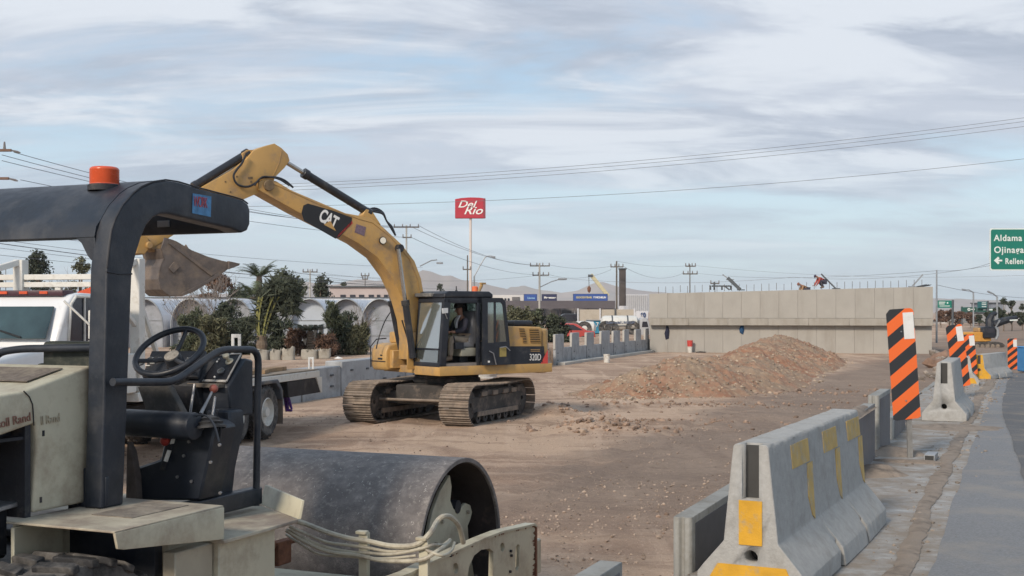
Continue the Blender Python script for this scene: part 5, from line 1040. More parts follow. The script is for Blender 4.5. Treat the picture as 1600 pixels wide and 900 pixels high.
def barrier(label, p_end, rotz, L=2.6, H=0.85, end_paint=None, side_paint=False, base_paint=False, mat=None, group='concrete road barriers'):
    """x along the barrier from the near end, y to its left; the near end is the slotted one"""
    t = thing('concrete_barrier', label, 'barrier', p_end, rotz, group)
    def prof(toe, x): t2 = .31 if toe > .3 else .25; t3 = .272 if toe > .3 else .262; return [Vector((x, y, z)) for y, z in ((toe, 0), (t2, 0.11), (t3, 0.16), (0.155, 0.30), (0.10, H-0.015), (0.088, H), (-0.088, H), (-0.10, H-0.015), (-0.155, 0.30), (-t3, 0.16), (-t2, 0.11), (-toe, 0))]
    mb = MB(); xs = [0, L*0.36, L*0.36+0.07, L*0.68, L*0.68+0.07, L]
    b = mb.b; rings = []
    for i, (x, toe) in enumerate(((0, .31), (L*0.36, .31), (L*0.36, .17), (L*0.36+.07, .17), (L*0.36+.07, .33), (L*0.68, .33), (L*0.68, .17), (L*0.68+.07, .17), (L*0.68+.07, .33), (L, .31))): rings.append([b.verts.new(q) for q in prof(toe, x)])
    b.faces.new(rings[0]); b.faces.new(rings[-1][::-1])
    for A, B_ in zip(rings, rings[1:]):
        for j in range(12): b.faces.new((A[j], B_[j], B_[(j+1) % 12], A[(j+1) % 12]))
    bmesh.ops.remove_doubles(b, verts=b.verts, dist=1e-5)
    if side_paint:                                          # worn, chipped edges on the nearest one
        bmesh.ops.bevel(b, geom=[e for e in b.edges if len(e.link_faces) == 2 and e.calc_face_angle(0) > R_(20)], offset=0.008, segments=1, affect='EDGES', clamp_overlap=True)
        bmesh.ops.subdivide_edges(b, edges=[e for e in b.edges if e.calc_length() > 0.3], cuts=26, use_grid_fill=True)
        for v in b.verts:
            q_ = noise.noise(v.co*23); v.co += Vector((noise.noise(v.co*4), noise.noise(v.co*4+Vector((9, 0, 0))), noise.noise(v.co*4+Vector((0, 9, 0)))))*0.0025
            if q_ > 0.25 and (v.co.z > H-0.03 or 0.07 < v.co.z < 0.13): v.co += Vector((0, -0.022 if v.co.y > 0 else 0.022, -0.012))*(q_-0.25)*1.6
    body = mb.build('barrier_body', mat or M_CONC, t, world=False, bevel=0 if side_paint else 0.008)
    c1 = MB().box((-0.1, -0.048, H-0.31), (0.10, 0.048, H+0.05)).build('cut', M_HOLE, None, world=False)
    c2 = MB().cyl((-0.1, 0, 0.215), (0.2, 0, 0.215), 0.042, 20).build('cut', M_HOLE, None, world=False)
    c1.parent = t; c2.parent = t; bpy.context.view_layer.update(); cut(body, [c1, c2])
    MB().box((0.085, -0.047, H-0.309), (0.099, 0.047, H-0.012)).build('key_slot', M_HOLE, t, world=False)
    MB().cyl((0.17, 0, 0.215), (0.199, 0, 0.215), 0.041, 18).build('lifting_hole', M_HOLE, t, world=False)
    if end_paint == 'patches':
        MB().box((-0.006, -0.066, H-0.565), (0.002, 0.066, H-0.315)).build('yellow_patch', M_YP, t, world=False, smooth=False)
        MB().extr([(-0.006, -0.26, 0.03), (-0.006, 0.27, 0.03), (-0.006, 0.19, 0.17), (-0.006, -0.20, 0.17)], (0.01, 0, 0)).build('yellow_band', M_YP, t, world=False, smooth=False)
    elif end_paint == 'full':
        q = [(-0.004, y, z) for y, z in ((.325, 0.01), (.325, 0.11), (0.15, 0.30), (0.095, H-0.02), (-0.095, H-0.02), (-0.15, 0.30), (-.325, 0.11), (-.325, 0.01))]
        MB().extr(q, (0.005, 0, 0)).build('painted_end', M_YP, t, world=False, smooth=False)
        MB().box((-0.006, -0.04, H-0.28), (-0.002, 0.04, H-0.03)).cyl((-0.006, 0, 0.27), (-0.002, 0, 0.27), 0.045, 12).build('key_slot', M_HOLE, t, world=False)
    if side_paint:
        nrm = Vector((0, -0.55, 0.055)).normalized()      # right-hand side face
        def sp(x, z): y = -(0.155-(0.055)*(z-0.30)/(H-0.315)); return Vector((x, y, z))+nrm*0.0055
        for x0, x1 in side_paint:
            MB().extr([sp(x0, H-0.19), sp(x1, H-0.19), sp(x1, H-0.05), sp(x0, H-0.05)], nrm*-0.009).build('yellow_square', M_YPF, t, world=False, smooth=False)
            w = (x1-x0); xm = x1+0.02
            MB().extr([sp(xm-0.04-w*0.10, 0.33), sp(xm-0.03, 0.30), sp(xm-0.01, 0.42), sp(xm+w*0.10, H-0.20), sp(xm-w*0.22, H-0.20), sp(xm-w*0.32, 0.45)], nrm*-0.0095).build('yellow_streak', M_YPF, t, world=False, smooth=False)
    return t
c0, c1_ = onz(1197, 697, 0.85), onz(1337, 641, 0.85); dv = (c1_-c0); Lb = dv.length; rz = math.atan2(dv.y, dv.x); lat = Vector((-math.sin(rz), math.cos(rz), 0))
p0 = c0+lat*0.088; p0.z = 0.004
def side_x(px_, py_):                                      # distance along the near barrier of a photo point on its right face
    q = onplane(px_, py_, c0, -lat); return (q-c0).dot(dv.normalized())
barrier('grey concrete barrier with yellow squares and streaks beside the road, largest of them', p0, rz, Lb+0.02, 0.85, 'patches', [(side_x(1230, 700), side_x(1257, 700)), (side_x(1280, 677), side_x(1301, 677)), (side_x(1318, 663), side_x(1337, 663))])
q = onz(1475, 660, -0.02); q.z = road_z(en_of(q)[0])+0.004; barrier('plain grey concrete barrier standing across the slab behind the tallest striped marker', q, math.atan2(0.92, 0.40), 2.2, 0.86)
q = onz(1509, 606, -0.3); q.z = float(road_z(en_of(q)[0]))+0.004; barrier('small barrier with a yellow foot half hidden behind the second striped marker', q, math.atan2(0.9, 0.33), 1.3, 0.68, 'patches')
q = onz(1530, 596, -0.42); q.z = float(road_z(en_of(q)[0]))+0.004; barrier('concrete barrier with its end painted solid yellow beside the excavation', q, math.atan2(0.80, 0.60), 2.4, 0.72, 'full')
# ---- precast edge panels standing on end along the excavation
def panel(e0, e1, top, n=-1.93, th=0.12, tilt=0.0, label=None, soil=False):
    p = EN(e0, n, -1.0); t = thing('edge_panel', label, 'concrete panel', p, math.pi/2-HR, 'precast concrete panels along the edge of the dug strip'); L = e1-e0; h = top+1.0
    mb = MB().extr([(0.02, th/2, 0), (0.0, th/2-0.02, 0), (0, 0.02, 0), (0.022, 0.008, 0), (0.022, -0.008, 0), (0.0, -0.02, 0), (0, -th/2+0.015, 0), (0.02, -th/2, 0), (L, -th/2, 0), (L, th/2, 0)], (0, 0, h)); mb.build('slab', M_CONC2, t, world=False, bevel=0.004)
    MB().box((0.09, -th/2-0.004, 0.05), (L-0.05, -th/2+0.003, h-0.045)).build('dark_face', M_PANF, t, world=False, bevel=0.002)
    if soil: pass
    return t
e_a = en_of(onz(1072, 809, 0.34))[0]; e_b = en_of(onz(986, 879, 0.34))[0]
panel(e_b-2.2, e_b, 0.34, -1.90, label='edge panel nearest the bottom of the picture, only its top corner showing')
panel(e_a, e_a+2.6, 0.34, -1.90, label='edge panel with a dark face directly left of the yellow-marked barrier')
panel(11.5, 13.75, 0.60, -1.50, label='edge panel just past the top end of the yellow-marked barrier')
panel(14.15, 15.45, 0.66, -1.50, label='tallest pale edge panel left of the largest striped marker')
panel(15.9, 17.6, 0.27, -1.50, label='low edge panel directly behind the post of the largest striped marker')
panel(18.0, 20.2, 0.10, -1.6, label='lower edge panel beside the plain grey barrier'); panel(21, 23.6, 0.02, -1.9, label='sunk edge panel behind the plain grey barrier'); panel(24.4, 27.2, -0.1, -1.95, label='sunk edge panel past the plain grey barrier')
pl_ = EN(12.6, -1.5); patch('spilled_soil', pl_.x, pl_.y, .10, 1.1, .05, M_SOIL, 5.5, 0.585)
for i, e in enumerate(np.arange(28, 60, 3.0)): panel(e, e+2.85, -0.22-0.02*i, -2.0, label='low edge panel, %s past the plain grey barrier in the row towards the abutment' % ('first second third fourth fifth sixth seventh eighth ninth tenth eleventh'.split()[i]))
# ---- striped object markers
def stripes_mat():
    m = bpy.data.materials.new('marker stripes'); m.use_nodes = True; t = m.node_tree; b = t.nodes['Principled BSDF']; n_ = t.nodes.new; l = t.links.new
    tc = n_('ShaderNodeTexCoord'); sp = n_('ShaderNodeSeparateXYZ'); l(tc.outputs['Object'], sp.inputs[0])
    def ma(op, a, b_):
        x = n_('ShaderNodeMath'); x.operation = op
        for i, v in enumerate((a, b_)):
            if isinstance(v, (int, float)): x.inputs[i].default_value = v
            else: l(v, x.inputs[i])
        return x.outputs[0]
    v = ma('SUBTRACT', sp.outputs[2], ma('MULTIPLY', sp.outputs[0], 0.74)); fr = ma('FRACT', ma('DIVIDE', ma('ADD', v, 9.78), 0.288), 0); g = ma('GREATER_THAN', fr, 0.5)
    mx = n_('ShaderNodeMixRGB'); l(g, mx.inputs[0]); mx.inputs[1].default_value = (0.022, 0.024, 0.028, 1); mx.inputs[2].default_value = (0.74, 0.135, 0.025, 1)
    ns_ = n_('ShaderNodeTexNoise'); ns_.inputs['Scale'].default_value = 14; ns_.inputs['Detail'].default_value = 8; ns_.inputs['Roughness'].default_value = 0.75; l(tc.outputs['Object'], ns_.inputs[0])
    r = n_('ShaderNodeMapRange'); l(ns_.outputs[0], r.inputs[0]); r.inputs[1].default_value = 0.62; r.inputs[2].default_value = 0.75; r.inputs[4].default_value = 0.3
    mx2 = n_('ShaderNodeMixRGB'); l(r.outputs[0], mx2.inputs[0]); l(mx.outputs[0], mx2.inputs[1]); mx2.inputs[2].default_value = (0.33, 0.28, 0.25, 1); l(mx2.outputs[0], b.inputs['Base Color']); b.inputs['Roughness'].default_value = 0.5
    return m
M_STRIPE = stripes_mat(); M_REFL = M('white reflective sheet', (0.66, 0.665, 0.65), 0.35, var=0.06, scale=12, dirt=(0.5, 0.48, 0.44), damt=0.2, dscale=8)
def marker(label, tl, tr, bl, d, base_z, lean=0.0, post=True):
    """plate seen with its top-left, top-right, bottom-left corners at photo pixels, at depth d"""
    A, B_, C_ = W(*tl, d), W(*tr, d), W(*bl, d); wd = (B_-A).length; ht = (A-C_).length; ang = math.atan2(A.x-C_.x, A.z-C_.z)
    mid = C_+(B_-A)*0.5
    t = thing('object_marker', label, 'traffic marker', Vector((mid.x, mid.y, base_z)), 0, 'orange and black striped markers')
    R = Matrix.Translation((0, 0, mid.z-base_z)) @ Matrix.Rotation(ang, 4, 'Y'); c = 0.03
    pts = [(-wd/2+c*0, 0, 0.0), (-wd/2+c*1.2, 0, -0.012), (wd/2-c, 0, 0), (wd/2, 0, c*0.6), (wd/2, 0, ht-c*1.3), (wd/2-c*.4, 0, ht-c*.4), (wd/2-c*1.3, 0, ht), (-wd/2+c*1.4, 0, ht), (-wd/2, 0, ht-c*1.6)]
    pl = MB().extr(pts, (0, 0.004, 0)).build('striped_plate', M_STRIPE, t, world=False, smooth=False); pl.matrix_local = R
    wh = MB().box((wd/2-0.125*wd/0.31, -0.003, ht-0.335), (wd/2-0.006, 0.0, ht-0.045)).build('white_reflector', M_REFL, pl, world=False, smooth=False)
    if post:
        ps = MB().bar((0.03, 0.03, -(mid.z-base_z)), (0.03-0.0, 0.03, ht*0.9), 0.055, 0.03, up=(0, 1, 0)).build('post', M('galvanised post', (0.25, 0.245, 0.235), 0.55, metal=0.3, var=0.25, scale=10, dirt=(0.2, 0.16, 0.12), damt=0.4), t, world=False); ps.matrix_local = Matrix.Translation((0, 0, mid.z-base_z)) @ Matrix.Rotation(ang*0.4, 4, 'Y')
        for z_ in (0.2, ht-0.25): 
            o = MB().cyl((0, -0.008, z_), (0, 0.0, z_), 0.009, 8).build('bolt', M_STEEL, pl, world=False)
    return t
marker('largest orange and black striped marker on its own post at the slab edge', (1384, 483), (1427, 482), (1396, 655), 13.3, 0.0)
def zr(d, x): return float(road_z(en_of(((x-800)/F*d, d))[0]))
marker('second striped marker, overlapping a smaller one behind the plain grey barrier', (1477, 507), (1503, 508), (1491, 603), 24.0, zr(24, 1480))
marker('third striped marker, partly hidden by the second one', (1501, 522), (1522, 523), (1507, 585), 35.0, zr(35, 1510))
marker('small striped marker on the far side of the road by the blue booth', (1574, 529), (1589, 529), (1575, 577), 49.0, zr(49, 1580))
# square steel tube offcut and small junk on the slab
q = onz(1452, 716, 0.04); t = thing('steel_tube_offcut', 'short square steel tube lying on the slab beside the marker post', 'steel tube', q, R_(-25))
MB().box((-0.055, 0, -0.035), (0.055, 0.35, 0.035)).build('tube_wall', M('galvanised tube', (0.33, 0.34, 0.35), 0.45, metal=0.5, var=0.2), t, world=False, bevel=0.004); MB().box((-0.045, -0.002, -0.026), (0.045, 0.05, 0.026)).build('opening', M_HOLE, t, world=False)
# rubble along the foot of the panels
M_RUB = M('rubble', (0.24, 0.20, 0.165), 0.95, var=0.3, scale=8, bump=0.4, isl=0.4)
P = []; Z = []
for k in range(2600):
    e = 4+42*rs.rand(); n = -1.75+0.25*rs.randn()*(0.4+e/40) if rs.rand() < .35 else -0.68+(0.10+0.004*e)*rs.randn(); q = EN(e, n); P.append((q.x, q.y, float(road_z(e)) if n > -1.9 else gz(q.x, q.y))); Z.append(0.004+0.022*rs.rand()**4*(0.6+e/25))
scatter('rubble', P, Z, M_RUB, rs)
P = []; Z = []
for k in range(260):
    e = 44+26*rs.rand(); n = -2.3+0.7*rs.randn(); q = EN(e, n); P.append((q.x, q.y, gz(q.x, q.y))); Z.append(0.05+0.22*rs.rand()**2)
scatter('rubble', P, Z, M_RUB, rs)
# individual stones and clods in the strip
for i, (x, y, s) in enumerate(((910, 672, .17), (922, 667, .15), (950, 668, .13), (958, 662, .12), (975, 668, .10), (980, 622, .20), (1178, 615, .12), (1213, 619, .10), (889, 793, .05), (1030, 836, .07), (948, 843, .045))):
    p = onz(x, y, SITE+0.05); v, f = ROCKS[i % 5]; o = arr_mesh('rock', v*s*0.62, f, M_STONE, smooth=False); o.location = (p.x, p.y, gz(p.x, p.y)+s*0.15); o.rotation_euler = (0, 0, i*1.1)
    tag(o, ['pale flat stone leading the little stony ridge', 'second pale stone of the little stony ridge', 'tan stone in the middle of the stony ridge', 'tan stone near the far end of the stony ridge', 'last small stone of the stony ridge', 'large pale lump at the near foot of the dirt pile', 'stone lying off the right foot of the dirt pile', 'lone stone farther right of the dirt pile', 'pale pebble beyond the drum corner', 'light flat pebble left of the dark-faced panel', 'small pebble between drum and panel'][i], 'rock', 'loose rocks on the dirt strip')
# ---- dirt pile
CR = [(2.6, 33.6, .10, 0.9), (3.4, 34.8, .66, 1.7), (4.9, 36.2, .88, 2.6), (7.3, 41.0, .80, 2.8), (9.1, 46.5, 0.72, 2.5), (10.6, 51.0, 0.95, 2.8), (12.3, 56, 1.30, 3.0), (14.0, 59.5, .70, 2.2), (15.6, 62.5, .08, 1.2)]
def pile_h(x, y):
    best = np.full(x.shape, -1.0)
    for a, b_ in zip(CR, CR[1:]):
        for t in np.linspace(0, 1, 26):
            cx, cy, h, w_ = [a[i]+(b_[i]-a[i])*t for i in range(4)]; r = np.hypot(x-cx, y-cy)/w_
            best = np.maximum(best, h*(1-np.minimum(r, 1.6)**1.25)*1.0)
    best = np.maximum(best, -0.25)
    big = (fbm(x*0.8+4, y*0.8, 3)-0.5)*0.50; mid_ = (fbm(x*2.4, y*2.4, 4, 2.1, 0.6)-0.5)*0.30; fin = (fbm(x*10, y*10, 3, 2.1, 0.65)-0.5)*0.14
    return best+(big+mid_+fin)*np.clip((best+0.12)*3, 0, 1)
u = np.linspace(-1, 21, 420); v_ = np.linspace(29.5, 68, 520); PX, PY = np.meshgrid(u, v_); PZ = SITE+pile_h(PX, PY)
keep = PZ > SITE-0.15; id_ = np.full(PX.shape, -1); id_[keep] = np.arange(keep.sum()); V = np.stack([PX[keep], PY[keep], PZ[keep]], 1)
q4 = np.stack([id_[:-1, :-1], id_[:-1, 1:], id_[1:, 1:], id_[1:, :-1]], -1).reshape(-1, 4); q4 = q4[(q4 >= 0).all(1)]
M_PILE = M('reddish fill', (0.275, 0.14, 0.085), 0.95, var=0.30, scale=1.4, bump=0.9, bscale=16, hue=(0.275, 0.195, 0.135), dirt=(0.38, 0.29, 0.20), damt=0.40, dscale=6)
pile = arr_mesh('dirt_pile', V, q4, M_PILE); tag(pile, 'long heap of reddish brown fill with stones in the middle of the strip', 'dirt pile')
P = []; Z = []
for k in range(9000):
    t = rs.rand()*(len(CR)-1); i = int(t); f = t-i; cx, cy, h, w_ = [CR[i][j]+(CR[i+1][j]-CR[i][j])*f for j in range(4)]
    a = rs.rand()*6.28; r = w_*(0.15+1.0*rs.rand()**0.6); x, y = cx+r*math.cos(a), cy+r*math.sin(a)
    right = (x-cx)*0.8-(y-cy)*0.5
    if right < -0.4 and rs.rand() < 0.75: continue
    P.append((x, y)); Z.append(0.010+0.06*rs.rand()**5)
PA = np.array(P); hh = np.maximum(SITE+pile_h(PA[:, 0], PA[:, 1]), ground_h(PA[:, 0], PA[:, 1]))
o = scatter('stones', [(a, b_, c) for (a, b_), c in zip(P, hh)], Z, M('fill stones', (0.33, 0.26, 0.195), 0.9, var=0.2, scale=6, bump=0.3, isl=0.45), rs); o.parent = pile
# ---- bridge abutment
M_AB = M('abutment concrete', (0.355, 0.34, 0.31), 0.85, var=0.07, scale=0.8, bump=0.12, bscale=12, dirt=(0.285, 0.265, 0.235), damt=0.36, dscale=0.9, streak=5)
M_ABS = M('stained beam concrete', (0.335, 0.315, 0.28), 0.85, var=0.12, scale=0.9, bump=0.15, bscale=12, dirt=(0.26, 0.235, 0.195), damt=0.5, dscale=2.2, streak=4)
A0, A1 = Vector((8.15, 72.0, 0)), Vector((23.9, 69.2, 0)); ad = (A1-A0).normalized(); an = Vector((ad.y, -ad.x, 0))     # an points to the camera
La = (A1-A0).length; XA = Matrix((ad, -an, Vector((0, 0, 1)))).transposed().to_4x4(); XA.translation = A0                     # (along, into, z)
ab = thing('bridge_abutment', 'long grey concrete bridge abutment closing the far end of the strip', 'bridge abutment', A0)
def pa_(mb, name, mat, **k):
    par = k.pop('parent', ab); return mb.build(name, mat, par, X=XA, **k)
zl, zbm = 0.80, 1.22; ztL, ztR = 2.66, 3.02
zt_ = lambda x: ztL+(ztR-ztL)*x/La
pa_(MB().box((0.3, 0.10, -1.2), (La-0.3, 9, zl-0.05)), 'core_wall', M_ABS)
pa_(MB().extr([(0.05, -0.20, zl+0.02), (La-0.05, -0.20, zl+0.02), (La-0.05, -0.20, ztR-0.05), (0.05, -0.20, ztL-0.05)], (0, 9.2, 0)), 'deck_slab', M_AB)
nb = 15
for k in range(nb):
    x0, x1 = La*k/nb+0.004, La*(k+1)/nb-0.004
    pa_(MB().extr([(x0, -0.36, zbm+0.012), (x1, -0.36, zbm+0.012), (x1, -0.36, zt_(x1)), (x0, -0.36, zt_(x0))], (0, 0.165, 0)), 'cast_panel', M_AB, bevel=0.003)
    pa_(MB().box((x0, 0.0, -1.1), (x1, 0.13, zl-0.012)), 'lower_panel', M_AB, bevel=0.003)
for k in range(7):
    x0, x1 = La*k/7+0.002, La*(k+1)/7-0.002; pa_(MB().box((x0, -0.40, zl), (x1, -0.20, zbm)), 'bearing_beam', M_ABS, bevel=0.012)
rb = MB().cyl((0, 0, 0), (0, 0, 0.42), 0.014, 5).build('rebar', M('rusty rebar', (0.12, 0.10, 0.09), 0.8), ab, world=False); rb.location = XA @ Vector((0.5, 0.3, ztL))-A0
for k in range(1, 36):
    c = copy_part(rb, ab); xx = 0.5+k*(La-1)/35; c.location = XA @ Vector((xx, 0.3+0.05*rs.rand(), zt_(xx)-0.03+0.08*rs.rand()))-A0
def on_ab(x, y, inn=1.0):
    return onplane(x, y, XA @ Vector((0, inn, 0)), an)
# things on the deck
def strut(label, a, b_, w_, mat, inn, name='steel_prop', cat='steel prop'):
    p, q = on_ab(*a, inn), on_ab(*b_, inn); t = thing(name, label, cat, Vector((p.x, p.y, p.z))); 
    MB().bar(p, q, w_, w_*1.2).build('bar', mat, t); d = (q-p)*0.02; s_ = an*0
    MB().bar(p-Vector((0.2, 0, 0)), p+Vector((0.25, 0, 0)), 0.12, 0.06).build('foot_plate', mat, t); return t
M_GREY = M('dark grey steel', (0.09, 0.10, 0.11), 0.6, metal=0.4, var=0.2); M_LG = M('light grey steel', (0.28, 0.30, 0.32), 0.5, metal=0.4, var=0.2)
strut('dark diagonal prop leaning over the abutment deck, left group', (1157, 453), (1137, 434), 0.16, M_GREY, 1.0)
strut('thin grey pole continuing above the dark prop on the abutment deck', (1140, 437), (1129, 429), 0.06, M_LG, 1.2)
strut('slanted grey pole right of the crouching worker', (1306, 451), (1283, 428), 0.07, M_GREY, 1.0)
strut('pale pole standing against the right end of the deck', (1425, 448), (1442, 429), 0.07, M_LG, 1.0)
p = on_ab(1122, 452, 1.6); t = thing('formwork_frame', 'dark steel frame lying on the deck left of the dark prop', 'formwork frame', p)
for a, b_ in (((1110, 453), (1110, 446)), ((1112, 447), (1142, 447)), ((1142, 447), (1142, 453)), ((1116, 453), (1116, 441)), ((1128, 447), (1128, 453)), ((1132, 447), (1140, 453))): MB().bar(on_ab(*a, 1.6), on_ab(*b_, 1.6), 0.09, 0.09).build('bar', M_GREY, t)
q = on_ab(1432, 449, 1.2); t = thing('rebar_bundle', 'bundle of bent bars on the right end of the abutment deck', 'rebar bundle', q)
for k in range(9): MB().bar(q+Vector((-0.5+k*0.1, 0.1*k, -0.02)), q+Vector((0.5+0.08*k, 0.1*k, 0.12+0.03*(k % 3))), 0.03, 0.03).build('rebar', M_GREY, t)
J2 = dict(pelvis=(0, 0, 0.45), waist=(.14, 0, .56), chest=(.30, 0, .66), neck=(.42, 0, .74), headb=(.50, 0, .77), headt=(.61, 0, .82), shl=(.33, .19, .68), ell=(.42, .24, .44), wrl=(.55, .20, .22), hal=(.60, .19, .15),
          shr=(.33, -.19, .68), elr=(.46, -.24, .46), wrr=(.62, -.20, .17), har=(.68, -.19, .18), hil=(0, .10, .44), knl=(.32, .16, .50), anl=(.10, .16, .10), tol=(.24, .17, .04), hir=(0, -.10, .44), knr=(.34, -.16, .42), anr=(.06, -.16, .09), tor=(.20, -.17, .04))
M_VEST = M('red orange vest', (0.36, 0.07, 0.055), 0.8, var=0.15); M_JEAN = M('dark work trousers', (0.05, 0.05, 0.07), 0.85)
MT = dict(skin=M_SKIN, jacket=M_VEST, trousers=M_JEAN, shoe=M_SHOE)
p = on_ab(1288, 450.5, 0.9); person('worker in a red vest and dark helmet crouching on the abutment deck', p, math.pi, J2, MT, cap=M('dark helmet', (0.04, 0.03, 0.06), 0.4), hard=True, sc=0.88)
p = on_ab(1262, 452, 1.6); p.z -= 0.42; person('worker in tan clothes seen from the chest up behind the deck edge', p, math.pi, J2, dict(skin=M_SKIN, jacket=M('tan jacket', (0.30, 0.18, 0.10), 0.8), trousers=M_JEAN, shoe=M_SHOE), cap=M('brown cap', (0.22, 0.08, 0.05), 0.6), sc=0.9)
# clothes hanging on the lower wall
def hanging(label, name, cat, pix, mat, th=0.12):
    q = [XA.inverted() @ onplane(x, y, XA @ Vector((0, -0.14, 0)), an) for x, y in pix]; c = sum((v for v in q), Vector())/len(q)
    t = thing(name, label, cat, XA @ Vector((c.x, -0.05, c.z)))
    b = bmesh.new(); fr = [b.verts.new(Vector((v.x, -0.02, v.z))) for v in q]; ce = b.verts.new(Vector((c.x, -0.02-th, c.z)))
    md = [b.verts.new(Vector(((v.x+c.x)/2, -0.02-th*0.9, (v.z+c.z)/2))) for v in q]; n = len(q)
    for i in range(n): j = (i+1) % n; b.faces.new((fr[i], fr[j], md[j], md[i])); b.faces.new((md[i], md[j], ce))
    b.faces.new(fr[::-1]); m = MB(); m.b.free(); m.b = b; m.build('cloth', mat, t, X=XA, ang=80)
    MB().cyl(Vector((c.x, -0.06, max(v.z for v in q)+0.02)), Vector((c.x, 0.02, max(v.z for v in q)+0.05)), 0.02, 6).build('nail', M_GREY, t, X=XA); return t
hanging('dark navy jacket hanging on the lower abutment wall', 'jacket', 'jacket', ((1041, 509), (1044, 509), (1046, 517), (1045, 529), (1040, 531), (1038, 521), (1040, 514)), M('navy cloth', (0.02, 0.022, 0.045), 0.9, var=0.3, scale=8, bump=0.4))
hanging('blue bag hanging on the lower abutment wall', 'bag', 'bag', ((1157, 509), (1162, 508), (1163, 516), (1161, 523), (1156, 520), (1155, 514)), M('blue cloth', (0.02, 0.07, 0.16), 0.9, var=0.3, scale=8, bump=0.4))
# buckets, barrow
def bucket_(label, p, r, h, mat, stripe=None):
    t = thing('bucket', label, 'bucket', p)
    MB().lathe([(0.0, 0.0), (r*0.86, 0.0), (r, h), (r*1.06, h), (r*1.06, h-0.03), (r*0.99, h-0.035), (r*0.93, h*0.6), (r*0.8, 0.02), (0, 0.02)], (0, 0, 0), (0, 0, 1), 20).build('pail', mat, t, world=False)
    MB().tube([Vector((r*math.cos(a), 0.02, h-0.02-0.12*math.sin(a)*0.6)) for a in np.linspace(0, math.pi, 9)], 0.006, 5).build('handle', M_STEEL, t, world=False); return t
M_PAIL = M('white plastic pail', (0.60, 0.59, 0.55), 0.5, var=0.1, dirt=(0.3, 0.25, 0.2), damt=0.4, dscale=6); M_RPAIL = M('red plastic pail', (0.50, 0.06, 0.05), 0.5, var=0.15)
p = onz(948, 567, SITE); p.z = gz(p.x, p.y); bucket_('white bucket standing alone on the dirt before the block wall', p, 0.155, 0.40, M_PAIL)
p = onz(1078, 551, SITE); p.z = gz(p.x, p.y); bucket_('white bucket with a red one stacked on it by the abutment', p, 0.15, 0.36, M_PAIL); p2 = p.copy(); p2.z += 0.36; bucket_('red bucket sitting on top of a white bucket by the abutment', p2, 0.17, 0.36, M_RPAIL)
p = onz(1137, 547, SITE); p.z = gz(p.x, p.y); bucket_('small white bucket left of the dirt pile crest by the abutment', p, 0.13, 0.28, M_PAIL)
p = onz(1108, 550, SITE); p.z = gz(p.x, p.y); t = thing('wheelbarrow', 'dark wheelbarrow loaded with tools in front of the abutment', 'wheelbarrow', p)
MB().extr([(-0.35, -0.25, 0.28), (0.35, -0.25, 0.28), (0.45, -0.25, 0.58), (-0.45, -0.25, 0.62)], (0, 0.55, 0)).build('tray', M_GREY, t, world=False, bevel=0.02)
MB().lathe([(0.03, -0.04), (0.19, -0.04), (0.19, 0.04), (0.03, 0.04)], (-0.55, 0, 0.19), (0, 1, 0), 16).build('wheel', M_RUBBER, t, world=False)
for s_ in (-0.2, 0.2): MB().tube([Vector((-0.55, s_, 0.19)), Vector((0.2, s_, 0.30)), Vector((0.85, s_, 0.50))], 0.02, 6).tube([Vector((0.25, s_, 0.3)), Vector((0.3, s_, 0.0))], 0.02, 6).build('handle_bar', M_GREY, t, world=False)
for i in range(5): MB().bar((-0.5+0.1*i, -0.1+0.05*i, 0.6), (0.3-0.1*i, 0.1, 0.75+0.04*i), 0.03, 0.03).build('tool_handle', M_WHITEP if i % 2 else M_GREY, t, world=False)
p = onz(1094, 551, SITE); p.z = gz(p.x, p.y); v, f = ROCKS[1]; o = arr_mesh('soil_clod', v*np.array([.35, .2, .14]), f, M_TRKD, smooth=False); o.location = p; tag(o, 'dark clod of wet soil beside the wheelbarrow', 'soil clod')
# ---- precast wall on the left with uprights, and plain blocks further left
M_BLK_C = M('precast grey block', (0.335, 0.345, 0.355), 0.85, var=0.14, scale=1.2, bump=0.2, bscale=18, dirt=(0.22, 0.22, 0.22), damt=0.5, dscale=2)
M_BLK_L = M('pale block end', (0.42, 0.405, 0.37), 0.85, var=0.1, scale=2, bump=0.2)
WA, WB = Vector((1.77, 54.3, 0)), Vector((8.15, 72.6, 0)); wd_ = (WB-WA).normalized(); wn = Vector((wd_.y, -wd_.x, 0)); XW = Matrix((wd_, -wn, Vector((0, 0, 1)))).transposed().to_4x4(); XW.translation = WA
cw_ = thing('precast_wall', 'grey precast wall with tall uprights and gaps leading to the abutment', 'retaining wall', WA)
def wx(px_):                                                # along-wall coordinate of a photo column
    q = onplane(px_, HY+30, WA, wn); return (q-WA).dot(wd_)
ups = [(862, 879), (888, 903), (911, 926), (934, 951), (953, 967), (970, 981), (988, 1000), (1003, 1012)]
for i, (a, b_) in enumerate(ups):
    x0, x1 = wx(a+4), wx(b_); nx_ = wx(ups[i+1][0]+4) if i < 7 else x1+1.0
    MB().box((x0, -0.07, SITE-0.1), (x1, 0.05, SITE+1.38+0.03*(i % 2))).build('upright', M_BLK_C, cw_, X=XW, bevel=0.012)
    MB().box((x0-0.05, -0.065, SITE+0.70), (x0-0.005, 0.045, SITE+1.36)).build('side_fin', M_BLK_L, cw_, X=XW, bevel=0.01)
    MB().box((x1+0.012, -0.05, SITE-0.1), (nx_-0.06, 0.05, SITE+0.76)).build('low_panel', M_BLK_C, cw_, X=XW, bevel=0.012)
    for z_ in (0.18, 0.5): MB().box((x0+0.25, -0.076, SITE+z_), (x0+0.42, -0.06, SITE+z_+0.05)).build('lifting_pocket', M_GREY, cw_, X=XW)
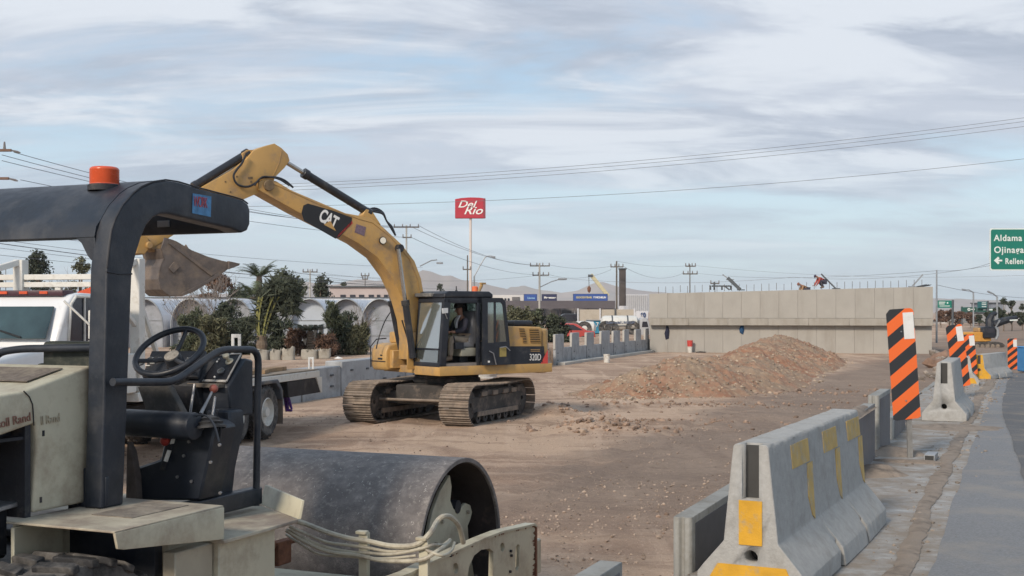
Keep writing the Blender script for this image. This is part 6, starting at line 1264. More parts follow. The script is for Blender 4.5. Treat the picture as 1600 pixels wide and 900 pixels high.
MB().box((wx(866), -0.5, SITE-0.1), (wx(1010), -0.16, SITE+0.13)).build('footing', M_BLK_L, cw_, X=XW, bevel=0.02)
LA = Vector((-6.35, 30.3, 0)); LB = Vector((1.60, 53.7, 0)); ld = (LB-LA).normalized(); ln_ = Vector((ld.y, -ld.x, 0)); XL = Matrix((ld, -ln_, Vector((0, 0, 1)))).transposed().to_4x4(); XL.translation = LA; LL = (LB-LA).length
bw = thing('block_wall', 'row of large grey concrete blocks behind the excavator and truck bed', 'block wall', LA)
s0_ = 0.0; k = 0
while s0_ < LL-1:
    L_b = 2.28; hgt = 0.86 if k < 2 else (0.99 if k < 5 else 1.02)
    MB().box((s0_+0.012, -0.02*(k % 3), SITE-0.1), (min(s0_+L_b, LL)-0.012, 0.5, SITE+hgt)).build('concrete_block', M_BLK_C, bw, X=XL, bevel=0.025)
    for dx in (0.55, 1.6):
        for dz in (0.32, 0.66): MB().box((s0_+dx, -0.062, SITE+dz*hgt/0.95), (s0_+dx+0.16, -0.03, SITE+dz*hgt/0.95+0.05)).build('lifting_pocket', M_GREY, bw, X=XL)
    s0_ += L_b; k += 1
MB().box((4.3, -0.03, SITE+0.84), (LL-3, 0.45, SITE+0.92)).build
p = onz(745, 594, SITE); p.z = gz(p.x, p.y)
v, f = rock_unit(31, 3); o = arr_mesh('cement_bag', v*np.array([0.42, 0.25, 0.28]), f, M('white sack', (0.50, 0.50, 0.49), 0.8, var=0.2, scale=4, bump=0.5)); o.location = (p.x+0.3, p.y+1.2, p.z+0.08); tag(o, 'white sack lying on the ground behind the excavator track', 'sack')
# ================================================================== white stake truck behind the roller
TB = Vector((0.225, 0.974, 0)).normalized(); TRt = Vector((TB.y, -TB.x, 0)); T0 = Vector((-4.6, 23.0, SITE)); HT = 1.2
XK = Matrix((TB, -TRt, Vector((0, 0, 1)))).transposed().to_4x4(); XK.translation = T0-TRt*HT     # (t rearward from the rear axle, y towards the far side, z above ground); visible side is y=-HT
tk = thing('flatbed_truck', 'white long-nosed flatbed truck with a white steel rack behind its cab', 'truck', T0)
def tkp(mb, name, mat, **k):
    par = k.pop('parent', tk); return mb.build(name, mat, par, X=XK, **k)
XKi = XK.inverted()
def tx(x, y, yy=None, t=None, z=None):
    if yy is not None: p = onplane(x, y, XK @ Vector((0, yy, 0)), TRt)
    elif t is not None: p = onplane(x, y, XK @ Vector((t, 0, 0)), TB)
    else: p = onz(x, y, SITE+z)
    return XKi @ p
M_WH = M('white truck paint', (0.66, 0.67, 0.68), 0.35, var=0.05, scale=2, bump=0.02, dirt=(0.45, 0.43, 0.40), damt=0.25, dscale=2, clear=0.2)
M_WR = M('white rack paint', (0.62, 0.61, 0.57), 0.55, var=0.08, scale=5, bump=0.06, dirt=(0.38, 0.34, 0.28), damt=0.35, dscale=5)
M_CHAS = M('truck chassis black', (0.025, 0.025, 0.028), 0.7, var=0.3, dirt=(0.12, 0.10, 0.08), damt=0.3)
M_WSH = glass('truck windshield', (0.22, 0.34, 0.36), 0.75)
S_ = -HT+0.12
ws = 0.0
zr_ = tx(108, 457, yy=S_).z; 
cabp_ = [(-6.72, 1.10), (-6.62, 1.98), (-6.36, zr_-0.16), (-6.22, zr_-0.03), (-6.0, zr_), (-4.98, zr_-0.03), (-4.95, 0.95), (-6.7, 0.95)]
mb = MB().extr([(t_, S_, z_) for t_, z_ in cabp_], (0, 2.05, 0)); cab2 = tkp(mb, 'cab', M_WH, bevel=0.05, seg=3)
mb = MB().extr([(-6.665, S_+0.13, 2.02), (-6.40, S_+0.17, zr_-0.20), (-6.40, S_+1.88, zr_-0.20), (-6.665, S_+1.92, 2.02)], (-0.03, 0, 0.01)); tkp(mb, 'windshield', M('windshield dark', (0.03, 0.055, 0.06), 0.08, spec=0.8, var=0.5, scale=1.2, bump=0), parent=cab2, bevel=0.01)
mb = MB()
for y0 in (S_+0.5, S_+1.2): mb.bar((-6.70, y0, 2.05), (-6.62, y0+0.45, 2.16), 0.02, 0.02)
tkp(mb, 'wiper', M_DECB, parent=cab2)['kind'] = 'stuff'
mb = MB().extr([(-6.36, S_-0.006, 1.98), (-6.30, S_-0.006, 2.50), (-6.18, S_-0.006, 2.60), (-5.55, S_-0.006, 2.60), (-5.50, S_-0.006, 1.98)], (0, 0.02, 0)); tkp(mb, 'side_window', M('dark truck glass', (0.02, 0.022, 0.035), 0.1, spec=0.7, bump=0), parent=cab2, bevel=0.004)
mb = MB().tube([Vector((-6.36, S_-0.01, 1.98)), Vector((-6.30, S_-0.01, 2.50)), Vector((-6.18, S_-0.01, 2.61)), Vector((-5.53, S_-0.01, 2.61)), Vector((-5.49, S_-0.01, 1.98))], 0.022, 8); tkp(mb, 'window_frame', M_WR, parent=cab2)
mb = MB().tube([Vector((-5.98, S_-0.02, 1.98)), Vector((-5.98, S_-0.02, 2.6))], 0.016, 6); tkp(mb, 'window_bar', M_WR, parent=cab2)
mb = MB().tube([Vector((-6.45, S_, 2.55)), Vector((-6.30, S_-0.32, 2.2)), Vector((-6.22, S_-0.36, 2.02)), Vector((-6.32, S_-0.02, 1.90))], 0.016, 6); mir = tkp(mb, 'mirror_arm', M_WR, parent=cab2)
mb = MB().box((-6.28, S_-0.42, 2.02), (-6.18, S_-0.26, 2.42)); tkp(mb, 'side_mirror', M_WR, parent=cab2, bevel=0.01)
mb = MB().box((-6.30, S_+0.12, zr_-0.045), (-6.02, S_+1.93, zr_+0.035)); lb = tkp(mb, 'marker_light_bar', M('dark maroon bar', (0.06, 0.025, 0.035), 0.4), parent=cab2, bevel=0.02, seg=2)
for k in range(5):
    mb = MB().box((-6.315, S_+0.35+k*0.32, zr_-0.02), (-6.295, S_+0.48+k*0.32, zr_+0.02)); tkp(mb, 'marker_light', M_ORANGE, parent=cab2, bevel=0.004)
hoodp = [(-6.70, 1.93), (-7.3, 1.86), (-8.5, 1.70), (-8.66, 1.58), (-8.70, 0.75), (-6.70, 0.75)]
mb = MB().extr([(t_, S_+0.10, z_) for t_, z_ in hoodp], (0, 1.85, 0)); hd_ = tkp(mb, 'hood', M_WH, bevel=0.10, seg=4)
mb = MB().extr([(t_, S_-0.05, z_) for t_, z_ in ((-8.6, 0.6), (-8.5, 1.05), (-8.2, 1.30), (-7.5, 1.32), (-7.1, 1.1), (-6.95, 0.7), (-7.1, 0.65), (-7.3, 1.0), (-7.7, 1.14), (-8.1, 1.05), (-8.3, 0.6))], (0, 0.45, 0)); tkp(mb, 'front_fender', M_WH, bevel=0.03, seg=2)
def wheel_(t_, y, r=0.50, w_=0.28, rimcol=M_WR, dual=False):
    c = Vector((t_, y, r)); 
    mb = MB().lathe([(r*0.55, -w_/2+0.02), (r*0.86, -w_/2), (r*0.97, -w_/2+0.04), (r, -w_/2+0.08), (r, w_/2-0.08), (r*0.97, w_/2-0.04), (r*0.86, w_/2), (r*0.55, w_/2-0.02)], c, (0, -1, 0), 36); wh_ = tkp(mb, 'wheel', M_RUBBER)
    mb = MB().lathe([(r*0.56, w_/2-0.03), (r*0.52, w_/2-0.01), (r*0.46, w_/2-0.11), (r*0.20, w_/2-0.12), (r*0.18, w_/2-0.02), (0.0, w_/2-0.02)], c, (0, -1, 0), 28); tkp(mb, 'rim', rimcol, parent=wh_)
    mb = MB()
    for k in range(26):
        a = 2*math.pi*k/26
        for s2 in (-1, 1): mb.bar(Vector((t_+(r+0.004)*math.cos(a), y+s2*0.02, r+(r+0.004)*math.sin(a))), Vector((t_+(r+0.004)*math.cos(a+0.07), y+s2*(w_/2-0.05), r+(r+0.004)*math.sin(a+0.07))), 0.045, 0.03, up=(math.cos(a), 0, math.sin(a)))
    tkp(mb, 'tread', M_RUBBER, parent=wh_)['kind'] = 'stuff'
    return wh_
for t_ in (0.0, -1.28):
    for y in (-HT+0.14, -HT+0.46, HT-0.14, HT-0.46): wheel_(t_, y)
for y in (-HT+0.2, HT-0.3): wheel_(-7.7, y)
mb = MB().box((-6.9, -0.5, 0.62), (2.4, -0.3, 0.88)).box((-6.9, 0.3, 0.62), (2.4, 0.5, 0.88)).box((-0.1, -0.9, 0.45), (0.1, 0.9, 0.6)).box((-1.38, -0.9, 0.45), (-1.18, 0.9, 0.6)); tkp(mb, 'chassis', M_CHAS, bevel=0.01)
ZB = 1.17
mb = MB().box((-4.7, -HT, ZB-0.14), (2.55, HT, ZB)); tkp(mb, 'bed_frame', M_WR, bevel=0.01)
mb = MB().box((-4.7, -HT+0.03, ZB), (2.5, HT-0.03, ZB+0.03)); tkp(mb, 'bed_deck', M('dusty bed planks', (0.22, 0.18, 0.14), 0.9, var=0.3, scale=6, dirt=(0.3, 0.27, 0.23), damt=0.5))
mb = MB().extr([(0.9, -HT+0.01, ZB-0.15), (2.35, -HT+0.01, ZB-0.15), (2.62, -HT+0.01, ZB-0.46), (0.95, -HT+0.01, ZB-0.46)], (0, 2*HT-0.02, 0)); tkp(mb, 'tail_box', M_CHAS, bevel=0.01)
mb = MB().extr([(2.37, -HT-0.003, ZB-0.14), (2.66, -HT-0.003, ZB-0.14), (2.68, -HT-0.003, ZB-0.47), (2.60, -HT-0.003, ZB-0.47)], (0, 2*HT, 0)); tkp(mb, 'tail_board', M_WR, bevel=0.005)
mb = MB().extr([(-0.62, -HT-0.02, 0.95), (-0.45, -HT-0.02, 1.10), (0.40, -HT-0.02, 1.10), (0.60, -HT-0.02, 0.92), (0.62, -HT-0.02, 0.70), (0.56, -HT-0.02, 0.70), (0.5, -HT-0.02, 0.9), (0.3, -HT-0.02, 1.03), (-0.4, -HT-0.02, 1.03), (-0.56, -HT-0.02, 0.9)], (0, 0.62, 0)); tkp(mb, 'mudguard', M('blue grey mudguard', (0.07, 0.08, 0.095), 0.55, var=0.2, dirt=(0.2, 0.17, 0.14), damt=0.4), bevel=0.015)
mb = MB().box((0.64, -HT+0.0, 0.22), (0.665, -HT+0.60, 0.88)); tkp(mb, 'mud_flap', M('dusty mud flap', (0.17, 0.14, 0.115), 0.9, var=0.25, scale=6, bump=0.2), bevel=0.003)
# rack
tr_ = tx(215, 480, yy=-HT+0.10).x; yr = -HT+0.10; yl = yr+2.02; zp = tx(215, 404, yy=yr).z; zb1 = tx(215, 432, yy=yr).z; zb2 = tx(215, 444, yy=yr).z
rk = tkp(MB().box((tr_-0.09, yr-0.08, ZB), (tr_+0.09, yr+0.08, zp)), 'rack_post', M_WR, bevel=0.01)
tkp(MB().box((tr_-0.09, yl-0.08, ZB), (tr_+0.09, yl+0.08, zp)), 'rack_post', M_WR, bevel=0.01)
for zz, hh in ((zb1, 0.085), (zb2, 0.08)): tkp(MB().box((tr_-0.05, yr+0.09, zz-hh/2), (tr_+0.05, yl+0.8, zz+hh/2)), 'rack_beam', M_WR, bevel=0.006)
for yy in (yr+0.68, yr+1.35): tkp(MB().box((tr_-0.04, yy-0.05, ZB), (tr_+0.04, yy+0.05, zb2-0.045)), 'rack_upright', M_WR, bevel=0.006)
tkp(MB().bar((tr_-0.05, yr, zp-0.04), (tr_-1.15, yr+0.02, zp-0.36), 0.09, 0.09), 'rack_brace', M_WR, bevel=0.006)
tkp(MB().bar((tr_-0.05, yl, zp-0.04), (tr_-1.15, yl+0.3, zp-0.36), 0.09, 0.09), 'rack_brace', M_WR, bevel=0.006)
tkp(MB().bar((tr_+0.06, yr, zp-0.66), (tr_+1.0, yr+0.05, ZB+0.03), 0.07, 0.07), 'rack_brace', M_WR, bevel=0.006)
tkp(MB().bar((tr_-0.06, yr, zp-1.02), (tr_-0.7, yr+0.02, zp-0.55), 0.07, 0.07), 'rack_brace', M_WR, bevel=0.006)
tkp(MB().box((tr_-0.8, yr-0.06, ZB), (tr_-0.12, yr+0.10, ZB+0.60)), 'side_locker', M_WR, bevel=0.015)
# cargo pieces
q = tx(150, 442, yy=yr+0.3); t = thing('triangle_reflector', 'orange warning triangle hanging from the white truck rack', 'warning triangle', XK @ Vector((tr_-0.1, yr+0.75, zb2-0.12)))
MB().extr([(tr_-0.10, yr+0.72, zb2-0.04), (tr_-0.10, yr+0.98, zb2-0.12), (tr_-0.10, yr+0.72, zb2-0.22)], (0.02, 0, 0)).build('triangle', M_ORANGE, t, X=XK, smooth=False); MB().bar((tr_-0.09, yr+0.72, zb2-0.12), (tr_-0.04, yr+0.72, zb2-0.02), 0.01, 0.01).build('hook', M_STEEL, t, X=XK)
M_WOOD = M('weathered plank', (0.30, 0.20, 0.115), 0.85, var=0.3, scale=6, bump=0.25, dirt=(0.14, 0.10, 0.07), damt=0.4, dscale=4)
pl = thing('plank_stack', 'stack of short weathered planks on the truck bed edge', 'planks', XK @ Vector((0.5, -HT+0.4, ZB+0.03)))
b0 = MB().box((-0.13, -0.2, 0), (0.13, 0.2, 0.075)).build('plank', M_WOOD, pl, world=False, bevel=0.004); b0.location = (0, 0, 0)
for k in range(1, 14):
    c = copy_part(b0, pl); c.location = TB*(-1.6+(k % 10)*0.31)+Vector((0, 0, 0.078*(k//10)))-TRt*0.02*k; c.rotation_euler = (0, 0, -0.22+0.05*rs.randn())
def stake(label, x, yb, yt, yy, w_=0.17):
    p = tx(x, yb, yy=yy); zt2 = tx(x, yt, yy=yy).z; t = thing('bed_stake', label, 'bed stake', XK @ p, 0, 'white stakes on the truck bed'); h = zt2-p.z
    o = MB().box((-w_/2, -0.02, 0), (-w_/2+w_*0.3, 0.02, h)).box((w_/2-w_*0.3, -0.02, 0), (w_/2, 0.02, h)).box((-w_/2+w_*0.3, -0.018, h*0.86), (w_/2-w_*0.3, 0.018, h)).box((-w_/2+w_*0.3, -0.018, 0), (w_/2-w_*0.3, 0.018, h*0.2)); o.build('stake_plate', M_WHITEP, t, world=False, bevel=0.004)
    MB().box((-w_/2-0.02, -0.035, -0.05), (w_/2+0.02, 0.035, 0.03)).build('socket', M_STEEL, t, world=False); return t
stake('white slotted stake standing on the truck bed behind the roller console', 369, 562, 522, 0.6, 0.20); stake('small white forked stake at the tail end of the truck bed', 486, 582, 558, -HT+0.2, 0.12)
M_PURP = M('purple strap', (0.10, 0.035, 0.22), 0.7, var=0.4, scale=20)
t = thing('purple_strap', 'purple strap hanging down from the tail of the white truck', 'strap', XK @ Vector((1.2, -HT+0.1, 0.7)))
MB().tube([tx(443, 612, t=1.4), tx(447, 628, t=1.4), tx(449, 641, t=1.38), tx(457, 642, t=1.42)], [0.03, 0.04, 0.05, 0.015], 6).build('band', M_PURP, t, X=XK); MB().tube([tx(448, 612, t=1.35), tx(452, 628, t=1.35), tx(456, 640, t=1.36)], [0.02, 0.035, 0.02], 6).build('loose_end', M_PURP, t, X=XK)
# ================================================================== nursery behind the wall
def leaf_mat(name, col, isl=0.45, var=0.25):
    m = M(name, col, 0.75, var=var, scale=0.8, bump=0, isl=isl, spec=0.25, rough_var=0); b = m.node_tree.nodes['Principled BSDF']; return m
M_LF = leaf_mat('evergreen leaves', (0.080, 0.092, 0.056)); M_LF2 = leaf_mat('olive leaves', (0.115, 0.115, 0.068)); M_LF3 = leaf_mat('dark leaves', (0.058, 0.068, 0.047)); M_LF4 = leaf_mat('dry brown leaves', (0.14, 0.085, 0.06))
M_PALM = leaf_mat('palm leaflets', (0.070, 0.085, 0.042), 0.35); M_PALMY = leaf_mat('pale palm stalks', (0.19, 0.19, 0.07), 0.25); M_BARK = M('bark', (0.15, 0.115, 0.085), 0.95, var=0.3, scale=6, bump=0.5); M_TWIG = M('grey twigs', (0.19, 0.16, 0.14), 0.9, var=0.2)
def leaves(name, blobs, n, size, mat, parent, seed=0, up=0.2, asp=0.5):
    """many small leaf faces spread through the volume of several lumps: (x, y, z, rx, ry, rz)"""
    r = np.random.RandomState(seed); bl = np.array(blobs, float); vol = bl[:, 3]*bl[:, 4]*bl[:, 5]; pick = r.choice(len(bl), n, p=vol/vol.sum()); b = bl[pick]
    d = r.randn(n, 3); d /= np.linalg.norm(d, axis=1)[:, None]; rad = r.rand(n)**0.42
    # clumpy : pull towards random twig ends
    P_ = b[:, :3]+d*rad[:, None]*b[:, 3:6]; k = max(6, n//28); tips = P_[r.choice(n, k)]; near_ = r.randint(0, k, n); w_ = (r.rand(n) < 0.72)[:, None]
    sc_ = b[:, 3:6].mean(1)[:, None]; P_ = np.where(w_, tips[near_]+r.randn(n, 3)*0.13*sc_, P_)
    u = r.randn(n, 3); u[:, 2] = u[:, 2]*0.7+up; u /= np.linalg.norm(u, axis=1)[:, None]; v = np.cross(u, r.randn(n, 3)); v /= np.linalg.norm(v, axis=1)[:, None]+1e-9
    s = size*(0.6+0.8*r.rand(n))[:, None]
    V = np.stack([P_-v*s*asp*0.5, P_+u*s*0.5-v*s*asp*0.1, P_+v*s*asp*0.5+u*s*0.1, P_-u*s*0.5], 1).reshape(-1, 3); Fq = np.arange(4*n).reshape(n, 4)
    o = arr_mesh(name, V, Fq, mat, parent, smooth=False); return o
def tree(name, label, cat, x, yb, d, w_px, h_px, mat, n=2600, size=0.16, trunk=0.35, seed=1, group=None, lumps=9, zb=None, flat=0.8, asp=0.5):
    """tree whose foot is at ground level below photo column x; width and height given as seen"""
    base = W(x, yb, d); 
    if zb is not None: base.z = zb
    Hh = h_px/F*d; Wd = w_px/F*d; t = thing(name, label, cat, base, 0, group); r = random.Random(seed)
    bl = []
    for k in range(lumps):
        a = r.random()*6.28; q = r.random()**0.6; zz = trunk*Hh+(1-trunk)*Hh*((0.15 if trunk > 0.1 else 0.02)+0.76*r.random()); wz = math.sin(math.pi*min(0.95, max(0.12, (zz/Hh-trunk)/(1-trunk)*0.85+0.15))) if trunk > 0.1 else 1.15-0.6*(zz/Hh)
        bl.append((math.cos(a)*q*Wd*0.33*wz, math.sin(a)*q*Wd*0.33*wz, zz, Wd*(0.16+0.12*r.random()), Wd*(0.16+0.12*r.random()), (1-trunk)*Hh*(0.14+0.10*r.random())*flat))
    leaves('crown', bl, n, size, mat, t, seed, 0.2 if asp > .4 else 0.9, asp)
    mb = MB().tube([Vector((0, 0, -0.2)), Vector((0.02*Wd, 0, Hh*trunk*0.6)), Vector((0, 0.02*Wd, Hh*0.75))], [0.035*Hh*0.6, 0.024*Hh*0.7, 0.008*Hh], 8)
    for b_ in bl[:7]: mb.tube([Vector((0, 0, Hh*trunk*0.7)), Vector((b_[0]*0.5, b_[1]*0.5, (Hh*trunk*0.7+b_[2])*0.5+0.05*Hh)), Vector(b_[:3])], [0.013*Hh, 0.009*Hh, 0.004*Hh], 5)
    mb.build('trunk', M_BARK, t, world=False); return t
def twig_tree(label, x, yb, d, w_px, h_px, seed, zb=None, mat=None, n=46, leafy=0, lmat=None):
    base = W(x, yb, d); 
    if zb is not None: base.z = zb
    Hh = h_px/F*d; Wd = w_px/F*d; t = thing('bare_tree', label, 'tree', base); r = random.Random(seed); mb = MB(); ends = []
    def grow(p, dr, L, rad, lv):
        q = p+dr*L*0.5+Vector((r.gauss(0, 1), r.gauss(0, 1), 0))*L*0.05; e = p+dr*L; mb.tube([p, q, e], [rad, rad*0.8, rad*0.55], 4 if lv else 6, caps=False)
        ends.append(e)
        if lv < 4:
            for _ in range(3 if lv < 3 else 2):
                nd = (dr+Vector((r.gauss(0, .38), r.gauss(0, .38), r.gauss(0.1, .2)))).normalized(); grow(e if r.random() < .6 else q, nd, L*(0.62+0.2*r.random()), rad*0.58, lv+1)
    for k in range(3): grow(Vector((0, 0, 0)), Vector((r.gauss(0, .18)*Wd/Hh, r.gauss(0, .1), 1)).normalized(), Hh*0.34, Hh*0.014, 0)
    mb.build('branches', mat or M_TWIG, t, world=False, smooth=False)['kind'] = 'stuff'
    if leafy:
        bl = [(e.x, e.y, e.z, Hh*0.03, Hh*0.03, Hh*0.03) for e in ends]; leaves('crown', bl, leafy, Hh*0.022, lmat or M_LF2, t, seed)
    else: MB().tube([Vector((0, 0, -0.2)), Vector((0, 0, Hh*0.1))], [Hh*0.03, Hh*0.02], 8).build('trunk', mat or M_TWIG, t, world=False)
    return t
def frond(Vs, Fs, base, dr, L, droop, r, width=0.28, nl=22, off=0):
    dr = dr.normalized(); side = dr.cross(Vector((0, 0, 1))); side = side.normalized() if side.length > 0.05 else Vector((1, 0, 0)); p = base.copy(); prev = p.copy()
    for k in range(nl):
        f = (k+1)/nl; d2 = (dr+Vector((0, 0, -droop*f*f*2.0))).normalized(); p = p+d2*(L/nl); upn = side.cross(d2)
        lw = width*L*math.sin(math.pi*min(1, f*0.85+0.12))**0.7*(1 if k > nl*0.15 else 0.1); 
        for s in (-1, 1):
            tip = p+side*s*lw*0.72+d2*lw*0.75-upn*lw*0.15*s*0; tip.z -= lw*0.18*(0.5+r.random()); wd2 = d2*(L/nl)*0.42
            i = len(Vs); Vs += [p-wd2, p+wd2, tip]; Fs.append((i, i+1, i+2))
        i = len(Vs); w2 = 0.012*L*(1-f*0.8); Vs += [prev-side*w2, prev+side*w2, p]; Fs.append((i, i+1, i+2)); prev = p.copy()
def palm(label, x, yb, d, trunk_px, crown_px, nf, seed, zb, upright=0.0, cmat=None, tw=0.16, skirt=False):
    base = W(x, yb, d); base.z = zb; th = trunk_px/F*d; L = crown_px/F*d; t = thing('palm_tree', label, 'palm tree', base); r = random.Random(seed)
    prof = []; n_ = 10
    for k in range(n_+1): prof += [(tw*(1.15-0.3*k/n_), th*k/n_), (tw*(0.95-0.3*k/n_), th*(k+0.7)/n_)]
    MB().lathe(prof[:-1], (0, 0, 0), (0, 0, 1), 12).build('trunk', M_BARK, t, world=False, smooth=False)
    Vs, Fs = [], []
    for k in range(nf):
        a = 6.28*k/nf*2.4+r.random(); el = (0.15+0.95*r.random()) if upright == 0 else upright+0.35*r.random(); dr = Vector((math.cos(a)*math.cos(el), math.sin(a)*math.cos(el), math.sin(el))); frond(Vs, Fs, Vector((0, 0, th*0.96)), dr, L*(0.8+0.3*r.random()), (0.45 if upright == 0 else 0.22)*(0.6+0.8*r.random()), r)
    arr_mesh('crown', np.array([v[:] for v in Vs]), np.array(Fs), cmat or M_PALM, t, smooth=False)
    return t
ZG = -0.05
# tied-up palm : fronds gathered into a bundle that bends over
def tied_palm(label, xa, y_base, d, pts_px, r0, seed, mat, mat2):
    base = W(xa, y_base, d); base.z = ZG; t = thing('palm_tree', label, 'palm tree', base); r = random.Random(seed); Vs, Fs = [], []
    sp_ = spline([W(px, py, d)-base for px, py in pts_px], 8)
    for k in range(130):
        a = r.random()*6.28; rr2 = r0*(0.3+0.9*r.random()); o = Vector((math.cos(a)*rr2, math.sin(a)*rr2, 0)); s0 = r.random()*0.55; ln2 = 0.3+0.45*r.random(); i0, i1 = int(s0*len(sp_)), min(len(sp_)-1, int((s0+ln2)*len(sp_))+1)
        prev = None
        for j in range(i0, i1):
            f = (j-i0)/max(1, i1-i0); spread = 1+0.9*f; c = sp_[j]+o*spread*(0.5+math.sin(min(1, j/len(sp_))*math.pi))+Vector((0, 0, 0.03*r.gauss(0, 1)))
            if prev is not None:
                w2 = Vector((r.gauss(0, 1), r.gauss(0, 1), r.gauss(0, .4)))*0.05; i = len(Vs); Vs += [prev-w2*0.5, prev+w2*0.5, c+w2*0.3]; Fs.append((i, i+1, i+2))
                tip = c+Vector((r.gauss(0, .22), r.gauss(0, .22), -0.05+r.gauss(0, .22))); i = len(Vs); Vs += [prev, c, tip]; Fs.append((i, i+1, i+2))
            prev = c
    arr_mesh('crown', np.array([v[:] for v in Vs]), np.array(Fs), mat, t, smooth=False)
    Vs, Fs = [], []
    mb = MB()
    for k in range(9):
        o = Vector((0.07*(k-4)*0.9, 0.1*r.gauss(0, 1)-0.2, 0)); n5 = int(len(sp_)*0.42); mb.tube([sp_[j]+o*(0.4+1.2*j/n5) for j in range(0, n5, 3)], [0.035]*len(range(0, n5, 3)), 4)
    mb.build('stalks', mat2, t, world=False)['kind'] = 'stuff'
    MB().lathe([(0.16, 0), (0.2, 0.15), (0.17, 0.3), (0.21, 0.45), (0.17, 0.6), (0.19, 0.75), (0.12, 0.95)], (0, 0, 0), (0, 0, 1), 12).build('trunk', M_BARK, t, world=False, smooth=False)
    return t
tied_palm('tall tied-up palm with pale yellow stalks bending over at the top', 409, 548, 44, [(409, 528), (412, 500), (420, 470), (432, 450), (446, 444), (452, 462), (450, 495)], 0.20, 4, M_LF3, M_PALMY)
# small palm, bushes
palm('small palm with short stiff fronds before the clear greenhouse arch', 485, 552, 46, 38, 33, 34, 3, ZG, 0.25, M_LF3, 0.17)
palm('open palm crown left of the tied-up palm', 396, 545, 60, 75, 42, 30, 8, ZG, 0, M_PALM, 0.2)
bushes = [(300, 552, 47, 62, 82, M_LF, 'dark bush seen just right of the steering wheel'), (330, 552, 46, 60, 70, M_LF2, 'olive bush above the instrument panel'), (352, 552, 48, 70, 96, M_LF3, 'tall dark bush behind the white slotted stake'), (382, 552, 47, 55, 74, M_LF3, 'dense dark bush left of the tied-up palm trunk'),
          (432, 552, 47, 62, 78, M_LF3, 'shadowy bush right of the pale palm stalks'), (462, 552, 46, 40, 50, M_LF4, 'dry brown bush left of the small palm'), (508, 552, 45, 46, 42, M_LF4, 'low reddish bush under the small palm'), (522, 552, 47, 62, 92, M_LF, 'tall feathery bush right of the small palm'), (545, 552, 48, 62, 80, M_LF3, 'dark bush before the fifth arch'), (560, 552, 47, 40, 52, M_LF2, 'low olive bush left of the yellow tool box')]
for i, (x, yb, d, wp, hp, m_, lab) in enumerate(bushes): tree('bush', lab, 'bush', x, yb, d, wp, hp, m_, 4200, 0.23, 0.0, 20+i, 'nursery bushes before the greenhouses', 18, ZG, 0.8, 0.16)
for i, (x, yb, d, wp, hp, n_) in enumerate(((285, 552, 52, 60, 110, 5), (340, 550, 52, 55, 104, 6), (565, 552, 50, 50, 84, 7), (310, 550, 50, 40, 92, 9), (20, 520, 60, 40, 60, 2))): twig_tree(['thin leafless sapling behind the steering wheel', 'bare sapling before the second greenhouse arch', 'twiggy sapling before the last greenhouse arches', 'bare sapling beside the dark bush', 'bare sapling behind the white rack'][i], x, yb, d, wp, hp, 40+n_, ZG, leafy=150, lmat=M_LF2)
# planter bags
M_BAG = M('pale planter bag', (0.33, 0.31, 0.27), 0.85, var=0.15, scale=3, bump=0.5, bscale=6, dirt=(0.2, 0.17, 0.13), damt=0.35)
def bag(label, x0, x1, yt, yb, d, seed):
    a, b_ = W(x0, yb, d), W(x1, yb, d); w_ = (b_-a).length; h = (yb-yt)/F*d; c = (a+b_)*0.5; c.z = max(c.z, ZG-0.1); t = thing('planter_bag', label, 'planter', c, 0, 'planter bags of the nursery'); r = random.Random(seed); b = bmesh.new(); n_ = 14; rg = []
    for k, (rr2, zz) in enumerate(((0.46, 0), (0.50, h*0.3), (0.49, h*0.7), (0.52, h), (0.46, h*0.98), (0.42, h*0.80))):
        rg.append([b.verts.new((math.copysign(abs(math.cos(6.28*j/n_))**0.6, math.cos(6.28*j/n_))*w_*rr2*(1+0.05*r.gauss(0, 1)), math.copysign(abs(math.sin(6.28*j/n_))**0.6, math.sin(6.28*j/n_))*w_*0.35, zz+(h*0.09*r.gauss(0, 1) if 2 < k < 5 else 0))) for j in range(n_)])
    for A, B_ in zip(rg, rg[1:]):
        for j in range(n_): b.faces.new((A[j], A[(j+1) % n_], B_[(j+1) % n_], B_[j]))
    b.faces.new(rg[-1]); m = MB(); m.b.free(); m.b = b; m.build('bag_wall', M_BAG, t, world=False, ang=80)
    MB().cyl((0, 0, h*0.7), (0, 0, h*0.78), w_*0.30, 10).build('soil', M_SOIL, t, world=False)
bag('white planter bag partly behind the roller hand rail', 392, 421, 547, 565, 42, 1); bag('brownish planter bag between two pale ones', 422, 440, 549, 568, 42, 2); bag('pale planter bag with a raised torn corner', 441, 461, 545, 567, 42, 3); bag('wide grey planter bag under the small palm', 471, 497, 547, 562, 43, 4); bag('planter bag with slanted rim right of the wide grey one', 498, 517, 546, 560, 43, 5)
p = W(528, 562, 43); o = arr_mesh('white_stone', ROCKS[2][0]*0.16, ROCKS[2][1], M_WHITEP, smooth=False); o.location = p; tag(o, 'small white stone lying on the nursery ground by the block wall', 'stone')
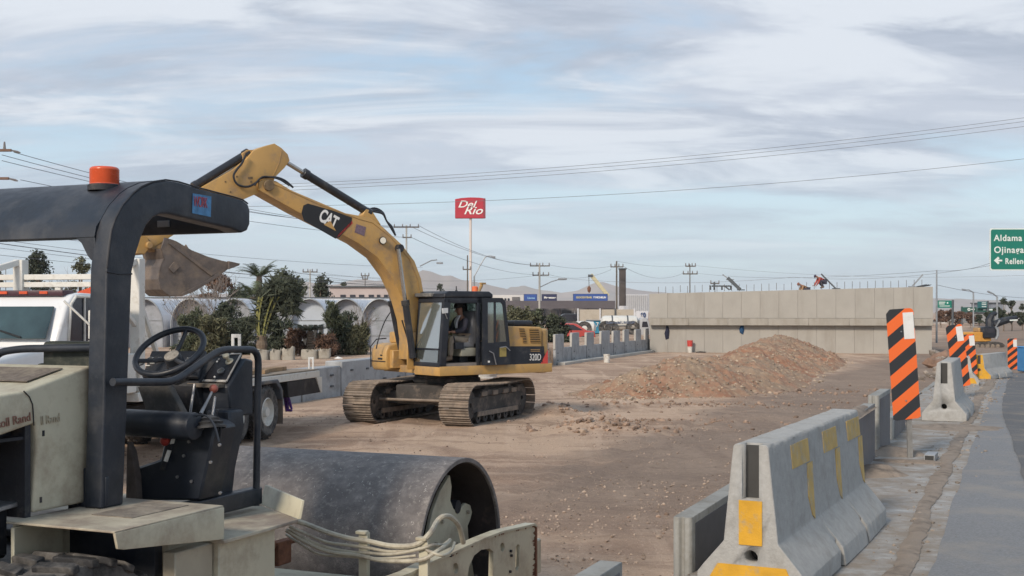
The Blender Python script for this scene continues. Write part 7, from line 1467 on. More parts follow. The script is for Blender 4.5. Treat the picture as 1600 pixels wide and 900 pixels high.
# greenhouses
M_GHW = M('white greenhouse film', (0.58, 0.59, 0.62), 0.5, var=0.06, scale=1.5, bump=0.1, bscale=3, dirt=(0.42, 0.43, 0.45), damt=0.3, dscale=2)
M_GHN = M('grey shade net', (0.30, 0.32, 0.36), 0.7, var=0.12, scale=2, bump=0.1, dirt=(0.20, 0.22, 0.23), damt=0.45, dscale=1.5); M_GHC = M('pale blue film', (0.42, 0.47, 0.53), 0.5, var=0.08, scale=1, bump=0.1)
DG = 56.0; sg = F/DG
for i, (cx, nm_) in enumerate(((112, 'first'), (170, 'second'), (225, 'third'), (296, 'fourth'), (366, 'fifth'), (425, 'sixth'), (483, 'seventh'), (541, 'eighth'), (593, 'ninth'), (650, 'tenth'))):
    lab = {3: 'grey netted greenhouse tunnel behind the steering wheel', 4: 'netted greenhouse tunnel behind the tall dark bush', 5: 'greenhouse tunnel mostly hidden by the tied-up palm', 6: 'greenhouse tunnel with a clear pale blue end above the small palm', 7: 'greenhouse tunnel behind the feathery bush', 8: 'grey greenhouse tunnel just left of the excavator boom foot', 9: 'greenhouse tunnel hidden behind the excavator cab', 2: 'greenhouse tunnel right of the white rack post', 1: 'greenhouse tunnel behind the roll bar post', 0: 'greenhouse tunnel seen through the truck rack'}[i]
    c = W(cx, HY, DG); c.z = ZG; t = thing('greenhouse_tunnel', lab, 'greenhouse', c, 0, 'row of greenhouse tunnels'); a = 29.0/sg; top = EYE+(HY-467)/sg-ZG; sh_ = 1.0
    arc = [Vector((-a, 0, -0.2))]+[Vector((-a*math.cos(math.pi*k/16), 0, sh_+(top-sh_)*math.sin(math.pi*k/16))) for k in range(17)]+[Vector((a, 0, -0.2))]
    mb = MB(); 
    for p, q in zip(arc, arc[1:]): mb.extr([p, q, q+(q-Vector((0, 0, sh_))).normalized()*0.03, p+(p-Vector((0, 0, sh_))).normalized()*0.03], (0, 14, 0))
    mb.build('tunnel_roof', M_GHW, t, world=False, ang=60)
    MB().extr([p*0.985+Vector((0, 0.35, 0)) for p in arc], (0, 0.02, 0)).build('tunnel_end', M_GHC if i == 6 else M_GHN, t, world=False, smooth=False)
    MB().tube(arc, 0.035, 6).build('hoop', M_LG, t, world=False)
    for zz in (0.55, 1.25): MB().bar((-a*0.98, 0.33, zz), (a*0.98, 0.33, zz), 0.03, 0.03).build('rail', M_LG, t, world=False)
    if i == 6:
        for dx in (-0.5, -0.25, 0, 0.25, 0.5): MB().box((dx-0.08, 0.28, 0.05), (dx+0.08, 0.31, 1.05)).build('dark_opening', M_HOLE, t, world=False)
p0_ = W(55, 466, DG+15); t = thing('white_screen', 'long white screen wall behind the greenhouse tunnels with a dark top edge', 'screen wall', W(320, HY, DG+15))
xa_, xb_ = W(30, 466, DG+15), W(700, 466, DG+15); MB().box((xa_.x, DG+15, ZG-0.3), (xb_.x, DG+15.1, xa_.z)).build('screen', M_GHW, t); MB().box((xa_.x, DG+14.97, xa_.z), (xb_.x, DG+15.13, xa_.z+0.06)).build('top_edge', M_GREY, t)
# ================================================================== trees further back
def far_tree(lab, x, d, wp, top, m_, n, sz, seed, tr=0.25, lum=9): tree('tree', lab, 'tree', x, HY+(EYE-ZG)/d*F, d, wp, (HY-top)+(EYE-ZG)/d*F, m_, n, sz, tr, seed, None, lum, ZG)
far_tree('broad dark green tree right of the tied-up palm', 452, 95, 84, 421, M_LF, 7200, 0.22, 61, 0.2, 13); far_tree('dark tree right beside the pale utility pole', 500, 105, 56, 432, M_LF3, 4600, 0.22, 62, 0.2)
far_tree('rusty brown tree right of the raised bucket', 338, 85, 70, 430, M_LF4, 5200, 0.20, 63, 0.2); far_tree('low dark shrub tree left of the palms', 372, 90, 66, 444, M_LF3, 4200, 0.2, 64, 0.15); far_tree('small round dark tree behind the cab roof', 689, 190, 26, 441, M_LF3, 1400, 0.32, 65, 0.3)
far_tree('leafy dark tree above the left end of the white rack', 62, 80, 58, 394, M_LF3, 5200, 0.17, 66, 0.2, 11); far_tree('olive tree seen under the roll bar', 124, 84, 52, 405, M_LF2, 3200, 0.17, 67, 0.2); far_tree('small dark tree at the left border above the truck', -2, 90, 24, 413, M_LF3, 1400, 0.2, 68, 0.2)
twig_tree('bare branched tree showing through the roll bar opening', 100, 500, 82, 70, 110, 71, ZG, leafy=700, lmat=M_LF2); twig_tree('bare tree rising behind the raised bucket', 325, 500, 70, 70, 122, 72, ZG)
far_tree('palm-like tree over the pale building', 538, 170, 18, 440, M_LF, 900, 0.4, 73, 0.6, 5); far_tree('second palm-like tree over the pale building', 557, 175, 14, 452, M_LF, 700, 0.4, 74, 0.6, 5)
palm('palm with spread fronds left of the tied-up palm top', 405, 540, 72, 100, 38, 36, 11, ZG, 0, M_PALM, 0.22)
for i, (x, wp, top, m_, lab) in enumerate(((815, 66, 487, M_LF2, 'rounded olive shrub directly behind the excavator engine'), (845, 62, 490, M_LF, 'green shrub behind the yellow counterweight'), (872, 56, 499, M_LF3, 'dark shrub left of the blue tank'))): tree('shrub', lab, 'shrub', x, 545, 66, wp, 548-top, m_, 4600, 0.15, 0.0, 80+i, 'shrubs behind the precast wall', 14, ZG)
# ================================================================== poles and wires
M_POLE = M('concrete pole', (0.40, 0.39, 0.36), 0.85, var=0.1, scale=2); M_POLED = M('dark wooden pole', (0.11, 0.095, 0.08), 0.9, var=0.2, scale=3); M_XARM = M('dark crossarm', (0.12, 0.11, 0.10), 0.8); M_INS = M('insulator grey', (0.16, 0.15, 0.15), 0.5); M_WIRE = M('wire', (0.13, 0.135, 0.15), 0.6, bump=0, var=0)
def pole(label, x, top, d, base_y=None, arms=(), mat=None, r_px=2.2, extra=None):
    s = F/d; zt2 = EYE+(HY-top)/s; p = W(x, HY, d); p.z = ZG; t = thing('utility_pole', label, 'utility pole', p); r = r_px/s; h = zt2-ZG
    MB().tube([Vector((0, 0, -0.3)), Vector((0, 0, h))], [r, r*0.7], 10).build('pole', mat or M_POLE, t, world=False)
    for (xa, xb, y) in arms:
        za = EYE+(HY-y)/s-ZG; a, b_ = (xa-x)/s, (xb-x)/s
        MB().box((a, -0.06*r_px/2.2, za-0.9/s), (b_, 0.06, za+0.9/s)).build('crossarm', M_XARM, t, world=False)
        for f in (0.03, 0.35, 0.65, 0.97) if (xb-xa) > 14 else (0.05, 0.95):
            xx = a+(b_-a)*f; MB().cyl((xx, 0, za+0.8/s), (xx, 0, za+5.0/s), 1.0/s, 8, 0.6/s).build('insulator', M_INS, t, world=False)
    if extra: extra(t, s)
    return t
def trafo(t, s): MB().tube([Vector((1/s, 0, 6.6-0.0)), Vector((7/s, 0, 6.4)), Vector((9/s, 0, 5.9)), Vector((5/s, 0, 5.9))], 1.2/s, 6).build('cut_out', M_GREY, t, world=False)
pole('utility pole with one slanting crossarm rising behind the boom', 635, 352, 75, arms=((615, 655, 355), (629, 643, 371)), mat=M_POLE, r_px=1.8)
pole('pale utility pole with two crossarms behind the engine', 843, 411, 118, arms=((828, 859, 415.5), (832, 858, 430)), mat=M_POLE, r_px=1.9)
pole('thin dark utility pole beside the broad dark column', 963.5, 408, 128, arms=((954, 974, 417),), mat=M_POLED, r_px=1.7)
pole('slim utility pole above the left part of the abutment', 1078, 413, 150, arms=((1071, 1087, 416), (1067, 1090, 428)), mat=M_POLED, r_px=1.1)
pole('utility pole standing among the trees right of the tied-up palm', 484.5, 421, 112, arms=((473, 496, 425),), mat=M_POLE, r_px=1.5); pole('distant utility pole over the pale building', 570.5, 427, 170, arms=((564, 577, 431), (566, 575, 436)), mat=M_POLED, r_px=0.8)
pole('grey steel pole rising just right of the abutment end', 1463.5, 422, 76, mat=M_LG, r_px=1.6); pole('small distant pole at the left border', 9, 412, 150, arms=((3, 16, 418),), mat=M_POLED, r_px=0.7); pole('small distant pole on the far side of the abutment', 1117, 440, 190, arms=((1110, 1124, 443),), mat=M_POLED, r_px=0.8)
# near pole at the left border, mostly outside the picture
s45 = F/45; p = W(-30, HY, 45); p.z = ZG; t = thing('utility_pole', 'near utility pole whose wooden crossarm tips reach in at the top of the left border', 'utility pole', p)
MB().cyl((0, 0, -0.3), (0, 0, 8.2), 0.15, 12, 0.11).build('pole', M_POLED, t, world=False)
for (xe, y) in ((18, 235), (14, 279)):
    z_ = EYE+(HY-y)/s45-ZG; MB().box((-0.8, -0.05, z_-0.045), ((xe+30)/s45, 0.05, z_+0.05)).build('crossarm', M('weathered brown arm', (0.16, 0.10, 0.075), 0.8), t, world=False, bevel=0.01)
    MB().tube([Vector(((xe+30)/s45, 0, z_)), Vector(((xe+40)/s45, 0, z_-0.06)), Vector(((xe+44)/s45, 0, z_-0.09))], [0.03, 0.045, 0.02], 6).build('insulator', M_INS, t, world=False)
z_ = EYE+(HY-235)/s45-ZG; MB().cyl((37/s45, 0, z_+0.04), (37/s45, 0, z_+0.32), 0.06, 8, 0.03).build('insulator', M_INS, t, world=False)
def wire(label, a, b_, sag, r=0.016, group='overhead wires', n=24):
    A, B_ = W(*a), W(*b_); mid = (A+B_)*0.5
    mb = MB().tube([A.lerp(B_, k/n)+Vector((0, 0, -sag*4*(k/n)*(1-k/n))) for k in range(n+1)], r, 4, caps=False); mb.b.transform(Matrix.Translation(-mid)); o = mb.build('overhead_wire', M_WIRE, None, world=False); o.location = mid; tag(o, label, 'overhead wire', group); return o
wire('topmost overhead wire crossing the sky to the upper right corner', (-150, 301, 60), (1750, 163, 60), 1.10, 0.012); wire('second overhead wire of the bundle rising to the right', (-150, 305, 60), (1750, 169, 60), 1.10, 0.012); wire('third overhead wire of the bundle rising to the right', (-150, 309, 60), (1750, 177, 60), 1.10, 0.012)
wire('lone overhead wire passing behind the red sign to the right border', (-100, 316, 60), (1750, 230, 60), 1.19, 0.013)
for i, (a, b_, s_) in enumerate((((22, 238, 45), (617, 356, 75), .5), ((3, 242, 45), (636, 355, 75), .6), ((3, 251, 45), (654, 354, 75), .6), ((32, 281, 45), (635, 371, 75), .35))): wire(['wire from the topmost crossarm tip at the left border', 'second wire from the left border crossarm', 'third wire from the left border crossarm', 'wire from the lower left crossarm tip'][i], a, b_, s_, 0.013)
for i, (y0, y1, s_) in enumerate(((372, 449, .4), (380, 441, .5), (366, 436, .5), (392, 446, .4), (355, 418, .4))): wire(['heavy cable crossing under the roll bar towards the trees', 'second cable under the roll bar', 'third cable under the roll bar', 'lowest cable under the roll bar', 'thin high wire passing over the bucket'][i], (-60, y0, 60), (660, y1, 118), s_, 0.026 if i == 0 else 0.014)
for i, (a, b_, s_) in enumerate((((655, 353, 75), (828, 414, 118), .5), ((640, 353, 75), (843, 414, 118), .6), ((643, 371, 75), (832, 429, 118), .5), ((859, 414, 118), (954, 416, 128), .3), ((858, 429, 118), (955, 421, 128), .6), ((963, 408, 128), (1078, 415, 150), .3), ((974, 416, 128), (1067, 427, 150), .9), ((1087, 415, 150), (1650, 428, 130), .8), ((1090, 427, 150), (1463, 423, 76), .5), ((1463, 423, 76), (1547, 411, 90), .2), ((1240, 433, 110), (1547, 415, 90), .5), ((840, 431, 118), (1240, 433, 110), .6), ((1463, 445, 76), (1700, 462, 100), .5), ((380, 412, 70), (720, 452, 160), .4), ((490, 425, 112), (843, 430, 118), .7))):
    wire(['wire', 'second wire', 'lower wire', 'short wire', 'sagging wire', 'wire', 'loose sagging wire', 'long wire', 'thin wire', 'wire', 'wire', 'long level wire', 'thin wire', 'faint wire', 'wire', 'wire', 'upper wire'][i]+' '+['from the boom-side pole crossarm tip to the pale pole', 'from the boom-side pole to the pale pole top', 'from the lower arm of the boom-side pole', 'between the pale pole and the dark pole', 'between the pale pole lower arm and the dark pole', 'from the dark pole top over the abutment pole', 'between the dark pole and the abutment pole', 'over the abutment towards the green road sign', 'from the abutment pole to the grey steel pole', 'from the grey steel pole up to the green road sign', 'over the right half of the abutment', 'over the left half of the abutment', 'right of the grey steel pole over the far road', 'descending over the tied-up palm', 'from the tree-side pole to the pale pole', 'descending from the roll bar to the boom-side pole', 'just above the other one between roll bar and boom'][i], a, b_, s_, 0.014)
t = thing('steel_column', 'broad dark square column standing beside the thin dark pole', 'steel column', W(972, HY, 130)); sC = F/130
MB().box((W(968, HY, 130).x, 130, ZG-.2), (W(978, HY, 130).x, 130.6, EYE+(HY-421)/sC)).build('shaft', M('dark brown column', (0.075, 0.065, 0.062), 0.7, var=0.2, scale=1), t); MB().box((W(967, HY, 130).x, 129.9, EYE+(HY-421)/sC), (W(979, HY, 130).x, 130.7, EYE+(HY-419)/sC)).build('cap_plate', M_GREY, t); MB().box((W(967, HY, 130).x, 129.8, ZG), (W(981, HY, 130).x, 130.8, EYE+(HY-478)/sC)).build('plinth', M_GHW, t)
# street lamps
def lamp(label, x, d, pts, head, r=0.05, base=None):
    p = W(x, HY, d); p.z = ZG; t = thing('street_lamp', label, 'street lamp', p); q = [W(a, b_, d) for a, b_ in pts]; MB().tube(q, r, 6).build('arm', M_LG, t)
    if base: MB().tube([W(base[0], base[1], d), Vector((W(base[0], 0, d).x, d, ZG-0.2))], r*1.4, 8).build('pole', M_LG, t)
    a = W(*head[0], d); b_ = W(*head[1], d); MB().bar(a, b_, 0.30, 0.16).build('lamp_head', M_LG, t, bevel=0.03); return t
pole('brown wooden pole close to the left of the red sign mast', 730.5, 399, 105, arms=((723, 736, 421),), mat=M_POLED, r_px=1.3)
lamp('street lamp arm beside the red sign mast', 741, 105, [(741, 432), (750, 415), (758, 402), (762, 400), (768, 400)], ((767, 401), (774, 402)), 0.05, (741, 431)); lamp('small street lamp arm left of the red sign mast', 672, 105, [(656, 416), (664, 412), (674, 407), (683, 406)], ((682, 411), (692, 411)), 0.05)
lamp('curved street lamp arm right of the pale pole', 843, 118, [(843, 449), (862, 440), (872, 437), (884, 437)], ((872, 436), (886, 436)), 0.05)
lamp('tall double street lamp over the far green signs', 1521, 150, [(1504, 453), (1514, 453), (1521, 457)], ((1503, 452), (1509, 453)), 0.07, (1521, 456)); lamp('street lamp near the right border over the dark trees', 1558, 130, [(1545, 456), (1552, 459), (1558, 464)], ((1543, 455), (1549, 458)), 0.07, (1558, 463))
# red sign on its mast
DS = 110.0; sD = F/DS; M_RED = M('sign red', (0.42, 0.035, 0.055), 0.45, var=0.08, scale=1); t = thing('mast_sign', 'red Del Rio sign on a tall white mast', 'mast sign', Vector((W(735, HY, DS).x, DS, ZG)))
MB().tube([Vector((W(735.3, HY, DS).x, DS, ZG-0.2)), W(735.3, 341, DS)], [2.3/sD, 1.9/sD], 12).build('mast', M('mast white', (0.60, 0.54, 0.50), 0.6, var=0.06), t)
pb = [W(x, y, DS-0.3) for x, y in ((711, 311), (721, 309.3), (734, 308.3), (748, 308.6), (756, 309.6), (756, 341), (711, 341))]; brd = MB().extr(pb, (0, 0.5, 0)).build('sign_board', M_RED, t, bevel=0.03)
MB().extr([W(x, y, DS-0.3) for x, y in ((756.3, 309.6), (758.5, 310), (758.5, 340.5), (756.3, 341))], (0, 0.5, 0)).build('board_edge', M('sign dark red', (0.25, 0.03, 0.04), 0.5), t)
for k, (xx, yy, bd, sz_) in enumerate(((715, 324, 'Del', 15), (724, 334.5, 'Rio', 17))):
    text('lettering', bd, M_DEC, brd, W(xx, yy, DS-0.33), (1, 0, 0.0), (0, 0, 1), sz_/sD, 1.25, ext=0.01, shear=0.35, off=0.012)
# ================================================================== buildings and vehicles across the street
def block(name, label, cat, x0, x1, yt, d, depth, mat, yb=None, roof=None):
    a, b_ = W(x0, yt, d), W(x1, yt, d); zb = ZG-0.3 if yb is None else EYE-(yb-HY)/F*d; t = thing(name, label, cat, Vector(((a.x+b_.x)/2, d, ZG))); MB().box((a.x, d, zb), (b_.x, d+depth, a.z)).build('wall', mat, t, bevel=0.02)
    if roof: MB().box((a.x-0.2, d-0.25, a.z), (b_.x+0.2, d+depth+0.2, a.z+0.18)).build('roof', roof, t)
    return t
def rect(t, name, x0, x1, y0, y1, d, mat, th=0.12): return MB().box((W(x0, y0, d).x, d-th, W(0, y1, d).z), (W(x1, y0, d).x, d+0.02, W(0, y0, d).z)).build(name, mat, t)
M_WALLW = M('white stucco', (0.58, 0.56, 0.54), 0.85, var=0.06, scale=0.3); M_WALLP = M('pinkish stucco', (0.44, 0.38, 0.37), 0.85, var=0.08, scale=0.3); M_CAN = M('dark canopy', (0.10, 0.09, 0.10), 0.7, var=0.15, scale=0.4); M_SHADOW = M('shop front grey', (0.17, 0.16, 0.165), 0.8, var=0.3, scale=0.5); M_WIN = M('dark window', (0.03, 0.03, 0.04), 0.15, spec=0.6, bump=0)
t = block('building', 'pale pinkish building with a row of dark windows beyond the greenhouses', 'building', 515, 640, 449, 150, 14, M_WALLP, roof=M_GREY)
for x0, x1 in ((532, 540), (547, 555), (561, 569), (576, 584), (589, 594), (600, 606), (612, 620)): rect(t, 'window', x0, x1, 460.5, 466.5, 150, M_WIN)
t = block('building', 'white low building behind the red sign mast', 'building', 770, 836, 461, 175, 20, M_WALLW); rect(t, 'window', 800, 812, 464, 469, 175, M_SHADOW)
for k in range(5): rect(t, 'window', 773+k*5, 776+k*5, 466, 470, 175, M_WIN)
t = block('shop', 'long shop with dark canopy carrying blue tyre signs', 'shop', 790, 978, 476, 160, 12, M_SHADOW, roof=None)
rect(t, 'canopy', 788, 977, 470, 482, 158, M_CAN, 1.2)
for x in (800, 822, 848, 874, 897, 918, 941, 965): rect(t, 'column', x, x+1.6, 480, 500, 158, M_GHW if x % 2 else M_CAN, 0.3)
for x0, x1 in ((806, 818), (826, 842), (852, 870), (878, 893), (902, 915), (922, 938)): rect(t, 'shop_door', x0, x1, 485, 498, 159.5, M_WIN if x0 % 4 else M('roller shutter', (0.25, 0.24, 0.23), 0.6, var=0.2, scale=2))
M_BLUE = M('sign blue', (0.035, 0.085, 0.30), 0.5, var=0.05); M_BLUED = M('sign dark blue', (0.03, 0.035, 0.09), 0.5, var=0.05)
def shop_sign(label, x0, x1, y0, y1, mat, items):
    d = 157.5; s = F/d; c = W((x0+x1)/2, y1, d); t = thing('shop_sign', label, 'shop sign', c); b = MB().box((W(x0, y0, d).x, d-0.2, W(0, y1, d).z), (W(x1, y0, d).x, d+0.1, W(0, y0, d).z)).build('board', mat, t)
    MB().box((W(x0, y0, d).x-0.06, d+0.1, W(0, y1, d).z-0.05), (W(x1, y0, d).x+0.06, d+0.2, W(0, y0, d).z+0.05)).build('frame', M_GREY, t)
    for (xx, yy, wpx, bd, sz_, m_) in items: text('lettering', bd, m_, b, W(xx, yy, d-0.23), (1, 0, 0), (0, 0, 1), sz_/s, wpx, ext=0.01, off=0.015)
M_YT = M('sign yellow lettering', (0.55, 0.48, 0.25), 0.5); M_LB = M('sign pale blue lettering', (0.25, 0.42, 0.62), 0.5)
shop_sign('blue shop sign with pale lettering left of the pale pole', 819, 838.5, 460, 470, M_BLUE, ((824, 467, 1.0, 'Llantas', 4.2, M_LB),)); shop_sign('dark blue shop sign right of the pale pole', 847, 869.5, 460, 470, M_BLUED, ((850, 466.3, 1.25, 'Firestone', 4.0, M_DEC),))
shop_sign('wide blue sign reading GOODYEAR and MICHELIN', 896, 949, 459.6, 470.5, M_BLUE, ((900, 466, 1.15, 'GOODYEAR', 3.9, M_YT), (927, 466, 0.95, 'Y MICHELIN', 3.9, M_DEC)))
t = block('warehouse', 'white corrugated warehouse next to the abutment left end', 'warehouse', 975, 1013, 460, 140, 12, M('corrugated white', (0.50, 0.51, 0.53), 0.6, var=0.08, scale=1), roof=None)
for k in range(12): rect(t, 'rib', 977+k*3.0, 978+k*3.0, 461, 486, 140, M('rib grey', (0.40, 0.41, 0.43), 0.6), 0.10)
rect(t, 'notice_board', 994, 1012, 486, 499, 139, M_GHW, 0.2)
text('lettering', '60', M('notice dark blue', (0.03, 0.06, 0.16), 0.6), t, W(1000.5, 495.5, 138.7), (1, 0, 0), (0, 0, 1), 10/(F/138.7), 0.85, ext=0.01, off=0.03)
t = thing('boundary_wall', 'beige boundary wall above the white tank truck', 'wall', W(945, HY, 112))
MB().box((W(902, 0, 112).x, 112, ZG-.2), (W(992, 0, 112).x, 112.3, W(0, 483.5, 112).z)).build('wall_panel', M('beige wall', (0.42, 0.38, 0.32), 0.85, var=0.1, scale=0.6, dirt=(0.3, 0.26, 0.2), damt=0.4, dscale=0.6), t)
for x in (902, 936.5, 960, 990): MB().box((W(x, 0, 112).x, 111.85, ZG-.2), (W(x+2, 0, 112).x, 112.35, W(0, 482, 112).z)).build('pier', M_GREY if x == 960 else M_GHW, t)
# tank truck, blue tank, white tank
def tank(name, label, cat, x0, x1, yc, r_px, d, mat, legs=True, txt=None):
    s = F/d; a, b_ = W(x0, yc, d), W(x1, yc, d); r = r_px/s; t = thing(name, label, cat, Vector(((a.x+b_.x)/2, d, ZG))); L = b_.x-a.x
    MB().lathe([(0, 0), (r*0.6, 0.02*L), (r*0.92, 0.06*L), (r, 0.12*L), (r, 0.88*L), (r*0.92, 0.94*L), (r*0.6, 0.98*L), (0, L)], a, (1, 0, 0), 28).build('tank_shell', mat, t)
    for f in (0.3, 0.7): MB().lathe([(r*1.0, -0.05), (r*1.03, -0.05), (r*1.03, 0.05), (r*1.0, 0.05)], a+Vector((L*f, 0, 0)), (1, 0, 0), 28).build('hoop', M_GREY, t)
    MB().box((a.x+0.1*L, d-r*0.5, ZG+0.55), (b_.x-0.05*L, d+r*0.5, a.z-r*0.85)).build('tank_frame', M_CHAS, t)
    if legs:
        for f in (0.12, 0.28, 0.82): MB().lathe([(0.2, -0.12), (0.5, -0.14), (0.5, 0.14), (0.2, 0.12)], Vector((a.x+L*f, d-r*0.8, ZG+0.5)), (0, 1, 0), 16).build('wheel', M_RUBBER, t)
    return t, a, b_, r, s
M_TKW = M('tank white', (0.60, 0.60, 0.57), 0.4, var=0.08, scale=0.7, dirt=(0.42, 0.38, 0.32), damt=0.35); t, a, b_, r, s = tank('tank_truck', 'white tank truck with dark lettering behind the precast wall', 'tank truck', 938, 998, 505, 12, 88, M_TKW)
text('lettering', 'Comercial', M('tank lettering', (0.10, 0.13, 0.20), 0.6), t, W(947, 505.5, 88-r-0.02), (1, 0, 0), (0, 0, 1), 5.4/s, 1.0, ext=0.01, off=0.01); text('lettering', 'L RAZCUM', M('tank lettering', (0.1, 0.1, 0.1)), t, W(971, 505.5, 88-r-0.02), (1, 0, 0), (0, 0, 1), 5.2/s, 0.80, ext=0.01, off=0.01)
MB().box((W(951, 0, 88).x, 88-r-0.03, W(0, 509.3, 88).z), (W(986, 0, 88).x, 88-r-0.01, W(0, 508.2, 88).z)).build('stripe', M_GREY, t)
cb = [W(x, y, 87.2) for x, y in ((1000, 530), (1000, 500), (1003, 496.5), (1012, 497), (1015.5, 508), (1016, 530))]; cabk = MB().extr(cb, (0, 1.9, 0)).build('cab', M('grey truck cab', (0.36, 0.37, 0.39), 0.4), t, bevel=0.08, seg=2)
MB().extr([W(x, y, 87.18) for x, y in ((1003, 511), (1004, 502.5), (1011, 502.5), (1013, 511))], (0, 0.03, 0)).build('side_window', M_WIN, cabk)
t, a, b_, r, s = tank('water_tank', 'light blue water tank with a white end behind the precast wall', 'water tank', 888, 918, 512, 9.5, 84, M('tank light blue', (0.10, 0.36, 0.52), 0.4, var=0.1)); MB().lathe([(0, 0), (r*1.05, 0), (r*1.12, 0.5), (r*1.0, 1.2), (r*0.5, 1.35), (0, 1.4)], Vector((W(900, 0, 84).x, 84, a.z)), (1, 0, 0), 24).build('white_cap', M_TKW, t)
t = thing('blue_container', 'blue container with white figure 7 behind the precast wall', 'container', W(930, HY, 90)); MB().box((W(919, 0, 90).x, 90, W(0, 521, 90).z), (W(940, 0, 90).x, 92.4, W(0, 501, 90).z)).build('container_wall', M('container blue', (0.03, 0.21, 0.34), 0.5, var=0.15, scale=1), t, bevel=0.03); text('lettering', '7', M_DEC, t, W(931, 510.5, 89.95), (1, 0, 0), (0, 0, 1), 10/(F/90), 0.9, ext=0.01)
MB().box((W(918.5, 0, 90).x, 89.9, W(0, 501, 90).z), (W(940.5, 0, 90).x, 92.5, W(0, 500, 90).z)).build('top_rail', M_LG, t)
def car(label, x, d, col, L_px=24, face=1, zb=ZG, name='parked_car', h=1.45):
    s = F/d; L = 4.3; p = W(x, HY, d); p.z = zb; t = thing(name, label, 'car', p, 0, 'cars and pickups beyond the site'); m_ = M('car '+col[0], col[1], 0.3, var=0.03, clear=0.4, bump=0)
    pr = [(-2.15, .35), (-2.15, .75), (-1.95, .88), (-1.2, .95), (-.7, h-.06), (-.5, h), (.7, h), (.95, h-.05), (1.6, .98), (2.1, .92), (2.15, .6), (2.12, .35)]; pr = [(a*face, b_) for a, b_ in pr]
    b = MB().extr([(a, -.85, z_) for a, z_ in pr], (0, 1.7, 0)).build('body', m_, t, world=False, bevel=0.06, seg=2)
    MB().extr([(a*face, -.86, z_) for a, z_ in ((-1.05, .97), (-.66, h-.1), (.72, h-.1), (1.35, .99))], (0, 1.72, 0)).build('window', M_WIN, t, world=False, bevel=0.01)
    for a in (-1.35, 1.35):
        for y in (-.8, .8): MB().lathe([(.12, -.1), (.31, -.11), (.31, .11), (.12, .1)], (a, y, .31), (0, 1, 0), 18).build('wheel', M_RUBBER, t, world=False)
    return t
car('black car parked in the shade of the shop canopy', 890, 120, ('black', (0.02, 0.02, 0.025))); car('red and white pickup seen between the first two precast uprights', 878, 80, ('red', (0.40, 0.06, 0.05)), zb=-0.6)
ZF2 = -0.8
for i, (x, d, c, lab) in enumerate(((1484, 290, ('white', (.6, .6, .6)), 'white vehicle right of the grey steel pole'), (1497, 270, ('silver', (.35, .36, .38)), 'silver car left of the far orange excavator'), (1512, 240, ('dark blue', (.03, .05, .12)), 'dark blue car behind the second striped marker'), (1527, 250, ('dark blue', (.03, .05, .12)), 'dark car behind the far excavator body'), (1572, 300, ('white', (.6, .6, .6)), 'white vehicle in the distance right of the far excavator arm'), (1588, 280, ('white', (.6, .6, .6)), 'white car near the right border in the distance'))): car(lab, x, d, c, face=1 if i % 2 else -1, zb=ZF2)
# far crane
t = thing('mobile_crane', 'pale crane jib with a hook reaching up above the blue signs', 'crane', W(945, HY, 190)); MB().bar(W(950, 462, 190), W(923, 429, 190), 0.55, 0.55).build('jib', M('crane cream', (0.50, 0.46, 0.30), 0.6), t); MB().bar(W(926, 431, 190), W(919, 431, 190), 0.7, 0.4).build('jib_head', M_GREY, t)
MB().tube([W(920, 431, 190), W(920.5, 452, 190)], 0.05, 5).build('hoist_rope', M_GREY, t); MB().lathe([(0, -.5), (.25, -.2), (.3, .3), (.1, .6)], W(920.5, 453, 190), (0, 0, 1), 10).build('hook', M_RUST, t); MB().box((W(944, 0, 189).x, 189, ZG), (W(962, 0, 189).x, 192, W(0, 474, 189).z)).build('carrier', M_GREY, t)
# green road signs
M_GRN = M('road sign green', (0.008, 0.17, 0.125), 0.5, var=0.05, scale=1); M_GRND = M('road sign dark green', (0.02, 0.085, 0.065), 0.5); M_SW = M('road sign white', (0.66, 0.72, 0.70), 0.5, var=0.03)
DN = 96.0; sN = F/DN; t = thing('road_sign', 'large green overhead road sign naming Aldama and Ojinaga', 'road sign', Vector((W(1640, 0, DN).x, DN, ZG)))
def rrect(x0, x1, y0, y1, d, c=2.0): return [W(x, y, d) for x, y in ((x0+c, y0), (x1-c, y0), (x1, y0+c), (x1, y1-c), (x1-c, y1), (x0+c, y1), (x0, y1-c), (x0, y0+c))]
bd = MB().extr(rrect(1546.6, 1688, 356.8, 422.5, DN), (0, 0.08, 0)).build('white_border', M_SW, t, smooth=False); MB().extr(rrect(1548.3, 1686, 358.5, 420.8, DN-0.012), (0, 0.011, 0)).build('green_face', M_GRN, bd, smooth=False)
for (xx, yy, b2, sz_, wd2) in ((1553, 376.3, 'Aldama', 13.5, 0.98), (1553, 395, 'Ojinaga', 14, 0.98), (1570.5, 412.3, 'Relleno', 12.6, 0.80)): text('lettering', b2, M_SW, bd, W(xx, yy, DN-0.03), (1, 0, 0), (0, 0, 1), sz_/sN, wd2, ext=0.006, off=0.014, space=1.12)
MB().extr([W(x, y, DN-0.03) for x, y in ((1553, 407), (1559.5, 401), (1562, 403.4), (1559.5, 405.7), (1566, 405.7), (1566, 408.4), (1559.5, 408.4), (1562, 410.7), (1559.5, 413))], (0, 0.01, 0)).build('arrow', M_SW, bd, smooth=False)
for x in (1640,): MB().cyl(W(x, 352, DN+0.3), Vector((W(x, 0, DN).x, DN+0.3, ZF2-0.5)), 0.22, 14).build('post', M_LG, t)
MB().tube([W(1552, 372, DN+0.25), W(1684, 372, DN+0.25)], 0.09, 8).tube([W(1552, 408, DN+0.25), W(1684, 408, DN+0.25)], 0.09, 8).build('back_rail', M_LG, t)
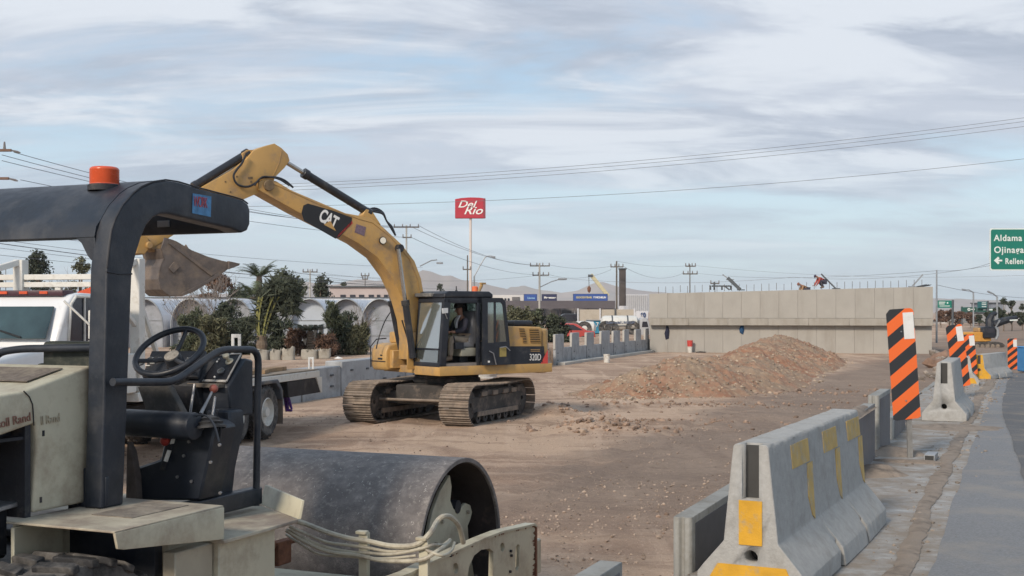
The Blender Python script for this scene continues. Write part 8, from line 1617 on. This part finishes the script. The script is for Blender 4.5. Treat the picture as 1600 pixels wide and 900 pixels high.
def gantry_sign(label, x0, x1, y0, y1, d, mat, lines, posts, base_y=500):
    t = thing('road_sign', label, 'road sign', Vector((W((x0+x1)/2, 0, d).x, d, ZF2))); s = F/d; b = MB().box((W(x0, 0, d).x, d, W(0, y1, d).z), (W(x1, 0, d).x, d+0.1, W(0, y0, d).z)).build('board', mat, t)
    for (a, c, e, f) in lines: MB().box((W(a, 0, d).x, d-0.02, W(0, f, d).z), (W(c, 0, d).x, d+0.001, W(0, e, d).z)).build('lettering_line', M_SW, b, smooth=False)
    for x in posts: MB().cyl(W(x, y0-1, d+0.25), Vector((W(x, 0, d).x, d+0.25, ZF2-0.3)), 0.16, 8).build('post', M_GREY, t)
    return t
gantry_sign('bright green far road sign right of the abutment end', 1465.5, 1487, 469.5, 481, 170, M_GRN, ((1467, 1477, 471.5, 472.8), (1467, 1476, 474.2, 475.6), (1468, 1484, 477.6, 478.6), (1479.5, 1481.5, 472, 474.5)), (1489,))
gantry_sign('dark green far road sign with a white ring', 1502.5, 1526, 480, 487.3, 190, M_GRND, ((1517.5, 1523, 482.5, 484.2),), (1503, 1543)); c = W(1514, 483.5, 189.9); t = bpy.data.objects['road_sign.002'] if 'road_sign.002' in bpy.data.objects else None
MB().lathe([(0.10, 0), (0.24, 0), (0.24, 0.03), (0.10, 0.03)], c, (0, -1, 0), 16).build('white_ring', M_SW, t)
gantry_sign('upper teal far road sign above the far excavator', 1527.5, 1542.5, 471, 481.5, 188, M('road sign teal', (0.02, 0.11, 0.12), 0.5), ((1534, 1541, 472.8, 473.8), (1534, 1541, 475.4, 476.4), (1534, 1541, 478.6, 479.6)), (1543.5,)); gantry_sign('lower dark green far road sign above the far excavator', 1527, 1552, 481.5, 487.5, 188.5, M_GRND, ((1536, 1541, 483, 485), (1544, 1551, 482.6, 485)), (1553,))
block('building', 'low grey building below the far green signs', 'building', 1522, 1556, 489, 210, 10, M('grey stucco', (0.24, 0.24, 0.24), 0.85, var=0.15, scale=0.3), roof=M_GREY); block('building', 'grey block building behind the right border lamp', 'building', 1549, 1567, 474, 230, 10, M('blue grey stucco', (0.20, 0.22, 0.26), 0.85), roof=M_GREY); block('building', 'low white building at the foot of the grey steel pole', 'building', 1466, 1480, 502, 200, 8, M_WALLW, roof=M_GREY)
for i, (x, d, wp, top, m_, tr) in enumerate(((1470, 180, 22, 485, M_LF4, .2), (1484, 175, 26, 483, M_LF4, .2), (1500, 178, 26, 486, M_LF4, .2), (1516, 176, 22, 489, M_LF4, .2), (1568, 150, 26, 463, M_LF3, .25), (1581, 152, 22, 470, M_LF3, .2), (1597, 155, 24, 474, M_LF3, .2), (1545, 165, 22, 487, M_LF3, .2), (1530, 182, 16, 490, M_LF3, .2))):
    tree('tree', ['reddish tree right behind the grey steel pole', 'reddish brown tree left of the white ring sign', 'brown tree below the white ring sign', 'low brown tree under the far signs', 'tall dark tree near the right border', 'dark tree right of the tallest one at the right border', 'dark tree cut by the right border', 'dark tree behind the far excavator arm', 'small dark tree under the lamp'][i], 'tree', x, HY+2.4/d*F, d, wp, (HY-top)+2.4/d*F, m_, 1500, 0.34, tr, 90+i, None, 8, ZF2)
# pole-foot clutter to the right of the abutment : broken slabs and earth bank
for i, (x, y, s_, d) in enumerate(((1468, 560, .9, 52), (1474, 548, .8, 55), (1466, 540, .8, 60), (1478, 575, .7, 46), (1472, 532, .9, 63), (1462, 528, .7, 66), (1480, 560, .6, 50))):
    p = W(x, y, d); p.z = gz(p.x, p.y)+0.1; v, f = ROCKS[i % 5]; o = arr_mesh('broken_slab', v*np.array([s_*0.9, s_*0.5, s_*0.55]), f, M_RUB if i % 2 else M('reddish bank earth', (0.23, 0.15, 0.11), 0.95, var=0.3, scale=3, bump=0.5), smooth=False); o.location = p; o.rotation_euler = (0.4*i, 0.3, i); tag(o, 'broken lump of concrete or earth in the bank right of the abutment', 'rubble lump', 'rubble lumps in the bank right of the abutment')
# far excavator
DX = 82.0; sX = F/DX; t = thing('excavator', 'distant orange excavator with black folded arm on the far dirt', 'excavator', Vector((W(1540, 0, DX).x, DX, ZF2))); M_OR = M('distant excavator orange', (0.55, 0.27, 0.05), 0.5, var=0.08)
def fx(pts, th, name, mat, off=0.0, bev=0.04): return MB().extr([W(x, y, DX+off) for x, y in pts], (0, th, 0)).build(name, mat, t, bevel=bev)
fx([(1504, 534), (1504, 522), (1508, 519.5), (1540, 519), (1549, 521), (1549, 533), (1540, 534)], 2.4, 'engine_housing', M_OR, 0.2); fx([(1529, 512), (1538, 512), (1538, 519), (1529, 519)], 1.0, 'top_box', M('dull orange', (0.40, 0.26, 0.12), 0.6), 0.6)
fx([(1537, 528), (1537, 512), (1541, 510), (1556, 511), (1559, 520), (1558, 528)], 1.2, 'cab', M_DARK, 0.0); fx([(1541, 520), (1542, 513), (1553, 513), (1555, 520)], 0.03, 'side_window', M_WIN, -0.02, 0)
tr2 = [(1502, 540), (1504, 536), (1510, 534.5), (1560, 534), (1567, 536), (1571, 539.5), (1568, 543), (1560, 545), (1510, 545), (1504, 543.5)]
for off in (-0.1, 2.1): fx(tr2, 0.55, 'track', M_TRKD, off, 0.05)
for off in (-0.14,):
    for k in range(7): MB().cyl(W(1511+k*8, 541, DX+off), W(1511+k*8, 541, DX+off+0.1), 0.14, 10).build('track_roller', M_TRK, t)
MB().tube([W(x, y, DX+0.9) for x, y in ((1546, 512), (1546, 500), (1549, 493), (1554, 489.5), (1557, 491))], [0.30, 0.26, 0.2, 0.16, 0.12], 8).build('boom', M_DARK, t); MB().bar(W(1553, 515, DX+0.8), W(1562, 500, DX+0.8), 0.10, 0.10).build('cylinder', M_LG, t)
MB().tube([W(x, y, DX+1.0) for x, y in ((1552, 508), (1566, 502), (1578, 499), (1589, 496))], [0.25, 0.26, 0.22, 0.14], 8).build('stick', M_DARK, t); MB().extr([W(x, y, DX+0.7) for x, y in ((1578, 499.5), (1589, 499), (1589, 501), (1578, 501.5))], (0, 0.05, 0)).build('white_plate', M_SW, t)
MB().tube([W(x, y, DX-0.1) for x, y in ((1556, 530), (1559, 524), (1559, 516), (1557, 512))], 0.09, 6).build('grab_rail', M_LG, t)
# blue booth cut by the right border
p = W(1617, HY, 44); p.z = zr(44, 1600); t = thing('portable_toilet', 'light blue plastic booth cut off by the right border', 'portable toilet', p); M_BB = M('booth blue', (0.05, 0.22, 0.47), 0.5, var=0.08, scale=3); h_ = 2.05*0.42
zt3 = EYE-(542-HY)/F*44-p.z; MB().box((-0.24, 0, 0), (0.85, 1.0, zt3*0.96)).build('wall', M_BB, t, world=False, bevel=0.04); MB().extr([(-0.27, -0.04, zt3*0.96), (-0.2, -0.04, zt3), (0.8, -0.04, zt3), (0.88, -0.04, zt3*0.96)], (0, 1.08, 0)).build('roof', M_BB, t, world=False, bevel=0.03)
MB().box((-0.19, -0.015, 0.08), (0.45, 0.0, zt3*0.88)).build('door', M('booth door blue', (0.07, 0.27, 0.52), 0.5, var=0.05), t, world=False, bevel=0.005); MB().box((-0.16, -0.022, zt3*0.72), (-0.02, -0.014, zt3*0.84)).build('notice', M_SW, t, world=False)
# ---------------------------------------------------------------- air
hz = MB().box((-4200, -60, SITE-7), (4200, 5400, 135)).build('haze', None or bpy.data.materials.new('haze_air'), smooth=False)
hz['kind'] = 'stuff'
hm = hz.data.materials[0]; hm.use_nodes = True; hm.node_tree.nodes.clear()
ho = hm.node_tree.nodes.new('ShaderNodeOutputMaterial'); pv = hm.node_tree.nodes.new('ShaderNodeVolumePrincipled')
pv.inputs['Color'].default_value = (0.86, 0.92, 1.0, 1); pv.inputs['Density'].default_value = 0.00015
hm.node_tree.links.new(pv.outputs[0], ho.inputs['Volume'])
